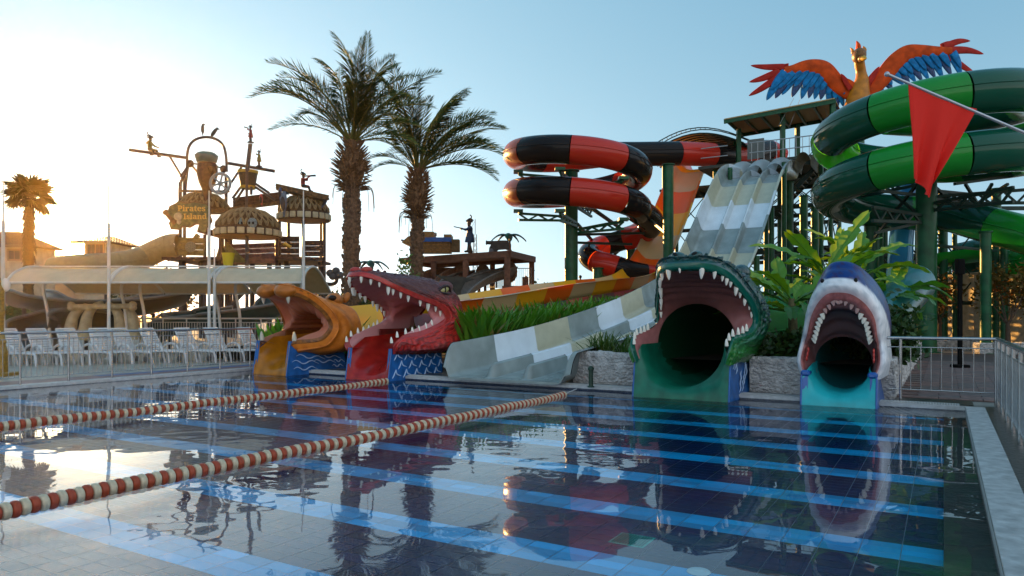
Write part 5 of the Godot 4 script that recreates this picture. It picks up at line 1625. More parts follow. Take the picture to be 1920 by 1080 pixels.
# ================= the pirate play tower and the pirate deck =================
# statue of a pirate: joints in metres for a figure 1.8 m tall, feet at the origin, facing +x unless turned
func pirate(o: Node3D, pose: String, coat: Material, trousers: Material, skin: Material, dark: Material, cell := .035) -> void:
	var hipL := Vector3(0, .92, -.10); var hipR := Vector3(0, .92, .10)
	var kneeL := Vector3(.05, .5, -.14); var kneeR := Vector3(.02, .5, .14)
	var footL := Vector3(.0, .08, -.17); var footR := Vector3(-.02, .08, .17)
	var shL := Vector3(0, 1.42, -.19); var shR := Vector3(0, 1.42, .19)
	var elL := Vector3(.05, 1.15, -.30); var elR := Vector3(.05, 1.15, .30)
	var haL := Vector3(.18, .95, -.26); var haR := Vector3(.18, .95, .26)
	if pose == "aim":
		elL = Vector3(.28, 1.30, -.22); haL = Vector3(.52, 1.36, -.20)
		elR = Vector3(-.12, 1.16, .28); haR = Vector3(.08, 1.00, .30)
		footL = Vector3(.14, .08, -.2); footR = Vector3(-.14, .08, .2)
	elif pose == "sit":
		kneeL = Vector3(.42, .86, -.16); kneeR = Vector3(.38, .80, .16)
		footL = Vector3(.55, .42, -.16); footR = Vector3(.16, .48, .2)
		elL = Vector3(.25, 1.2, -.26); haL = Vector3(.5, 1.1, -.2)
		elR = Vector3(-.05, 1.3, .34); haR = Vector3(.12, 1.52, .26)
	elif pose == "spy":
		elL = Vector3(.24, 1.42, -.28); haL = Vector3(.34, 1.60, -.08)
		elR = Vector3(.1, 1.2, .32); haR = Vector3(.3, 1.1, .2)
	elif pose == "spysit":
		kneeL = Vector3(.42, .86, -.16); kneeR = Vector3(.44, .86, .16)
		footL = Vector3(.5, .45, -.16); footR = Vector3(.62, .5, .16)
		elL = Vector3(.24, 1.42, -.28); haL = Vector3(.38, 1.60, -.06)
		elR = Vector3(.26, 1.38, .28); haR = Vector3(.52, 1.62, .06)
	var caps := [[Vector3(0, .95, 0), Vector3(0, 1.18, 0), .16, .15], [Vector3(0, 1.18, 0), Vector3(0, 1.38, 0), .16, .17], [shL, shR, .10, .10], [Vector3(0, 1.42, 0), Vector3(.02, 1.56, 0), .07, .06],
		[hipL, kneeL, .12, .085], [hipR, kneeR, .12, .085], [kneeL, footL + Vector3(0, .06, 0), .085, .06], [kneeR, footR + Vector3(0, .06, 0), .085, .06], [footL, footL + Vector3(.16, -.03, 0), .065, .05], [footR, footR + Vector3(.16, -.03, 0), .065, .05],
		[shL, elL, .085, .065], [shR, elR, .085, .065], [elL, haL, .065, .045], [elR, haR, .065, .045], [haL, haL + (haL - elL).normalized() * .1, .05, .04], [haR, haR + (haR - elR).normalized() * .1, .05, .04]]
	obj("body", body(caps, cell, .05), coat, o)
	var head := body([[Vector3(.03, 1.66, 0), Vector3(.03, 1.74, 0), .10, .115], [Vector3(.12, 1.68, 0), Vector3(.155, 1.66, 0), .025, .018], [Vector3(.07, 1.60, 0), Vector3(.08, 1.59, 0), .065, .06]], .022, .03)
	var hd := obj("head", head, skin, o)
	obj("beard", MB.new().ball(Vector3(.07, 1.575, 0), Vector3(.075, .09, .08)), dark, hd)
	var hat := MB.new()
	hat.lathe([Vector2(.26, 0), Vector2(.25, .02), Vector2(.14, .03), Vector2(.13, .13), Vector2(.06, .18), Vector2(.0, .18)], 14, Transform3D(Basis.from_euler(Vector3(0, 0, .12)) * Basis.from_scale(Vector3(.8, 1, 1.05)), Vector3(.02, 1.79, 0)))
	for s in [-1.0, 1.0]: hat.tube(spline([Vector3(.20, 1.83, s * .10), Vector3(.03, 1.95, s * .19), Vector3(-.18, 1.85, s * .12)], 4), .035, 6)
	hat.tube(spline([Vector3(-.05, 1.92, .1), Vector3(-.12, 2.1, .12), Vector3(-.03, 2.2, .12)], 4), .035, 6)
	obj("hat", hat, dark, o)
	if pose != "sit" and pose != "spysit":
		var skirt := MB.new().lathe([Vector2(.20, 1.12), Vector2(.23, .95), Vector2(.30, .62), Vector2(.27, .63)], 12, Transform3D.IDENTITY, false)
		obj("coat_tail", skirt, coat, o)
	var leg := body([[hipL, kneeL, .125, .09], [hipR, kneeR, .125, .09]], cell, .04)
	obj("trousers", leg, trousers, o)
	for q in [[kneeL, footL], [kneeR, footR]]: obj("boot", body([[(q[0] as Vector3).lerp(q[1], .15), q[1], .10, .075], [q[1], q[1] + Vector3(.17, -.025, 0), .075, .06]], cell, .04), dark, o)

func make_play_tower() -> void:
	var D := 45.0
	var P := func(x: float, y: float, dz := 0.0) -> Vector3: return at(x, y, D + dz)
	var B := at(470, 592, D)
	B.y = 0.05
	var o := thing("play_tower", "big brown pirate play tower with thatched domes, steering wheel and lettered sign", "play structure", B)
	var brown := mat("brown_steel", Color(.06, .035, .025), .5)
	var pole := mat("tower_pole", Color(0.09, 0.055, 0.045), .45, 0, {"vary": .3})
	var wood := mat("tower_wood", Color(0.20, 0.095, 0.026), .65, 0, {"vary": .5, "vs": .8})
	var dwood := mat("tower_darkwood", Color(0.10, 0.045, 0.026), .65, 0, {"vary": .5, "vs": .8})
	var thatch := mat("thatch_dark", Color(0.16, 0.08, 0.028), .8, 0, {"vary": .5, "vs": 1.2})
	var leafm := mat("thatch_leaf", Color(0.28, 0.20, 0.10), .7, 0, {"vary": .3})
	var cream := mat("rim_cream", Color(0.48, 0.40, 0.24), .6, 0, {"vary": .2})
	var teal := mat("teal_hat", Color(0.04, 0.14, 0.13), .5, 0, {"vary": .3})
	var olive := mat("olive_panel", Color(0.18, 0.14, 0.03), .6, 0, {"vary": .4})
	var maroon := mat("maroon_panel", Color(0.22, 0.08, 0.06), .6, 0, {"vary": .4})
	var grey := mat("wheel_grey", Color(0.24, 0.27, 0.27), .5, 0, {"vary": .2})
	# poles
	for q in [[338, 640, 342, 0], [346, 640, 330, 2], [384, 640, 440, 0], [392, 640, 300, 3], [424, 640, 330, 3], [413, 640, 425, 0], [417, 640, 425, 2], [428, 640, 425, 3], [433, 640, 425, 3], [524, 640, 360, 2], [519, 640, 430, 0], [568, 640, 370, 0], [608, 640, 395, 1], [602, 640, 395, 4], [541, 640, 395, 4], [463, 640, 420, -2]]:
		obj("pole", MB.new().rod(Vector3(P.call(q[0], 0, q[3]).x, 0, -(D + q[3])), P.call(q[0], q[2], q[3]), .11, 8), pole, o, true)
	# tipping head frame
	var archp := [P.call(337, 380), P.call(338, 345), P.call(350, 318), P.call(351, 290), P.call(356, 272), P.call(368, 261), P.call(388, 257), P.call(407, 262), P.call(419, 274), P.call(424, 295), P.call(425, 322)]
	obj("arch", MB.new().tube(spline(archp, 5), .085, 8), pole, o, true)
	obj("arch", MB.new().tube(spline([P.call(346, 380, 1), P.call(350, 335, 1), P.call(353, 310, 1)], 4), .07, 8), pole, o, true)
	for q in [[243, 281, 351, 296, .10], [318, 293, 340, 330, .07], [338, 332, 352, 312, .07], [428, 306, 515, 321, .10], [453, 313, 434, 342, .07], [436, 372, 452, 350, .08], [440, 380, 458, 352, .08], [505, 362, 480, 345, .08], [515, 375, 478, 350, .08], [357, 307, 384, 340, .07], [356, 306, 372, 308, .05], [408, 313, 422, 316, .05], [413, 365, 426, 350, .06]]:
		obj("strut", MB.new().rod(P.call(q[0], q[1]), P.call(q[2], q[3]), q[4], 8), pole, o, true)
	for q in [[357, 307], [419, 317]]:
		obj("pulley", MB.new().ball(P.call(q[0], q[1]), Vector3(.22, .25, .2)), dwood, o, true)
	# bucket shaped as a head under a teal cocked hat
	var hb := obj("head_bucket", MB.new().lathe([Vector2(.25, -2.3), Vector2(.28, -1.5), Vector2(.5, -1.0), Vector2(.62, -.5), Vector2(.60, .1), Vector2(.5, .2)], 18, Transform3D(Basis.from_euler(Vector3(0, 0, -.02)), P.call(389, 312))), dwood, o, true)
	var nose := MB.new().ball(P.call(397, 318, -.55), Vector3(.14, .22, .2))
	nose.ball(P.call(393, 313, -.55), Vector3(.1, .06, .08)).ball(P.call(403, 313, -.5), Vector3(.1, .06, .08))
	obj("nose", nose, wood, hb, false)
	(hb.get_child(-1) as Node3D).position = -o.position
	obj("cocked_hat", MB.new().lathe([Vector2(.60, 0), Vector2(.66, .2), Vector2(.72, .42), Vector2(.5, .62), Vector2(.15, .66), Vector2(0, .66)], 7, Transform3D(Basis.from_euler(Vector3(0, .3, .03)), P.call(387, 305))), teal, o, true)
	# steering wheel
	var wc: Vector3 = P.call(413, 344, -1.2)
	var ring_ := PackedVector3Array()
	for k in 28: ring_.append(wc + Vector3(cos(TAU * k / 28) * .60, sin(TAU * k / 28) * .60, 0))
	var wheel := obj("steering_wheel", MB.new().tube(ring_, .095, 8, false, true), grey, o, true)
	var spk := MB.new()
	for k in 6:
		var a := TAU * k / 6 + .3
		var sm := MB.new().rod(Vector3.ZERO, Vector3(cos(a), sin(a), 0) * .58, .055, 6)
		var s := obj("spoke", sm, grey, wheel)
		s.position = wc - o.position
	obj("hub", MB.new().ball(Vector3.ZERO, Vector3(.16, .16, .1)), grey, wheel).position = wc - o.position
	# barrel on its tripod
	var bc: Vector3 = P.call(465, 336)
	var brl := obj("barrel", MB.new().lathe([Vector2(.42, -.58), Vector2(.47, -.3), Vector2(.55, .2), Vector2(.60, .5), Vector2(.56, .52)], 18, Transform3D(Basis.IDENTITY, bc)), mat("barrel_brown", Color(.07, .045, .02), .5, 0, {"vary": .6, "vs": 2.0}), o, true)
	for y in [-.52, .44]: obj("barrel_band", MB.new().lathe([Vector2(.45 + (y + .52) * .16, -.09), Vector2(.47 + (y + .52) * .16, .09)], 18, Transform3D(Basis.IDENTITY, bc + Vector3(0, y, 0) - o.position), false), mat("band_yellow", Color(.38, .24, .02), .5), brl)
	for q in [[471, 270, 465, 320], [468, 270, 462, 320], [463, 320, 462, 425], [471, 350, 471, 365]]: obj("strut", MB.new().rod(P.call(q[0], q[1], -.8), P.call(q[2], q[3], -.8), .085, 8), pole, o, true)
	# thatched domes: dome, leaf strokes, rim, cream blocks, soffit
	for q in [[381, 396, 46, 34, 1.0, false], [465, 432, 57, 40, -1.0, true], [570, 402, 46, 35, .5, true]]:
		var sc: float = (D + q[4]) / F
		var c: Vector3 = P.call(q[0], q[1], q[4])
		var R: float = q[2] * sc
		var H: float = q[3] * sc
		var dome := obj("dome", MB.new().lathe([Vector2(R, 0), Vector2(R * .92, H * .35), Vector2(R * .72, H * .66), Vector2(R * .42, H * .9), Vector2(.05, H)], 24, Transform3D(Basis.IDENTITY, c)), thatch, o, true)
		var lv := MB.new()
		for k in 26:
			for e in 4:
				var a := TAU * (k + .5 * (e % 2)) / 26
				var f0 := .06 + e * .22
				var f1 := f0 + .26
				var pr := func(f: float, da: float) -> Vector3:
					var ang := f * PI * .5
					return c - o.position + Vector3(cos(a + da) * cos(ang) * (R + .03), sin(ang) * H + .03, sin(a + da) * cos(ang) * (R + .03))
				for s in [-1.0, 1.0]:
					var p0: Vector3 = pr.call(f0, s * .10)
					var p1: Vector3 = pr.call((f0 + f1) * .5, s * .075)
					var p2: Vector3 = pr.call(f1, s * .01)
					lv.tube(PackedVector3Array([p0, p1, p2]), [.03, .075, .01], 5)
		obj("leaf_strokes", lv, leafm, dome, false, "stuff")
		if q[5]:
			obj("rim", MB.new().lathe([Vector2(R * .99, -.42), Vector2(R * 1.03, -.42), Vector2(R * 1.03, .04), Vector2(R * .95, .04)], 26, Transform3D(Basis.IDENTITY, c), false), dwood, o, true)
			for k in 22:
				var a := TAU * k / 22
				var bs := Basis(Vector3.UP, -a)
				obj("rim_block", MB.new().bevel_box(c + bs * Vector3(R * 1.04, -.19, 0), Vector3(.12, .36, TAU * R / 22 * .78), .03, bs), cream, o, true)
			obj("soffit", MB.new().lathe([Vector2(.1, -.45), Vector2(R, -.42)], 26, Transform3D(Basis.IDENTITY, c), false), maroon, o, true)
	# two skull masks in front of the middle dome
	for x in [452, 473]:
		var c: Vector3 = P.call(x, 418, -2.6)
		var sk := obj("skull", MB.new().ball(c, Vector3(.29, .31, .2), Basis.IDENTITY, 12, 9).ball(c + Vector3(0, -.3, .05), Vector3(.19, .17, .14), Basis.IDENTITY, 10, 7), mat("skull_blue", Color(.20, .27, .30), .5, 0, {"vary": .4, "vs": 2.0}), o, true)
		for s in [-1.0, 1.0]: obj("socket", MB.new().ball(c + Vector3(s * .11, -.02, .17) - o.position, Vector3(.075, .085, .06)), mat("black", Color.BLACK, .5), sk)
	# the sign
	var sg := PackedVector2Array()
	for q in [[320, 388], [330, 384], [337, 379], [350, 383], [366, 380], [385, 383], [393, 388], [392, 404], [396, 414], [390, 424], [386, 437], [372, 432], [376, 420], [366, 419], [356, 425], [342, 423], [338, 429], [322, 428], [319, 418], [324, 412], [316, 400]]: sg.append(Vector2((q[0] - 355) / F * (D - 2.5), -(q[1] - 405) / F * (D - 2.5)))
	sg.reverse()
	var so: Vector3 = P.call(355, 405, -2.5)
	var sign_ := obj("sign_board", MB.new().plate(sg, .22, Transform3D(Basis.IDENTITY, so)), mat("sign_green", Color(.17, .17, .06), .6, 0, {"vary": .5, "vs": .7}), o, true)
	var edge := PackedVector3Array()
	for q in sg: edge.append(Vector3(q.x, q.y, 0) + so - o.position)
	obj("sign_edge", MB.new().tube(edge, .09, 6, false, true), wood, sign_)
	obj("cannon", MB.new().lathe([Vector2(.16, 0), Vector2(.19, .1), Vector2(.15, .2), Vector2(.17, .7), Vector2(.2, 1.0), Vector2(.0, 1.05)], 10, Transform3D(Basis.from_euler(Vector3(0, 0, -2.4)), P.call(309, 396, -2.5) - o.position)), wood, sign_)
	var letters := mat("letters_gold", Color(.55, .36, .08), .5)
	for q in [["Pirates", 359, 391, .46], ["Island", 366, 406, .44]]:
		var tm := TextMesh.new()
		var fnt := SystemFont.new()
		fnt.font_names = PackedStringArray(["Droid Serif"])
		fnt.font_weight = 700
		tm.font = fnt
		tm.text = q[0]
		tm.font_size = 64
		tm.pixel_size = float(q[3]) / 64.0
		tm.depth = .06
		var l := obj("lettering", tm, letters, sign_)
		l.position = P.call(q[1], q[2], -2.66) - o.position
	var bone := mat("bone", Color.WHITE)
	var sp: Vector3 = P.call(334, 409, -2.66) - o.position
	var sks := obj("painted_skull", MB.new().ball(sp + Vector3(0, .1, 0), Vector3(.26, .24, .07)).ball(sp + Vector3(.05, -.22, 0), Vector3(.14, .15, .06)), bone, sign_)
	# decks, hull boards and panels
	var boardline := func(called: String, x0: float, x1: float, y0: float, y1: float, h: float, dz: float, m: Material, n: int) -> void:
		for k in n:
			var a: Vector3 = P.call(x0, y0 + h * k / n, dz)
			var b: Vector3 = P.call(x1, y1 + h * k / n, dz)
			var hh: float = h / n / F * (D + dz)
			var d := (b - a).normalized()
			var up := Vector3(0, 0, 1).cross(d).normalized()
			obj(called, MB.new().box((a + b) / 2 - up * hh * .5, Vector3(a.distance_to(b), hh * .94, .12 + .02 * (k % 2)), Basis(d, up, d.cross(up))), m, o, true)
	boardline.call("plank", 437, 524, 371, 360, 18, 1.5, dwood, 3)
	boardline.call("plank", 390, 524, 394, 377, 7, -.5, wood, 2)
	boardline.call("plank", 518, 617, 344, 366, 10, -.8, wood, 2)
	boardline.call("plank", 519, 612, 352, 372, 5, .6, dwood, 1)
	obj("boat_keel", MB.new().plate(PackedVector2Array([Vector2(-1.55, .35), Vector2(1.55, -.42), Vector2(1.3, -.62), Vector2(.2, -.62), Vector2(-1.0, -.1)]), .9, Transform3D(Basis.IDENTITY, P.call(568, 358, 0))), wood, o, true)
	boardline.call("panel", 335, 384, 445, 446, 34, -.5, olive, 3)
	boardline.call("panel", 432, 515, 458, 455, 38, -.8, maroon, 4)
	boardline.call("panel", 527, 561, 443, 443, 44, 0.0, dwood, 4)
	boardline.call("panel", 568, 607, 451, 451, 30, .5, dwood, 3)
	boardline.call("beam", 335, 610, 482, 482, 6, 0.5, dwood, 1)
	boardline.call("beam", 393, 524, 437, 437, 5, 1.0, dwood, 1)
	boardline.call("beam", 565, 610, 497, 497, 3.5, .5, pole, 1)
	boardline.call("beam", 565, 610, 509, 509, 3.5, .5, pole, 1)
	boardline.call("beam", 335, 430, 356, 357, 4, 0.0, wood, 1)
	obj("deck", MB.new().box(P.call(470, 490, 2.0), Vector3(9.2, .18, 5.0)), dwood, o, true)
	obj("deck", MB.new().box(P.call(455, 440, 2.0), Vector3(4.2, .16, 4.0)), dwood, o, true)
	obj("emblem", MB.new().lathe([Vector2(.05, .05), Vector2(.3, .05), Vector2(.34, 0)], 18, Transform3D(Basis(Vector3.RIGHT, PI / 2), P.call(357, 463, -.65))), mat("emblem_grey", Color(.24, .23, .16), .6, 0, {"vary": .5, "vs": 3.0}), o, true)
	for q in [[343, 480, 372, 440], [432, 500, 416, 462], [416, 462, 402, 510]]: obj("brace", MB.new().beam(P.call(q[0], q[1], 1.5), P.call(q[2], q[3], 1.5), .25), olive, o, true)
	obj("net_board", MB.new().plate(PackedVector2Array([Vector2(0, 0), Vector2(1.2, 0), Vector2(1.2, .1), Vector2(.1, 1.2), Vector2(0, 1.3)]), .1, Transform3D(Basis.IDENTITY, P.call(424, 492, -1.2))), olive, o, true)
	obj("hanging_bucket", MB.new().lathe([Vector2(.24, -.5), Vector2(.36, .3), Vector2(.38, .33)], 14, Transform3D(Basis.IDENTITY, P.call(428, 485, -2.5))), mat("bucket_yellow", Color(.50, .42, .02), .4, 0, {"back": Color(.4, .3, .05)}), o, true)
	obj("water_gun", MB.new().lathe([Vector2(.09, 0), Vector2(.11, .3), Vector2(.15, .42), Vector2(.13, .45)], 10, Transform3D(Basis.from_euler(Vector3(0, 0, 1.1)), P.call(545, 463, -.6))), mat("gun_yellow", Color(.50, .28, .03), .4), o, true)
	for q in [[515, 590, 560, 545], [425, 580, 465, 540], [470, 585, 510, 540]]: obj("brace", MB.new().beam(P.call(q[0], q[1], 0), P.call(q[2], q[3], 0), .22), brown, o, true)
	for k in 9: obj("pole", MB.new().rod(Vector3(P.call(345 + k * 32, 0, 1).x, 0, -(D + 1)), P.call(345 + k * 32, 490, 1), .16, 8), brown, o, true)
	obj("pipe", MB.new().tube(spline([P.call(610, 532, 0), P.call(622, 533, 0), P.call(630, 529, 0), P.call(632, 518, 0)], 4), .12, 8), brown, o, true)
	for q in [[619, 512], [630, 508], [637, 516], [624, 518]]: obj("nozzle", MB.new().ball(P.call(q[0], q[1], 0), Vector3(.26, .24, .2)), mat("nozzle_grey", Color(.12, .10, .09), .5, 0, {"vary": .4}), o, true)
	# the grey tube slide that leaves the tower
	var ts := thing("tube_slide", "grey green tube slide coming down left from the play tower", "slide", at(290, 592, 44))
	var tsm := mat("tube_sage", Color(.22, .20, .11), .45, 0, {"vary": .2, "back": Color(.2, .17, .06)})
	var tp := spline([P.call(336, 460), P.call(318, 461), P.call(296, 470), P.call(270, 482), P.call(246, 490, -1), P.call(210, 496, -2), P.call(150, 500, -3), P.call(100, 506, -3)], 5)
	var cu := [0, 5, 14, 24, 35]
	for k in 4: tube_section(ts, "tube_section", tp.slice(cu[k], cu[k + 1] + 1), .72, tsm)
	for q in [[270, 44.0, 3.9], [200, 43, 3.2]]:
		var p: Vector3 = at(q[0], 592, q[1])
		obj("leg", MB.new().rod(Vector3(p.x, 0, p.z), Vector3(p.x, q[2], p.z), .13, 8), brown, ts, true)
	# pirates and parrots on the tower
	var skin := mat("statue_skin", Color(.24, .12, .05), .55, 0, {"vary": .3})
	var dark := mat("statue_dark", Color(.03, .025, .025), .5, 0, {"vary": .3})
	var yel := mat("statue_yellow", Color(.34, .23, .04), .55, 0, {"vary": .4, "vs": 2.0})
	var rd := mat("statue_red", Color(.34, .04, .035), .55, 0, {"vary": .4, "vs": 2.0})
	var nav := mat("statue_navy", Color(.025, .06, .12), .55, 0, {"vary": .4, "vs": 2.0})
	var tan := mat("statue_tan", Color(.22, .14, .06), .55, 0, {"vary": .4, "vs": 2.0})
	var put := func(called: String, label: String, x: float, y: float, dz: float, turn: float, size: float) -> Node3D:
		var r := thing(called, label, "statue", P.call(x, y, dz), turn, "pirate statues")
		r.scale = Vector3.ONE * size
		return r
	var s1: Node3D = put.call("pirate_statue", "yellow shirted pirate statue sitting on the long pole above the sign", 281, 303, 0, 0.0, .84)
	pirate(s1, "sit", yel, tan, skin, dark)
	var s2: Node3D = put.call("pirate_statue", "small red pirate statue with a spyglass on top of the tripod mast", 470, 267, -.8, PI, .52)
	pirate(s2, "spy", rd, rd, skin, dark)
	obj("spyglass", MB.new().rod(Vector3(.2, 1.66, 0), Vector3(.75, 1.82, 0), .05, 8, .07), dark, s2)
	obj("plate", MB.new().lathe([Vector2(.38, -.05), Vector2(.38, .03)], 14), dark, s2)
	var s3: Node3D = put.call("pirate_statue", "small yellow pirate statue standing on the right hand pole", 486, 312, 0, PI, .5)
	pirate(s3, "spy", yel, dark, skin, dark)
	obj("plate", MB.new().lathe([Vector2(.38, -.05), Vector2(.38, .03)], 14).rod(Vector3(0, -.35, 0), Vector3.ZERO, .05, 6), dark, s3)
	var s4: Node3D = put.call("pirate_statue", "red coated pirate statue looking through a spyglass from the tilted boat", 568, 371, -.6, 0.0, .80)
	pirate(s4, "spysit", rd, dark, skin, dark)
	obj("spyglass", MB.new().rod(Vector3(.12, 1.68, 0), Vector3(.98, 1.72, 0), .05, 8, .075), dark, s4)
	var bird := func(label: String, x: float, y: float, dz: float, lean: float, m: Material, size: float) -> void:
		var r := thing("parrot_statue", label, "statue", P.call(x, y, dz), 0, "parrot statues")
		var bs := Basis(Vector3(0, 0, 1), lean)
		obj("body", MB.new().tube(PackedVector3Array([bs * Vector3(0, -.55, 0) * size, bs * Vector3(0, -.2, 0) * size, bs * Vector3(0, .1, 0) * size, bs * Vector3(0, .35, 0) * size, bs * Vector3(.03, .5, 0) * size, bs * Vector3(.05, .62, 0) * size, bs * Vector3(.05, .68, 0) * size]), [.03 * size, .10 * size, .17 * size, .16 * size, .12 * size, .12 * size, .04 * size], 10), m, r)
		obj("beak", MB.new().lathe([Vector2(.07, 0), Vector2(.05, .1), Vector2(.01, .18)], 8, Transform3D(Basis(Vector3(0, 0, 1), -2.0).scaled(Vector3.ONE * size), bs * Vector3(.13, .6, 0) * size)), dark, r)
		for s in [-1.0, 1.0]: obj("wing", MB.new().ball(bs * Vector3(0, .05, s * .15) * size, Vector3(.12, .36, .05) * size, bs), dark if m != dark else grey, r)
		obj("leg", MB.new().rod(bs * Vector3(0, -.15, 0) * size, Vector3(.02, -.62, 0) * size, .03 * size, 5), dark, r)
	bird.call("upright dark parrot statue on the arch, the left one of the pair", 380, 244, 0, .0, mat("parrot_grey", Color(.08, .09, .08), .5, 0, {"vary": .4}), .6)
	bird.call("leaning dark parrot statue on the arch, the right one of the pair", 400, 250, 0, -.6, mat("parrot_slate", Color(.05, .06, .08), .5, 0, {"vary": .4}), .66)
	bird.call("red parrot statue on the dark boards of the play tower", 490, 376, -.6, .1, mat("parrot_red", Color(.45, .06, .05), .5, 0, {"vary": .3}), .62)
	bird.call("blue parrot statue beside the left end of the tilted boat", 525, 364, -1.0, .0, mat("parrot_blue", Color(.05, .08, .2), .5, 0, {"vary": .3}), .62)
	bird.call("dark blue parrot statue at the right edge of the far dome", 608, 381, -.6, -.5, mat("parrot_blue", Color.BLACK), .6)
	bird.call("long tailed grey blue parrot statue hanging below the boat", 532, 385, -1.2, .03, mat("parrot_sky", Color(.16, .2, .26), .5, 0, {"vary": .4}), 1.25)

func make_pirate_deck() -> void:
	var D := 40.0
	var P := func(x: float, y: float, dz := 0.0) -> Vector3: return at(x, y, D + dz)
	var rust := mat("rust_frame", Color(.22, .085, .045), .6, 0, {"vary": .4, "vs": .6})
	var o := thing("pirate_deck", "rusty brown steel deck on posts carrying a ship, a pirate and a cannon", "deck", Vector3(P.call(900, 0).x, .05, -D))
	# deck: near-left edge, far-right corner
	var a: Vector3 = P.call(752, 484, 4.0); var b: Vector3 = P.call(955, 470, -1.0); var c: Vector3 = P.call(1002, 472, 3.0)
	var y := b.y
	a.y = y; c.y = y
	var e := a + (c - b)
	obj("deck_plate", MB.new().face([a, b, c, e]).face([a - Vector3(0, .1, 0), e - Vector3(0, .1, 0), c - Vector3(0, .1, 0), b - Vector3(0, .1, 0)]), rust, o, true)
	for q in [[a, b], [b, c], [c, e], [e, a]]: obj("edge_beam", MB.new().beam(q[0] - Vector3(0, .17, 0), q[1] - Vector3(0, .17, 0), .18, .34), rust, o, true)
	for f in [.32, .62, .98]:
		for g in [0.02, .98]:
			var p := a.lerp(b, f).lerp(e.lerp(c, f), g)
			obj("post", MB.new().beam(Vector3(p.x, 0, p.z), p - Vector3(0, .3, 0), .32), rust, o, true)
	obj("lower_deck", MB.new().box(P.call(978, 541, 1.2), Vector3(2.2, .2, 2.6)), rust, o, true)
	var gal := mat("rail_thin", Color(.18, .18, .17), .5, .4)
	for q in [[910, 506, 930], [931, 508, 946], [958, 503, 996]]:
		var r := thing("guard_rail", ["low tubular guard rail behind the brown slide tops, left one", "small tubular guard rail between the two larger ones", "tall tubular guard rail under the right end of the pirate deck"][[910, 931, 958].find(q[0])], "railing", P.call(q[0], 540, 2.0))
		var p0: Vector3 = P.call(q[0], 540, 2.0); var p1: Vector3 = P.call(q[0], q[1], 2.0); var p2: Vector3 = P.call(q[2], q[1], 2.0); var p3: Vector3 = P.call(q[2], 540, 2.0)
		obj("frame", MB.new().tube(PackedVector3Array([p0, p1, p2, p3]), .035, 6), gal, r, true)
		for k in 9:
			var x := lerpf(q[0], q[2], (k + 1) / 10.0)
			obj("bar", MB.new().rod(P.call(x, q[1], 2.0), P.call(x, 540, 2.0), .014, 4), gal, r, true)
	obj("gate_panel", MB.new().box(P.call(985, 529, 1.0), Vector3(.36, .6, .06)), rust, o, true)
	# brown water slides under the deck
	var sm := mat("slide_rust", Color(.26, .13, .085), .5, 0, {"vary": .5, "vs": .6})
	var sg := mat("slide_steelgrey", Color(.26, .24, .21), .45, 0, {"vary": .4, "vs": .6})
	var sl := [[[955, 520, 1.5], [925, 528, .5], [895, 540, -1], [870, 556, -3], [852, 572, -5]], [[905, 524, 3], [880, 528, 2], [855, 540, 0], [838, 558, -3], [826, 574, -5]], [[868, 520, 3.5], [838, 520, 3], [812, 530, 1], [792, 548, -1], [778, 566, -3]]]
	var sd := ["grey metal water slide curving down from the right under the pirate deck", "brown water slide in the middle below the pirate deck", "dark brown rounded water slide beside the second palm trunk"]
	for i in 3:
		var sp := spline(sl[i].map(func(q): return P.call(q[0], q[1], q[2])), 6)
		var r := thing("water_slide", sd[i], "slide", Vector3(sp[0].x, .05, sp[0].z), 0, "slides below the pirate deck")
		var fr := MB.frames(sp)
		var rows := []
		for k in sp.size():
			var side: Vector3 = (fr[k].z as Vector3).cross(Vector3.UP).normalized()
			var row := PackedVector3Array()
			for j in 11:
				var an := PI * j / 10
				row.append(sp[k] + side * cos(an) * .62 + Vector3(0, .55 - sin(an) * .6, 0))
			rows.append(row)
		obj("trough", MB.new().grid(rows), sm if i else sg, r, true)
		for j in [0, 10]:
			var line := PackedVector3Array()
			for w in rows: line.append(w[j])
			obj("rim", MB.new().tube(line, .06, 6), sg if i < 2 else sm, r, true)
		obj("hood", MB.new().lathe([Vector2(.62, -.05), Vector2(.62, .05)], 14, Transform3D(Basis(Vector3.UP, -.8) * Basis(Vector3(1, 0, 0), PI / 2), sp[0] + Vector3(0, .3, 0))), mat("hood_ochre", Color(.28, .15, .08), .6, 0, {"vary": .4}), r, true)
		for k in [2, 9, 16]: obj("leg", MB.new().rod(Vector3(sp[k].x, 0, sp[k].z), sp[k], .09, 6), rust, r, true)
	# whale tail board
	var tl := thing("whale_tail", "dark whale tail silhouette on a post before the water slides", "sculpture", P.call(858, 575, -6))
	var tm := mat("tail_dark", Color(.05, .05, .04), .6, 0, {"vary": .4})
	obj("tail", MB.new().plate(PackedVector2Array([Vector2(-.12, 0), Vector2(.12, 0), Vector2(.16, .75), Vector2(.36, 1.15), Vector2(.85, 1.30), Vector2(.4, 1.38), Vector2(.1, 1.42), Vector2(0, 1.50), Vector2(-.12, 1.42), Vector2(-.45, 1.42), Vector2(-1.15, 1.52), Vector2(-.40, 1.15), Vector2(-.18, .75)]), .16), tm, tl)
	# ship model
	var sh := thing("ship_model", "wooden ship with a blue band standing on the pirate deck", "ship", P.call(815, 476, 1.5))
	var sw := mat("ship_wood", Color(.36, .17, .045), .6, 0, {"vary": .4, "vs": 1.0})
	var sb := mat("ship_blue", Color(.02, .11, .38), .5, 0, {"vary": .3})
	var Q := func(x: float, yy: float, dz := 0.0) -> Vector3: return P.call(x, yy, 1.5 + dz) - sh.position
	for k in 5:
		var y0 := 473 - k * 4.0
		obj("plank", MB.new().box((Q.call(789 - k * 1.5, y0) + Q.call(846, y0)) / 2, Vector3((57 + k * 1.5) / F * 41.5, 3.7 / F * 41.5, 1.0 + .12 * k)), sw, sh)
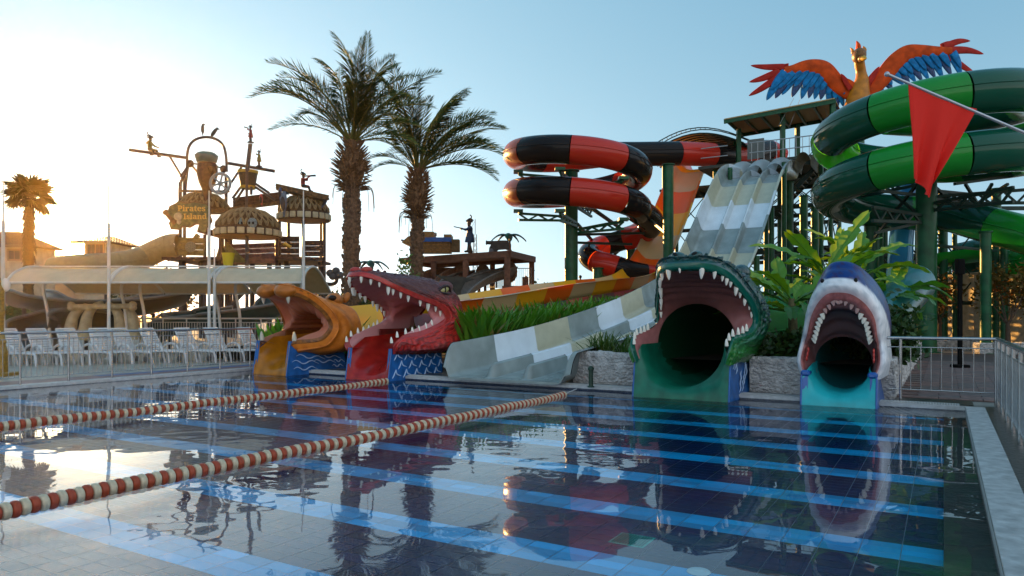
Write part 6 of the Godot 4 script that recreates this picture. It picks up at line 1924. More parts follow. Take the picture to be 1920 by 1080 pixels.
	obj("blue_band", MB.new().box(Q.call(815, 452), Vector3(2.0, .24, 1.75)), sb, sh)
	obj("hull_end", MB.new().plate(PackedVector2Array([Vector2(0, .75), Vector2(-.55, .62), Vector2(-.9, .3), Vector2(.3, -.25), Vector2(.3, .75)]), 1.2, Transform3D(Basis.IDENTITY, Q.call(785, 466))), sw, sh)
	obj("bowsprit", MB.new().rod(Q.call(780, 458), Q.call(752, 450), .09, 8, .05), mat("spar_grey", Color(.12, .12, .13), .6), sh)
	obj("cabin", MB.new().box(Q.call(800, 443), Vector3(.95, .38, 1.3)), sw, sh)
	obj("cabin", MB.new().box(Q.call(841, 445), Vector3(.42, .2, 1.3)), sw, sh)
	for q in [[791, 803, 435], [806, 818, 437]]:
		for yy in [q[2], q[2] + 5.0]: obj("rail", MB.new().beam(Q.call(q[0], yy), Q.call(q[1], yy), .05), sw, sh)
		for x in [q[0], (q[0] + q[1]) / 2.0, q[1]]: obj("rail_post", MB.new().beam(Q.call(x, q[2]), Q.call(x, 443), .05), sw, sh)
	obj("crate", MB.new().bevel_box(Q.call(854, 461), Vector3(.50, .72, .5), .03), mat("crate_brown", Color(.22, .13, .05), .6, 0, {"vary": .4}), sh)
	# the pirate captain
	var cap := thing("pirate_statue", "tall pirate statue in a blue coat aiming a pistol on the deck", "statue", P.call(881, 470, .5), PI + .25, "pirate statues")
	cap.position.y = y + .01
	cap.scale = Vector3.ONE * .98
	var coat := mat("captain_coat", Color(.02, .06, .13), .55, 0, {"vary": .4, "vs": 2.0})
	pirate(cap, "aim", coat, mat("captain_trousers", Color(.04, .12, .26), .55, 0, {"vary": .5, "vs": 3.0}), mat("statue_skin", Color.WHITE), mat("statue_brown", Color(.07, .045, .03), .6, 0, {"vary": .3}), .03)
	obj("pistol", MB.new().rod(Vector3(.56, 1.38, -.20), Vector3(.98, 1.46, -.20), .03, 6).beam(Vector3(.58, 1.38, -.2), Vector3(.56, 1.26, -.2), .05, .06), mat("gun_metal", Color(.05, .055, .06), .4, .5), cap)
	obj("sword", MB.new().rod(Vector3(.10, 1.02, .32), Vector3(-.42, 1.95, .42), .018, 5, .006).rod(Vector3(.16, .92, .31), Vector3(.02, 1.08, .34), .03, 6), mat("gun_metal", Color.BLACK), cap)
	# cannon
	var cn := thing("cannon_model", "dark cannon on a curved carriage at the right end of the pirate deck", "cannon", P.call(938, 467, .8))
	cn.position.y = y
	var cm := mat("cannon_dark", Color(.05, .04, .035), .5, 0, {"vary": .4})
	obj("barrel", MB.new().lathe([Vector2(.11, 0), Vector2(.13, .02), Vector2(.10, .1), Vector2(.13, .8), Vector2(.16, 1.2), Vector2(.05, 1.3)], 12, Transform3D(Basis(Vector3(0, 0, 1), -1.6), Vector3(-.82, .62, 0))), cm, cn)
	obj("carriage", MB.new().plate(PackedVector2Array([Vector2(-.65, 0), Vector2(-.35, .0), Vector2(-.1, .22), Vector2(.3, .25), Vector2(.62, .08), Vector2(.62, .5), Vector2(.3, .72), Vector2(-.1, .72), Vector2(-.45, .62), Vector2(-.62, .3)]), .5), cm, cn)
	for q in [[-.5, .12, .14], [.55, .1, .12]]:
		for s in [-1.0, 1.0]: obj("wheel", MB.new().lathe([Vector2(.02, -.04), Vector2(q[2], -.04), Vector2(q[2], .04), Vector2(.02, .04)], 12, Transform3D(Basis(Vector3.RIGHT, PI / 2), Vector3(q[0], q[1], s * .3))), mat("spar_grey", Color.BLACK), cn)
	# steel palms
	for q in [[957, 467, 40.5, 1.0, "small metal palm with a round crown beside the cannon"], [699, 520, 38.0, 1.0, "small metal palm above the nose of the red croc"]]:
		var base := at(q[0], q[1], q[2])
		var mp := thing("metal_palm", q[4], "sculpture", base, 0, "metal palms")
		var pm := mat("metal_leaf", Color(.03, .075, .055), .5, 0, {"vary": .4})
		obj("trunk", MB.new().rod(Vector3(0, -.2, 0), Vector3(-.05, .72, 0), .06, 8, .045), rust, mp)
		obj("crown", MB.new().ball(Vector3(-.12, .74, 0), Vector3(.2, .17, .18)), mat("metal_teal", Color(.03, .16, .11), .5), mp)
		for k in 6:
			var an: float = [0.15, 2.95, -.6, 3.7, 1.3, -1.6][k]
			var L: float = [1.0, 1.0, .7, .75, .6, .6][k]
			var dir := Vector3(cos(an), 0, sin(an) * .6)
			var rows := []
			for j in 8:
				var f := j / 7.0
				var p := Vector3(-.1, .8, 0) + dir * L * f + Vector3(0, .16 * sin(PI * f * .8) - .42 * f * f, 0)
				var w := .14 * sin(PI * clampf(f * .9 + .08, 0, 1)) + (.03 if j % 2 else .0)
				var sidev := dir.cross(Vector3.UP).normalized()
				rows.append(PackedVector3Array([p - sidev * w + Vector3(0, -.1, 0), p, p + sidev * w + Vector3(0, -.1, 0)]))
			obj("leaf", MB.new().grid(rows), pm, mp)

# ================= plants =================
func frond_mesh(L: float, lift: float, droop: float, n: int, leaf: float, seed_: int, wild := .25) -> MB:
	# grows from the origin outwards along +x; lift: start angle in degrees, droop: how far it bends down
	var r := RandomNumberGenerator.new()
	r.seed = seed_
	var mb := MB.new()
	var path := PackedVector3Array()
	var p := Vector3.ZERO
	var steps := 14
	for k in steps + 1:
		path.append(p)
		var f := float(k) / steps
		var a := deg_to_rad(lift - droop * pow(f, 1.6))
		p += Vector3(cos(a), sin(a), .06 * sin(f * 3.0 + seed_)) * L / steps
	var rr := []
	for k in steps + 1: rr.append(lerpf(.045, .008, float(k) / steps))
	mb.col = Color(.13, .12, .03)
	mb.tube(path, rr, 5)
	var fr := MB.frames(path)
	for k in n:
		var f := .14 + .86 * (k + .5) / n
		var x := f * steps
		var i := mini(int(x), steps - 1)
		var q := path[i].lerp(path[i + 1], x - i)
		var t: Vector3 = fr[i].z
		var sx: Vector3 = fr[i].x
		var up: Vector3 = fr[i].y
		var len_ := leaf * (0.35 + 1.0 * sin(PI * clampf(f * .92 + .06, 0, 1))) * r.randf_range(.8, 1.15)
		for s in [-1.0, 1.0]:
			var d: Vector3 = (sx * s * (1.0 - .45 * f) + t * (.55 + .7 * f) + up * (.42 - .1 * f + r.randf_range(-wild, wild))).normalized()
			var e: Vector3 = q + d * len_ + Vector3(0, -.10 * len_ * len_, 0)
			var m: Vector3 = q + d * len_ * .5
			var w := (t - d * t.dot(d)).normalized() * .017
			mb.col = Color(.04, .085, .03).lerp(Color(.09, .13, .03), r.randf())
			mb.face([q, m - w, e, m + w])
	return mb

func date_palm(label: String, base: Vector3, bulb_y: float, h: float, rt: float, fronds: Array, seed_: int, lean := 0.0) -> void:
	var r := RandomNumberGenerator.new()
	r.seed = seed_
	var o := thing("date_palm", label, "palm tree", base)
	var bark := mat("palm_bark", Color(.24, .135, .08), .9, 0, {"vary": .5, "vs": 1.2, "bump": 2.0})
	var dry := mat("palm_dry", Color(.30, .15, .07), .85, 0, {"vary": .5, "vs": 2.0})
	var prof := []
	var rows := []
	var n := 60
	for k in n + 1:
		var f := float(k) / n
		var y := f * bulb_y
		var rad := rt * (1.12 - .14 * f) + (.035 if k % 2 else -.02)
		var row := PackedVector3Array()
		for j in 18:
			var a := TAU * j / 18 + k * .17
			var bump_ := rad + .035 * sin(j * 5.0 + k * 2.3)
			row.append(Vector3(cos(a) * bump_ + lean * f, y, sin(a) * bump_))
		rows.append(row)
	obj("trunk", MB.new().grid(rows, true), bark, o)
	# old leaf bases on the trunk: short stubs
	var stub := MB.new()
	for k in 240:
		var f := r.randf()
		var a := TAU * (k * .618)
		var rad := rt * (1.12 - .14 * f)
		var p := Vector3(cos(a) * rad + lean * f, f * bulb_y, sin(a) * rad)
		stub.tube(PackedVector3Array([p - Vector3(0, .08, 0), p + Vector3(cos(a) * .07, .07, sin(a) * .07)]), [.075, .04], 5)
	obj("leaf_stubs", stub, bark, o, false, "stuff")
	# the swollen head of cut leaf bases
	obj("head", MB.new().lathe([Vector2(rt * .9, 0), Vector2(rt * 1.7, (h - bulb_y) * .3), Vector2(rt * 1.9, (h - bulb_y) * .52), Vector2(rt * .9, (h - bulb_y) * .85), Vector2(rt * .45, h - bulb_y + .3)], 16, Transform3D(Basis.IDENTITY, Vector3(lean, bulb_y - .1, 0))), dry, o)
	var spikes := MB.new()
	for k in 330:
		var f := r.randf()
		var a := TAU * (k * .618 + r.randf() * .03)
		var rad := rt * (.95 + 1.05 * sin(PI * clampf(f * .9 + .1, 0, 1)))
		var p := Vector3(cos(a) * rad * .92 + lean, bulb_y + (h - bulb_y) * (f - .08), sin(a) * rad * .92)
		var up := lerpf(.1, 1.2, f)
		var d := Vector3(cos(a), up, sin(a)).normalized()
		if r.randf() < .09: d = Vector3(cos(a), -.6 + r.randf() * .5, sin(a)).normalized()
		spikes.tube(PackedVector3Array([p, p + d * r.randf_range(.22, .42)]), [.055, .016], 5, false, false, .6)
	obj("cut_leaf_bases", spikes, dry, o, false, "stuff")
	var ends := MB.new()
	for k in 14:
		var a := TAU * r.randf()
		var p := Vector3(cos(a) * rt + lean, bulb_y + .2 * r.randf(), sin(a) * rt)
		ends.tube(spline([p, p + Vector3(cos(a) * .5, -.1, sin(a) * .5), p + Vector3(cos(a) * .6, -r.randf_range(.5, 1.1), sin(a) * .6)], 4), .012, 4)
	obj("hanging_fibres", ends, dry, o, false, "stuff")
	var leafm := mat("palm_leaf", Color(1, 1, 1), .65, 0, {"vc": true, "spec": .3, "back": Color(.35, .4, .12)})
	var vars := []
	for q in [[4.6, 82, 60], [4.7, 68, 75], [4.6, 52, 80], [4.4, 34, 75], [4.2, 16, 62], [3.6, -8, 50]]: vars.append(frond_mesh(q[0], q[1], q[2], 58, .66, int(q[1]) + seed_).mesh())
	for q in fronds:
		var fo := obj("frond", vars[q[1]], leafm, o)
		fo.transform = Transform3D(Basis(Vector3.UP, deg_to_rad(q[0])) * Basis(Vector3.RIGHT, r.randf_range(-.5, .5)) * Basis.from_scale(Vector3.ONE * float(q[2])), Vector3(lean, h - .1, 0) + Vector3(cos(deg_to_rad(q[0])), 0, -sin(deg_to_rad(q[0]))) * rt * .35)

func banana_leaf(L: float, W: float, lift: float, droop: float, seed_: int) -> MB:
	var r := RandomNumberGenerator.new()
	r.seed = seed_
	var mb := MB.new()
	var path := PackedVector3Array()
	var p := Vector3.ZERO
	var n := 22
	for k in n + 1:
		path.append(p)
		var f := float(k) / n
		var a := deg_to_rad(lift - droop * pow(f, 1.5))
		p += Vector3(cos(a), sin(a), 0) * L / n
	mb.tube(path, range(n + 1).map(func(k): return lerpf(.022, .005, float(k) / n)), 5)
	for s in [-1.0, 1.0]:
		var rows := []
		var tear := 0.0
		for k in range(3, n + 1):
			var f := float(k - 3) / (n - 3)
			var w := W * pow(sin(PI * clampf(f * .93 + .05, 0, 1)), .55)
			if r.randf() < .22: tear = r.randf_range(.2, .6)
			else: tear *= .4
			w *= 1.0 - tear
			var t := (path[mini(k + 1, n)] - path[k - 1]).normalized()
			var up := Vector3(-t.y, t.x, 0)
			var fold := .30 + .12 * sin(k * 1.7 + seed_)
			rows.append(PackedVector3Array([path[k], path[k] + Vector3(0, 0, s * w * .5) + up * w * fold * .8, path[k] + Vector3(0, 0, s * w) + up * w * fold + t * .06 + Vector3(0, -.12 * w, 0)]))
		mb.grid(rows)
	return mb

func banana(label: String, base: Vector3, h: float, leaves: Array, seed_: int) -> void:
	var o := thing("banana_plant", label, "plant", base, 0, "banana plants behind the crocodile and shark")
	var stem := mat("banana_stem", Color(.22, .19, .08), .7, 0, {"vary": .5, "vs": 2.0})
	var m1 := mat("banana_leaf", Color(.07, .20, .018), .4, 0, {"back": Color(.42, .52, .04)})
	var m2 := mat("banana_leaf_deep", Color(.035, .12, .02), .4, 0, {"back": Color(.30, .50, .04)})
	obj("stem", MB.new().tube(spline([Vector3(0, 0, 0), Vector3(.03, h * .5, 0), Vector3(0, h, 0)], 5), [.11, .11, .105, .10, .10, .095, .09, .08, .075, .07, .06], 9), stem, o)
	var k := 0
	for e in 7: leaves.append([e * 51.0 + seed_ * 20.0, 50.0 - e * 7.0, 60.0 + e * 5.0, .75 + .06 * e, .15, e % 3 == 0])
	for q in leaves:    # [azimuth, lift, droop, length, width, bright]
		k += 1
		var lf := obj("leaf", banana_leaf(q[3] * 1.35, q[4] * .88, q[1], q[2], seed_ * 31 + k), m1 if q[5] else m2, o)
		lf.transform = Transform3D(Basis(Vector3.UP, deg_to_rad(q[0])) * Basis(Vector3.RIGHT, sin(k * 2.1) * .4), Vector3(0, h * (.86 + .12 * sin(k * 1.3)), 0))

func blade(mb: MB, p: Vector3, dir: Vector3, L: float, w: float, bend: float) -> void:
	var up := Vector3(dir.x * bend, 1, dir.z * bend).normalized()
	var side := Vector3(-dir.z, 0, dir.x)
	var a := p
	var b := p + up * L * .4 + dir * L * .06
	var c := p + up * L * .75 + dir * L * .2
	var d := p + up * L * .98 + dir * L * (.3 + bend * .3)
	mb.grid([PackedVector3Array([a - side * w * .3, a + side * w * .3]), PackedVector3Array([b - side * w, b + side * w]), PackedVector3Array([c - side * w * .8, c + side * w * .8]), PackedVector3Array([d - side * .004, d + side * .004])])

func bed_h(t: float) -> float:
	return .36 + maxf(0.0, t - 15.0) * .058

func make_hedges() -> void:
	var soil := mat("soil", Color(.035, .026, .016), .95, 0, {"vary": .4, "bump": 2.0})
	var bed := MB.new()
	for q in [[9.7, 10.7], [12.25, 13.05], [14.5, 21.0]]:
		var s0: float = q[0]; var s1: float = q[1]
		for k in 12:
			var t0 := 15.3 + k * 1.9
			var t1 := t0 + 1.9
			bed.face([st(s0, t0, bed_h(t0)), st(s0, t1, bed_h(t1)), st(s1, t1, bed_h(t1)), st(s1, t0, bed_h(t0))])
		bed.face([st(s0, 15.3, 0), st(s0, 15.3, bed_h(15.3)), st(s1, 15.3, bed_h(15.3)), st(s1, 15.3, 0)])
	struct("planting_bed", bed, soil)
	var lm := mat("hedge_leaf", Color(1, 1, 1), .4, 0, {"vc": true, "back": Color(.55, .75, .10)})
	var strips := [[9.98, 10.7, 15.2, 30.0, 1300, 1.42, "dense hedge of upright green blade leaves along the white slide"], [12.3, 13.0, 15.4, 35.0, 800, 1.05, "strip of upright green blade leaves between the red and yellow slides"], [14.6, 18.5, 15.5, 34.0, 1500, 1.1, "bed of upright green blade leaves around the palm trunks behind the hippo"]]
	for q in strips:
		var base := st((q[0] + q[1]) / 2, q[2], .3)
		var o := thing("hedge", q[6], "hedge", base)
		var mb := MB.new()
		for k in int(q[4]):
			var t := lerpf(q[2], q[3], pow(rng.randf(), 1.25))
			var p := st(rnd(q[0], q[1]), t, bed_h(t) - .02)
			var hh: float = q[5] * rnd(.62, 1.08)
			mb.col = Color(.06, .19, .02).lerp(Color(.16, .36, .03), rng.randf() * rng.randf()) if rng.randf() > .06 else Color(.22, .16, .05)
			for e in 4:
				var a := rnd(0, TAU)
				blade(mb, p + Vector3(rnd(-.1, .1), 0, rnd(-.1, .1)), Vector3(cos(a), 0, sin(a)), hh * rnd(.6, 1.0), rnd(.05, .095), rnd(.02, .24))
		obj("foliage", mb, lm, o, true, "stuff")

func shrub(called: String, label: String, cat: String, p: Vector3, R: Vector3, n: int, leaf: float, cols: Array, m: Material, trunk := 0.0) -> void:
	var o := thing(called, label, cat, p)
	var mb := MB.new()
	var clumps := []
	for k in maxi(7, n / 220): clumps.append(Vector3(rnd(-.8, .8), rnd(.15, 1.0), rnd(-.8, .8)) * R)
	for k in n:
		var c: Vector3 = clumps[k % clumps.size()]
		var q := c + Vector3(rng.randfn(0, .24), rng.randfn(0, .2), rng.randfn(0, .24)) * R + Vector3(0, trunk, 0)
		if q.y < .03: q.y = rnd(.03, .2)
		var d := Vector3(rnd(-1, 1), rnd(-.6, 1), rnd(-1, 1)).normalized()
		var w := d.cross(Vector3(rnd(-1, 1), rnd(-1, 1), rnd(-1, 1))).normalized() * leaf * .28
		mb.col = (cols[0] as Color).lerp(cols[1], rng.randf())
		mb.face([q, q + d * leaf * .5 - w, q + d * leaf, q + d * leaf * .5 + w])
	obj("foliage", mb, m, o, false, "stuff")
	var br := MB.new()
	for k in mini(9, clumps.size()):
		var c: Vector3 = clumps[k] + Vector3(0, trunk, 0)
		br.tube(spline([Vector3(0, trunk * .7, 0), Vector3(c.x * .4, trunk * .8 + (c.y - trunk) * .4, c.z * .4), c], 4), range(9).map(func(i): return lerpf(.035, .01, i / 8.0)), 5)
	if trunk > 0.0: br.rod(Vector3.ZERO, Vector3(0, trunk * .8, 0), .11, 8, .07)
	obj("branches", br, mat("branch", Color(.07, .045, .03), .9), o)

func make_plants() -> void:
	var b1 := at(657, 592, 29); b1.y = .3
	var b2 := at(779, 592, 33); b2.y = .3
	# azimuth 0 points right in the picture, 180 left, 90 away
	date_palm("taller date palm with a bushy crown behind the red crocodile", b1, 6.4, 8.3, .29, [[178, 2, 1.0], [170, 1, 1.02], [160, 0, 1.05], [150, 1, .95], [200, 1, .95], [215, 2, .9], [235, 0, .95], [190, 3, .75], [120, 1, 1.0], [95, 0, 1.0], [60, 1, .85], [40, 0, .95], [20, 1, .85], [5, 2, .82], [-8, 1, .82], [-30, 2, .78], [-50, 1, .9], [-75, 0, .95], [-100, 1, .9], [255, 2, .85], [280, 2, .8], [-40, 3, .7], [0, 3, .72], [75, 2, .8], [135, 2, .85], [110, 0, 1.0], [300, 0, .9], [330, 1, 1.0], [15, 4, .7], [345, 4, .65]], 11, .06)
	date_palm("shorter date palm leaning its crown to the right beside the first palm", b2, 5.85, 8.0, .255, [[0, 2, 1.02], [-10, 1, 1.0], [8, 3, 1.0], [12, 0, 1.12], [100, 0, 1.15], [200, 0, 1.1], [280, 0, 1.1], [15, 1, 1.0], [-20, 2, 1.0], [-28, 3, .95], [30, 2, .95], [45, 0, .95], [60, 1, .9], [90, 0, .9], [120, 1, .75], [150, 2, .62], [175, 3, .6], [195, 2, .62], [225, 1, .7], [250, 0, .85], [270, 2, .8], [290, 1, .85], [310, 0, .95], [330, 2, 1.0], [345, 3, 1.0], [355, 4, .9], [12, 4, .9], [200, 4, .5], [-5, 0, 1.0], [20, 0, 1.0], [340, 0, .95], [185, 1, .75]], 23, .1)
	# fan palm against the sun
	var fb := at(52, 592, 48); fb.y = .1
	var fp := thing("fan_palm", "shaggy fan palm against the bright sky at the left", "palm tree", fb)
	var bark := mat("fan_bark", Color(.12, .08, .04), .9, 0, {"vary": .5, "vs": 1.5, "bump": 2.5, "back": Color(.2, .12, .02)})
	var hgt := 9.2
	var tr := []
	for k in 40:
		var row := PackedVector3Array()
		for j in 12:
			var a := TAU * j / 12
			var rd := .32 + .05 * sin(k * 1.9 + j * 2.1) - .06 * k / 40.0
			row.append(Vector3(cos(a) * rd + .12 * k / 40.0, hgt * k / 39.0, sin(a) * rd))
		tr.append(row)
	obj("trunk", MB.new().grid(tr, true), bark, fp)
	var skirt := MB.new()
	for k in 260:
		var a := rnd(0, TAU)
		var y := rnd(hgt * .45, hgt * 1.0)
		skirt.tube(PackedVector3Array([Vector3(cos(a) * .28 + .1, y, sin(a) * .28), Vector3(cos(a) * rnd(.36, .5) + .1, y - rnd(.2, .5), sin(a) * .42)]), [.04, .008], 4, false)
	obj("old_leaf_skirt", skirt, bark, fp, false, "stuff")
	var fanm := mat("fan_leaf", Color(.045, .055, .015), .6, 0, {"back": Color(.36, .27, .015)})
	var vars := []
	for v in 4:
		var mb := MB.new()
		mb.rod(Vector3.ZERO, Vector3(.8, 0, 0), .02, 5)
		var n := 22
		for k in n:
			var a := lerpf(-1.9, 1.9, float(k) / (n - 1))
			var L := 1.05 * (1.0 - .18 * absf(a) / 1.9) * rnd(.88, 1.08)
			var d := Vector3(cos(a), .10 * (k % 2), sin(a))
			var w := Vector3(-sin(a), 0, cos(a)) * .055
			var o0 := Vector3(.75, 0, 0)
			var m := o0 + d * L * .55
			var e := o0 + d * L + Vector3(0, -.18 - .1 * v, 0)
			mb.face([o0, m - w + Vector3(0, -.03, 0), e, m + w + Vector3(0, .03, 0)])
			if k % 3 == 0: mb.rod(e, e + Vector3(0, -.25, 0), .008, 3, .003)
		vars.append(mb.mesh())
	for k in 22:
		var f := obj("fan_leaf", vars[k % 4], fanm, fp)
		var el := lerpf(1.3, -.6, float(k) / 21.0)
		f.transform = Transform3D(Basis(Vector3.UP, k * 2.4) * Basis(Vector3(0, 0, 1), el) * Basis(Vector3.RIGHT, rnd(-.7, .7)), Vector3(.12, hgt + .1, 0))
	# banana plants
	banana("banana plant with a pale stem right behind the crocodile", at(1484, 640, 14.6) * Vector3(1, 0, 1) + Vector3(0, .6, 0), 1.25, [[178, 34, 30, 1.15, .22, 1], [150, 48, 40, 1.1, .20, 1], [190, 10, 30, 1.25, .20, 1], [25, 55, 25, 1.3, .22, 1], [10, 30, 60, 1.0, .2, 0], [215, 42, 50, 1.0, .2, 1], [320, 35, 60, .95, .2, 0], [60, 70, 30, 1.1, .2, 1], [250, 20, 70, .8, .18, 0]], 3)
	banana("tall banana plant rising behind the shark's left side", at(1548, 640, 15.6) * Vector3(1, 0, 1) + Vector3(0, .6, 0), 1.9, [[40, 62, 20, 1.3, .2, 1], [160, 42, 45, 1.3, .22, 1], [185, 28, 55, 1.1, .2, 1], [80, 75, 20, 1.2, .2, 1], [10, 50, 50, 1.1, .22, 1], [340, 35, 60, 1.1, .2, 1], [220, 60, 40, 1.1, .2, 1], [290, 55, 50, 1.0, .2, 0]], 5)
	banana("banana clump with many tattered leaves above the shark's back", at(1612, 640, 16.4) * Vector3(1, 0, 1) + Vector3(0, .6, 0), 2.0, [[20, 45, 60, 1.2, .2, 1], [160, 60, 45, 1.2, .2, 1], [60, 70, 35, 1.2, .2, 1], [100, 60, 40, 1.1, .2, 1], [340, 30, 70, 1.1, .2, 1], [200, 50, 60, 1.1, .2, 1], [280, 60, 60, 1.0, .2, 1], [0, 20, 70, 1.1, .18, 0], [130, 30, 60, 1.0, .2, 1]], 7)
	banana("dark banana plant with drooping leaves right of the shark", at(1655, 640, 15.8) * Vector3(1, 0, 1) + Vector3(0, .6, 0), 1.15, [[0, 40, 90, 1.2, .2, 0], [340, 50, 80, 1.1, .2, 0], [20, 55, 80, 1.1, .2, 0], [170, 60, 60, 1.1, .2, 1], [290, 40, 90, 1.0, .2, 0], [230, 50, 80, .9, .2, 0], [60, 65, 50, 1.2, .2, 1]], 9)
	banana("short banana plant between the crocodile and the white slide foot", at(1440, 640, 17.0) * Vector3(1, 0, 1) + Vector3(0, .5, 0), 1.0, [[30, 60, 30, 1.0, .2, 1], [150, 50, 50, .9, .2, 0], [200, 30, 60, .9, .2, 1], [330, 40, 60, .9, .2, 0], [80, 70, 20, 1.1, .2, 1]], 13)
	var low := mat("shrub_leaf", Color(1, 1, 1), .5, 0, {"vc": true, "back": Color(.35, .5, .08)})
	var dk := Color(.018, .045, .014)
	var gr := Color(.045, .10, .02)
	shrub("shrub", "dark low planting under the banana stem between crocodile and shark", "shrub", at(1462, 640, 14.2) * Vector3(1, 0, 1) + Vector3(0, .62, 0), Vector3(.75, .42, .4), 1500, .16, [dk, gr], low)
	shrub("shrub", "dark bush between the shark and the silver railing", "shrub", at(1668, 640, 14.0) * Vector3(1, 0, 1) + Vector3(0, .6, 0), Vector3(.55, .95, .8), 2600, .15, [dk, gr], low)
	var tuft := thing("grass_tuft", "grassy tuft in the planter between the white slide and the crocodile", "grass", st(5.9, 14.5, .62))
	var tm := MB.new()
	for k in 420:
		tm.col = Color(.05, .11, .02).lerp(Color(.20, .22, .07), rng.randf() * rng.randf())
		var a := rnd(0, TAU)
		blade(tm, st(rnd(5.2, 6.7), rnd(14.15, 15.2), .6), Vector3(cos(a), 0, sin(a)), rnd(.2, .62), rnd(.008, .022), rnd(.1, .9))
	obj("foliage", tm, lm_get(), tuft, true, "stuff")
	shrub("shrub", "thin bright sapling between the palm trunks", "shrub", at(748, 592, 27) * Vector3(1, 0, 1) + Vector3(0, 1.0, 0), Vector3(.55, 2.3, .5), 420, .17, [gr, Color(.12, .17, .03)], low)
	shrub("shrub", "leafy bush at the foot of the shorter palm", "shrub", at(785, 592, 31) * Vector3(1, 0, 1) + Vector3(0, 1.0, 0), Vector3(.9, 1.5, .7), 1500, .2, [gr, Color(.10, .17, .03)], low)
	shrub("shrub", "red flowering bush beside the green column of the red coil", "shrub", at(1015, 592, 41) * Vector3(1, 0, 1) + Vector3(0, .6, 0), Vector3(.9, 2.3, .7), 600, .2, [Color(.05, .10, .02), Color(.32, .08, .05)], low)
	shrub("shrub", "small bush right of the green column by the far fence", "shrub", at(1098, 592, 44) * Vector3(1, 0, 1) + Vector3(0, .5, 0), Vector3(.7, 1.9, .6), 420, .2, [Color(.05, .10, .02), Color(.12, .13, .04)], low)
	var gold := mat("golden_leaf", Color(1, 1, 1), .5, 0, {"vc": true, "back": Color(.95, .6, .10)})
	shrub("small_tree", "small tree with golden backlit leaves behind the thick green pillar", "tree", at(1762, 592, 31) * Vector3(1, 0, 1), Vector3(1.0, 1.5, 1.0), 1100, .2, [Color(.06, .075, .015), Color(.17, .13, .03)], gold, 1.7)
	shrub("small_tree", "golden leaved tree in front of the wall at the right edge", "tree", at(1890, 592, 27) * Vector3(1, 0, 1), Vector3(1.1, 1.5, 1.0), 1100, .2, [Color(.07, .075, .015), Color(.2, .14, .03)], gold, 1.6)
	shrub("tree", "dark round tree far behind the slide tower", "tree", at(1560, 592, 62) * Vector3(1, 0, 1), Vector3(4.5, 3.2, 3), 3800, .5, [dk, gr], low, 1.6)
	shrub("tree", "dark broad tree behind the blue slide and green columns", "tree", at(1680, 592, 50) * Vector3(1, 0, 1), Vector3(4.0, 2.8, 3), 3600, .42, [dk, gr], low, 1.4)
	shrub("tree", "tree with a low crown far behind the yellow slide", "tree", at(1290, 592, 66) * Vector3(1, 0, 1), Vector3(4.5, 3.4, 3), 3400, .5, [dk, gr], low, 1.4)
	shrub("tree", "leafy tree below the second canopy behind the deck", "tree", at(290, 592, 52) * Vector3(1, 0, 1), Vector3(3.0, 2.6, 2), 2400, .36, [Color(.05, .06, .015), Color(.09, .10, .02)], gold, 1.5)
	shrub("tree", "dark bushes below the first canopy beside the house", "tree", at(20, 592, 46) * Vector3(1, 0, 1), Vector3(2.4, 1.6, 2), 2000, .34, [dk, gr], low, .6)
	shrub("tree", "brown green tree behind the left foot of the play tower", "tree", at(645, 592, 48) * Vector3(1, 0, 1), Vector3(2.6, 1.6, 2), 2000, .34, [Color(.05, .05, .015), gr], low, .9)

func lm_get() -> Material:
	return mat("hedge_leaf", Color(1, 1, 1), .4)

# ================= walls, paths, ropes, flag and small things =================
func rope(label: String, s: float, t0: float, t1: float) -> void:
	var o := thing("lane_rope", label, "lane rope", st(s, t1, 0), 0, "lane ropes across the pool")
	var red := mat("float_red", Color(.45, .07, .025), .45, 0, {"vary": .25, "vs": 3.0})
	var cream := mat("float_cream", Color(.74, .62, .42), .45, 0, {"vary": .25, "vs": 3.0})
	var m := MB.new().lathe([Vector2(.018, -.033), Vector2(.050, -.032), Vector2(.064, -.022), Vector2(.069, 0), Vector2(.064, .022), Vector2(.050, .032), Vector2(.018, .033)], 16).mesh()
	var n := int((t1 - t0) / .068)
	var sag := 0.0
	for k in n:
		var t := t1 - (k + .5) * .068
		var y := .008 + .012 * sin(t * 2.1) * sin(t * .7) + rnd(-.003, .003)
		var f := obj("float", m, red if k % 2 else cream, o)
		var p := st(s + .05 * sin(t * .55), t, y)
		var dir := (U + V * .0275 * cos(t * .55)).normalized()
		f.transform = Transform3D(Basis(dir.cross(Vector3.UP), dir, dir.cross(Vector3.UP).cross(dir)) * Basis(Vector3.UP, rnd(0, 6)) * Basis(Vector3.RIGHT, rnd(-.05, .05)), p - o.position)
	var line := PackedVector3Array()
	for k in 24:
		var t := lerpf(t0, t1 + .55, k / 23.0)
		line.append(st(s + .05 * sin(t * .55), t, .008 + .012 * sin(t * 2.1) * sin(t * .7) if t < t1 else lerpf(.01, .07, (t - t1) / .55)))
	obj("cable", MB.new().tube(line, .012, 6), mat("cable_white", Color(.4, .4, .4), .5), o, true)

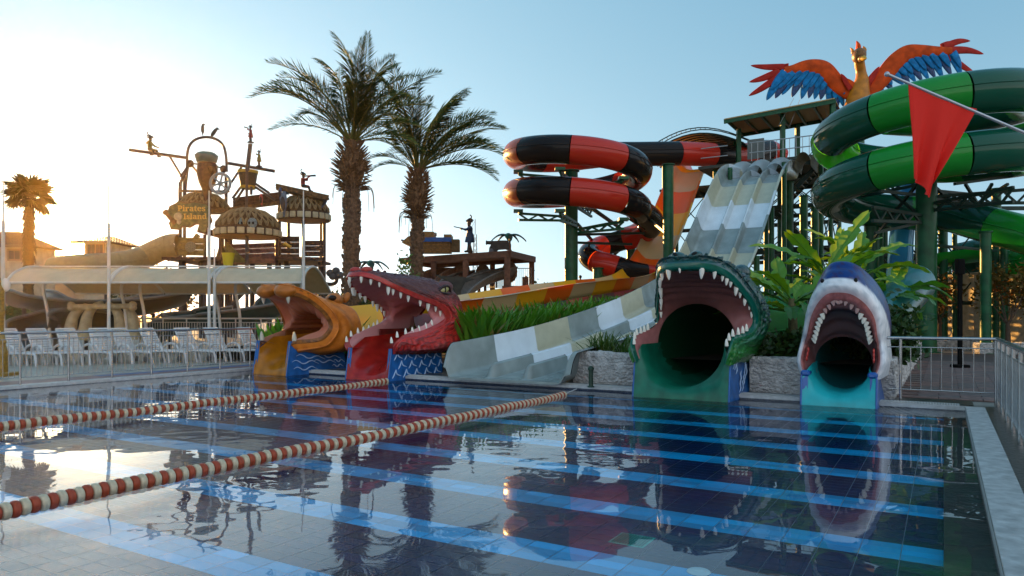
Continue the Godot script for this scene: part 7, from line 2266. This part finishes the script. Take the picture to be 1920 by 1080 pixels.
func make_details() -> void:
	rope("near red and cream lane rope crossing the lower left of the pool", 6.12, -1.5, 12.15)
	rope("far red and cream lane rope ending in front of the red crocodile", 10.85, 2.6, 12.6)
	# drain in the pool floor
	var dg := thing("floor_drain", "teal square drain grate in the dark pool floor", "drain", at(1185, 1010, 5.2) * Vector3(1, 0, 1) + Vector3(0, -.125, 0), YAW)
	var tealm := mat("drain_teal", Color(.02, .34, .28), .4, 0, {"vary": .3})
	obj("frame", MB.new().bevel_box(Vector3(0, .0, 0), Vector3(.27, .012, .27), .003), tealm, dg)
	for k in 12: obj("slot", MB.new().box(Vector3(-.11 + k * .02, .008, 0), Vector3(.008, .006, .22)), mat("drain_dark", Color(.008, .10, .09), .5), dg)
	single("floor_inlet", MB.new().lathe([Vector2(.0, .012), Vector2(.04, .012), Vector2(.045, .006), Vector2(.07, .006), Vector2(.075, 0)], 16, Transform3D(Basis.IDENTITY, at(1310, 1075, 4.55) * Vector3(1, 0, 1) + Vector3(0, -.118, 0))), mat("inlet", Color(.3, .45, .5), .4), "small round water inlet in the pool floor at the bottom edge", "inlet", at(1310, 1075, 4.55) * Vector3(1, 0, 1) + Vector3(0, -.118, 0))
	# rough white planter walls
	var plaster := mat("rough_plaster", Color(.85, .82, .79), .9, 0, {"vary": .4, "vs": .9, "bump": 9.0, "world": true})
	var soil := mat("soil", Color(.035, .026, .016), .95)
	var rn := FastNoiseLite.new()
	rn.seed = 12; rn.frequency = 1.0; rn.fractal_octaves = 3
	var pw := func(label: String, s0: float, s1: float, t0: float, t1: float, h: float) -> void:
		var base := st((s0 + s1) / 2, (t0 + t1) / 2, DECK)
		var o := thing("planter_wall", label, "wall", base)
		# hand-made rough render: an uneven profile swept along the wall, with shallow irregular joints
		var along := (s1 - s0) > (t1 - t0)
		var L: float = maxf(s1 - s0, t1 - t0)
		var wd: float = minf(s1 - s0, t1 - t0)
		var n := int(L / .05)
		var prof := []
		for k in 9: prof.append(Vector2(-.5, k / 8.0))
		for k in 4: prof.append(Vector2(-.5 + (k + 1) / 4.0, 1.0))
		for k in 6: prof.append(Vector2(.5, 1.0 - (k + 1) / 6.0))
		var rows := []
		for k in n + 1:
			var row := PackedVector3Array()
			var f := float(k) / n
			for q in prof:
				var x: float = q.x * wd
				var y: float = q.y * h
				var p := st(lerpf(s0, s1, f), (t0 + t1) / 2 + x, DECK + y) if along else st((s0 + s1) / 2 - x, lerpf(t0, t1, f), DECK + y)
				var d := rn.get_noise_3d(p.x * 2, p.y * 2, p.z * 2) * .035 + rn.get_noise_3d(p.x * 9, p.y * 9, p.z * 9) * .018
				var crack := absf(rn.get_noise_3d(p.x * 1.1 + 40, p.y * 2.2, p.z * 1.1))
				d -= .03 * smoothstep(.06, .0, crack)
				var nn := Vector3(0, 1, 0) if absf(q.x) < .49 else (-U * signf(-q.x) * -1.0 if along else -V * signf(-q.x))
				row.append(p + nn * d + Vector3(0, d * .6 if q.y > .95 else 0.0, 0))
			rows.append(row)
		var wm := MB.new().grid(rows)
		wm.face(Array(rows[0])); wm.face(Array(rows[-1]))
		obj("render_coat", wm, plaster, o, true)
	pw.call("rough white planter wall between the white slide and the crocodile", 5.25, 6.75, 13.75, 14.05, .66)
	pw.call("rough white planter wall between the crocodile and the shark", 2.2, 3.1, 13.75, 14.05, .66)
	pw.call("short rough white planter wall just right of the shark", .72, 0.98, 13.75, 14.05, .66)
	pw.call("long rough white planter wall running back beside the paved path", .72, 1.02, 14.06, 31.0, .66)
	struct("planter_soil", sheet(1.02, 6.5, 14.05, 20.0, DECK + .56), soil)
	# paved path
	var pa := [mat("paver", Color(.24, .155, .14), .7, 0, {"vary": .4, "vs": .8, "world": true}), mat("paver_grey", Color(.19, .15, .14), .7, 0, {"vary": .4, "vs": .8, "world": true}), mat("paver_rose", Color(.28, .17, .145), .7, 0, {"vary": .4, "vs": .8, "world": true})]
	var path := struct("path", sheet(-3.2, .71, 14.2, 32, DECK + .001), mat("joint", Color(.07, .055, .05), .9))
	var pm := MB.new().bevel_box(Vector3.ZERO, Vector3(.63, .03, .29), .006).mesh()
	for b in 40:
		for a in 6:
			var p := st(.40 - a * .64 - (.32 if b % 2 else 0.0), 14.36 + b * .295, DECK + .004)
			if p.z < -25.5: continue
			var o := obj("paver", pm, pa[rng.randi() % 3], path)
			o.position = p; o.rotation.y = YAW
	# sunlit wall at the right
	var wallm := mat("white_wall", Color(.55, .48, .36), .85, 0, {"vary": .25, "vs": .4, "bump": .6})
	var wl := thing("boundary_wall", "long pale wall lit gold by the low sun at the right", "wall", Vector3(21.4, .05, -33))
	for k in 6: obj("wall_panel", MB.new().bevel_box(Vector3(21.5, 1.7, -25.2 - k * 2.3), Vector3(.3, 3.4, 2.26), .02), wallm, wl, true)
	obj("coping", MB.new().bevel_box(Vector3(21.5, 3.45, -31), Vector3(.42, .1, 14.0), .02), wallm, wl, true)
	wl = thing("back_wall", "low pale wall closing the yard behind the green columns", "wall", Vector3(24, .05, -44))
	for k in 5: obj("wall_panel", MB.new().bevel_box(Vector3(20.6 + k * 2.3, 1.3, -44), Vector3(2.27, 2.6, .3), .02), wallm, wl, true)
	for q in [[1790, 612, 30, "low stone block step by the golden wall"], [1880, 622, 27, "low rough stone footing at the right edge under the slim columns"]]:
		var p := at(q[0], 592, q[2]); p.y = .05
		var o := thing("stone_footing", q[3], "stone", p)
		for k in 4: obj("stone", MB.new().bevel_box(Vector3(-.75 + k * .5, .22 + .02 * (k % 2), .02 * k), Vector3(.48, .44, .5), .04), plaster, o)
	# flag on its slanting pole
	var D := 6.1
	var P := func(x: float, y: float, dz := 0.0) -> Vector3: return at(x, y, D + dz)
	var polem := mat("pole_silver", Color(.45, .47, .50), .3, .6)
	var foot := at(2090, 592, D + .1); foot.y = DECK
	var mast := thing("flag_pole", "slanting silver pole carrying the red flag over the right side", "pole", foot)
	obj("pole", MB.new().rod(P.call(1663, 139), P.call(2090, 321), .0125, 10), polem, mast, true)
	obj("upright", MB.new().rod(Vector3(foot.x, 0, foot.z), P.call(2090, 300), .04, 10), polem, mast, true)
	obj("knob", MB.new().ball(P.call(1663, 139), Vector3(.022, .022, .022)), polem, mast, true)
	var fl := thing("red_flag", "red triangular cloth flag hanging from the slanting silver pole", "flag", P.call(1760, 185))
	var rows := []
	var nU := 26
	var nV := 30
	for j in nV + 1:
		var v := float(j) / nV
		var row := PackedVector3Array()
		for i in nU + 1:
			var u := float(i) / nU
			var top: Vector3 = (P.call(1704, 157) as Vector3).lerp(P.call(1832, 204), u) + Vector3(0, -.03 * sin(PI * u), 0)
			var lft: float = lerpf(1704, 1713, v)
			# below the pole the cloth gathers towards its lower left corner
			var bx := lerpf(1712, 1738, smoothstep(0.0, .55, u)) if u < .55 else lerpf(1738, 1746, (u - .55) / .45)
			var by := lerpf(336, 340, u / .25) if u < .25 else lerpf(340, 372, smoothstep(.25, .55, u)) if u < .55 else lerpf(372, 345, (u - .55) / .45)
			var bot: Vector3 = P.call(bx, by)
			var q := top.lerp(bot, v)
			var edge: Vector3 = (P.call(1832, 204) as Vector3).lerp(P.call(1742, 362), v)
			if u > .8: q = q.lerp(edge, smoothstep(.8, 1.0, u) * sin(PI * v) * .6)
			q.z += .06 * v * sin(u * 13.0 + v * 1.2) * (1.0 - .3 * v) + .02 * sin(u * 27.0 + v * 4.0) * v
			row.append(q)
		rows.append(row)
	obj("cloth", MB.new().grid(rows), mat("flag_red", Color(.72, .02, .010), .75, 0, {"back": Color(.5, .015, .01)}), fl, true)
	var hem := PackedVector3Array()
	for r in rows: hem.append(r[0])
	obj("hem", MB.new().tube(hem, .005, 5), mat("flag_red", Color.RED), fl, true)
	# lamp bollard by the white slide
	var bo := at(1108, 592, 14.3); bo.y = DECK
	var bd := thing("bollard", "small dark green bollard beside the foot of the white slide", "bollard", bo)
	obj("post", MB.new().lathe([Vector2(.07, 0), Vector2(.07, .02), Vector2(.045, .03), Vector2(.045, .34)], 12), mat("bollard_green", Color(.012, .04, .025), .4), bd)
	obj("cap", MB.new().lathe([Vector2(.06, .34), Vector2(.065, .38), Vector2(.03, .42), Vector2(0, .425)], 12), mat("bollard_green", Color.BLACK), bd)
	# dark post with a foot on the path
	var pp := at(1800, 592, 19.5); pp.y = DECK
	var dp := thing("dark_post", "dark slim post with a small box top standing on the path", "post", pp)
	obj("shaft", MB.new().beam(Vector3.ZERO, Vector3(0, 2.7, 0), .09), mat("matt_black", Color(.006, .006, .006), .8, 0, {"spec": .15}), dp)
	obj("foot", MB.new().bevel_box(Vector3(0, .05, 0), Vector3(.36, .1, .36), .02), mat("matt_black", Color(.006, .006, .006), .8, 0, {"spec": .15}), dp)
	obj("box", MB.new().bevel_box(Vector3(0, 2.75, 0), Vector3(.2, .42, .16), .02), mat("matt_black", Color(.006, .006, .006), .8, 0, {"spec": .15}), dp)
	# gold figure column at the left edge
	var gd := at(0, 592, 17.0); gd.y = DECK
	var gs := thing("gold_statue", "golden ornate statue cut off by the left edge of the picture", "statue", gd)
	var gm := mat("gold_paint", Color(.48, .26, .03), .35, 0, {"vary": .4, "vs": 2.0, "coat": .4})
	obj("body", body([[Vector3(-.05, .1, 0), Vector3(0, .5, 0), .22, .16], [Vector3(0, .5, 0), Vector3(-.05, .9, 0), .16, .13], [Vector3(-.05, .9, 0), Vector3(-.02, 1.5, 0), .12, .10], [Vector3(-.02, 1.5, 0), Vector3(-.05, 2.0, 0), .11, .13], [Vector3(-.1, 2.0, 0), Vector3(-.05, 2.3, 0), .15, .06], [Vector3(0, 1.0, 0), Vector3(.14, .8, .05), .06, .05]], .03, .06), gm, gs)
	obj("plinth", MB.new().bevel_box(Vector3(0, .04, 0), Vector3(.6, .1, .6), .02), gm, gs)
	obj("globe_lamp", MB.new().ball(Vector3(.06, 2.15, -.1), Vector3(.1, .16, .1), Basis.IDENTITY, 14, 10), mat("globe_white", Color(.6, .58, .52), .4), gs)
	# far lamp post and lattice mast
	var lp := at(1088, 592, 48); lp.y = .1
	var lo := thing("lamp_post", "tiny dark lamp post with three heads by the far fence", "lamp post", lp)
	obj("pole", MB.new().rod(Vector3.ZERO, Vector3(0, 3.9, 0), .06, 6), mat("dark_steel", Color.BLACK), lo)
	for x in [-.35, 0.0, .35]: obj("lamp_head", MB.new().ball(Vector3(x, 3.6 if x else 4.0, 0), Vector3(.11, .11, .11)).rod(Vector3(0, 3.4, 0), Vector3(x, 3.55, 0), .02, 4), mat("dark_steel", Color.BLACK), lo)
	var am := at(891, 592, 70); am.y = .1
	var an := thing("lattice_mast", "pale lattice antenna mast behind the pirate deck", "mast", am)
	var lat := MB.new()
	for k in 4: lat.beam(Vector3(.35 * (1 if k % 2 else -1), 0, .35 * (1 if k < 2 else -1)), Vector3(.12 * (1 if k % 2 else -1), 9.3, .12 * (1 if k < 2 else -1)), .08)
	for k in 16:
		var y := k * .57
		var w := lerpf(.35, .12, y / 9.3)
		lat.beam(Vector3(-w, y, w), Vector3(w, y + .57, w), .05)
		lat.beam(Vector3(w, y, w), Vector3(-w, y + .57, w), .05)
	obj("lattice", lat, mat("lattice_pale", Color(.4, .4, .36), .6), an)
	obj("tip", MB.new().rod(Vector3(0, 9.3, 0), Vector3(0, 10.8, 0), .04, 5), mat("lattice_pale", Color.WHITE), an)

func _ready() -> void:
	rng.seed = 7
	make_sky()
	make_ground()
	make_heads()
	make_slides()
	make_bird()
	make_fences()
	make_loungers()
	make_canopies()
	make_houses()
	make_play_tower()
	make_pirate_deck()
	make_hedges()
	make_plants()
	make_details()
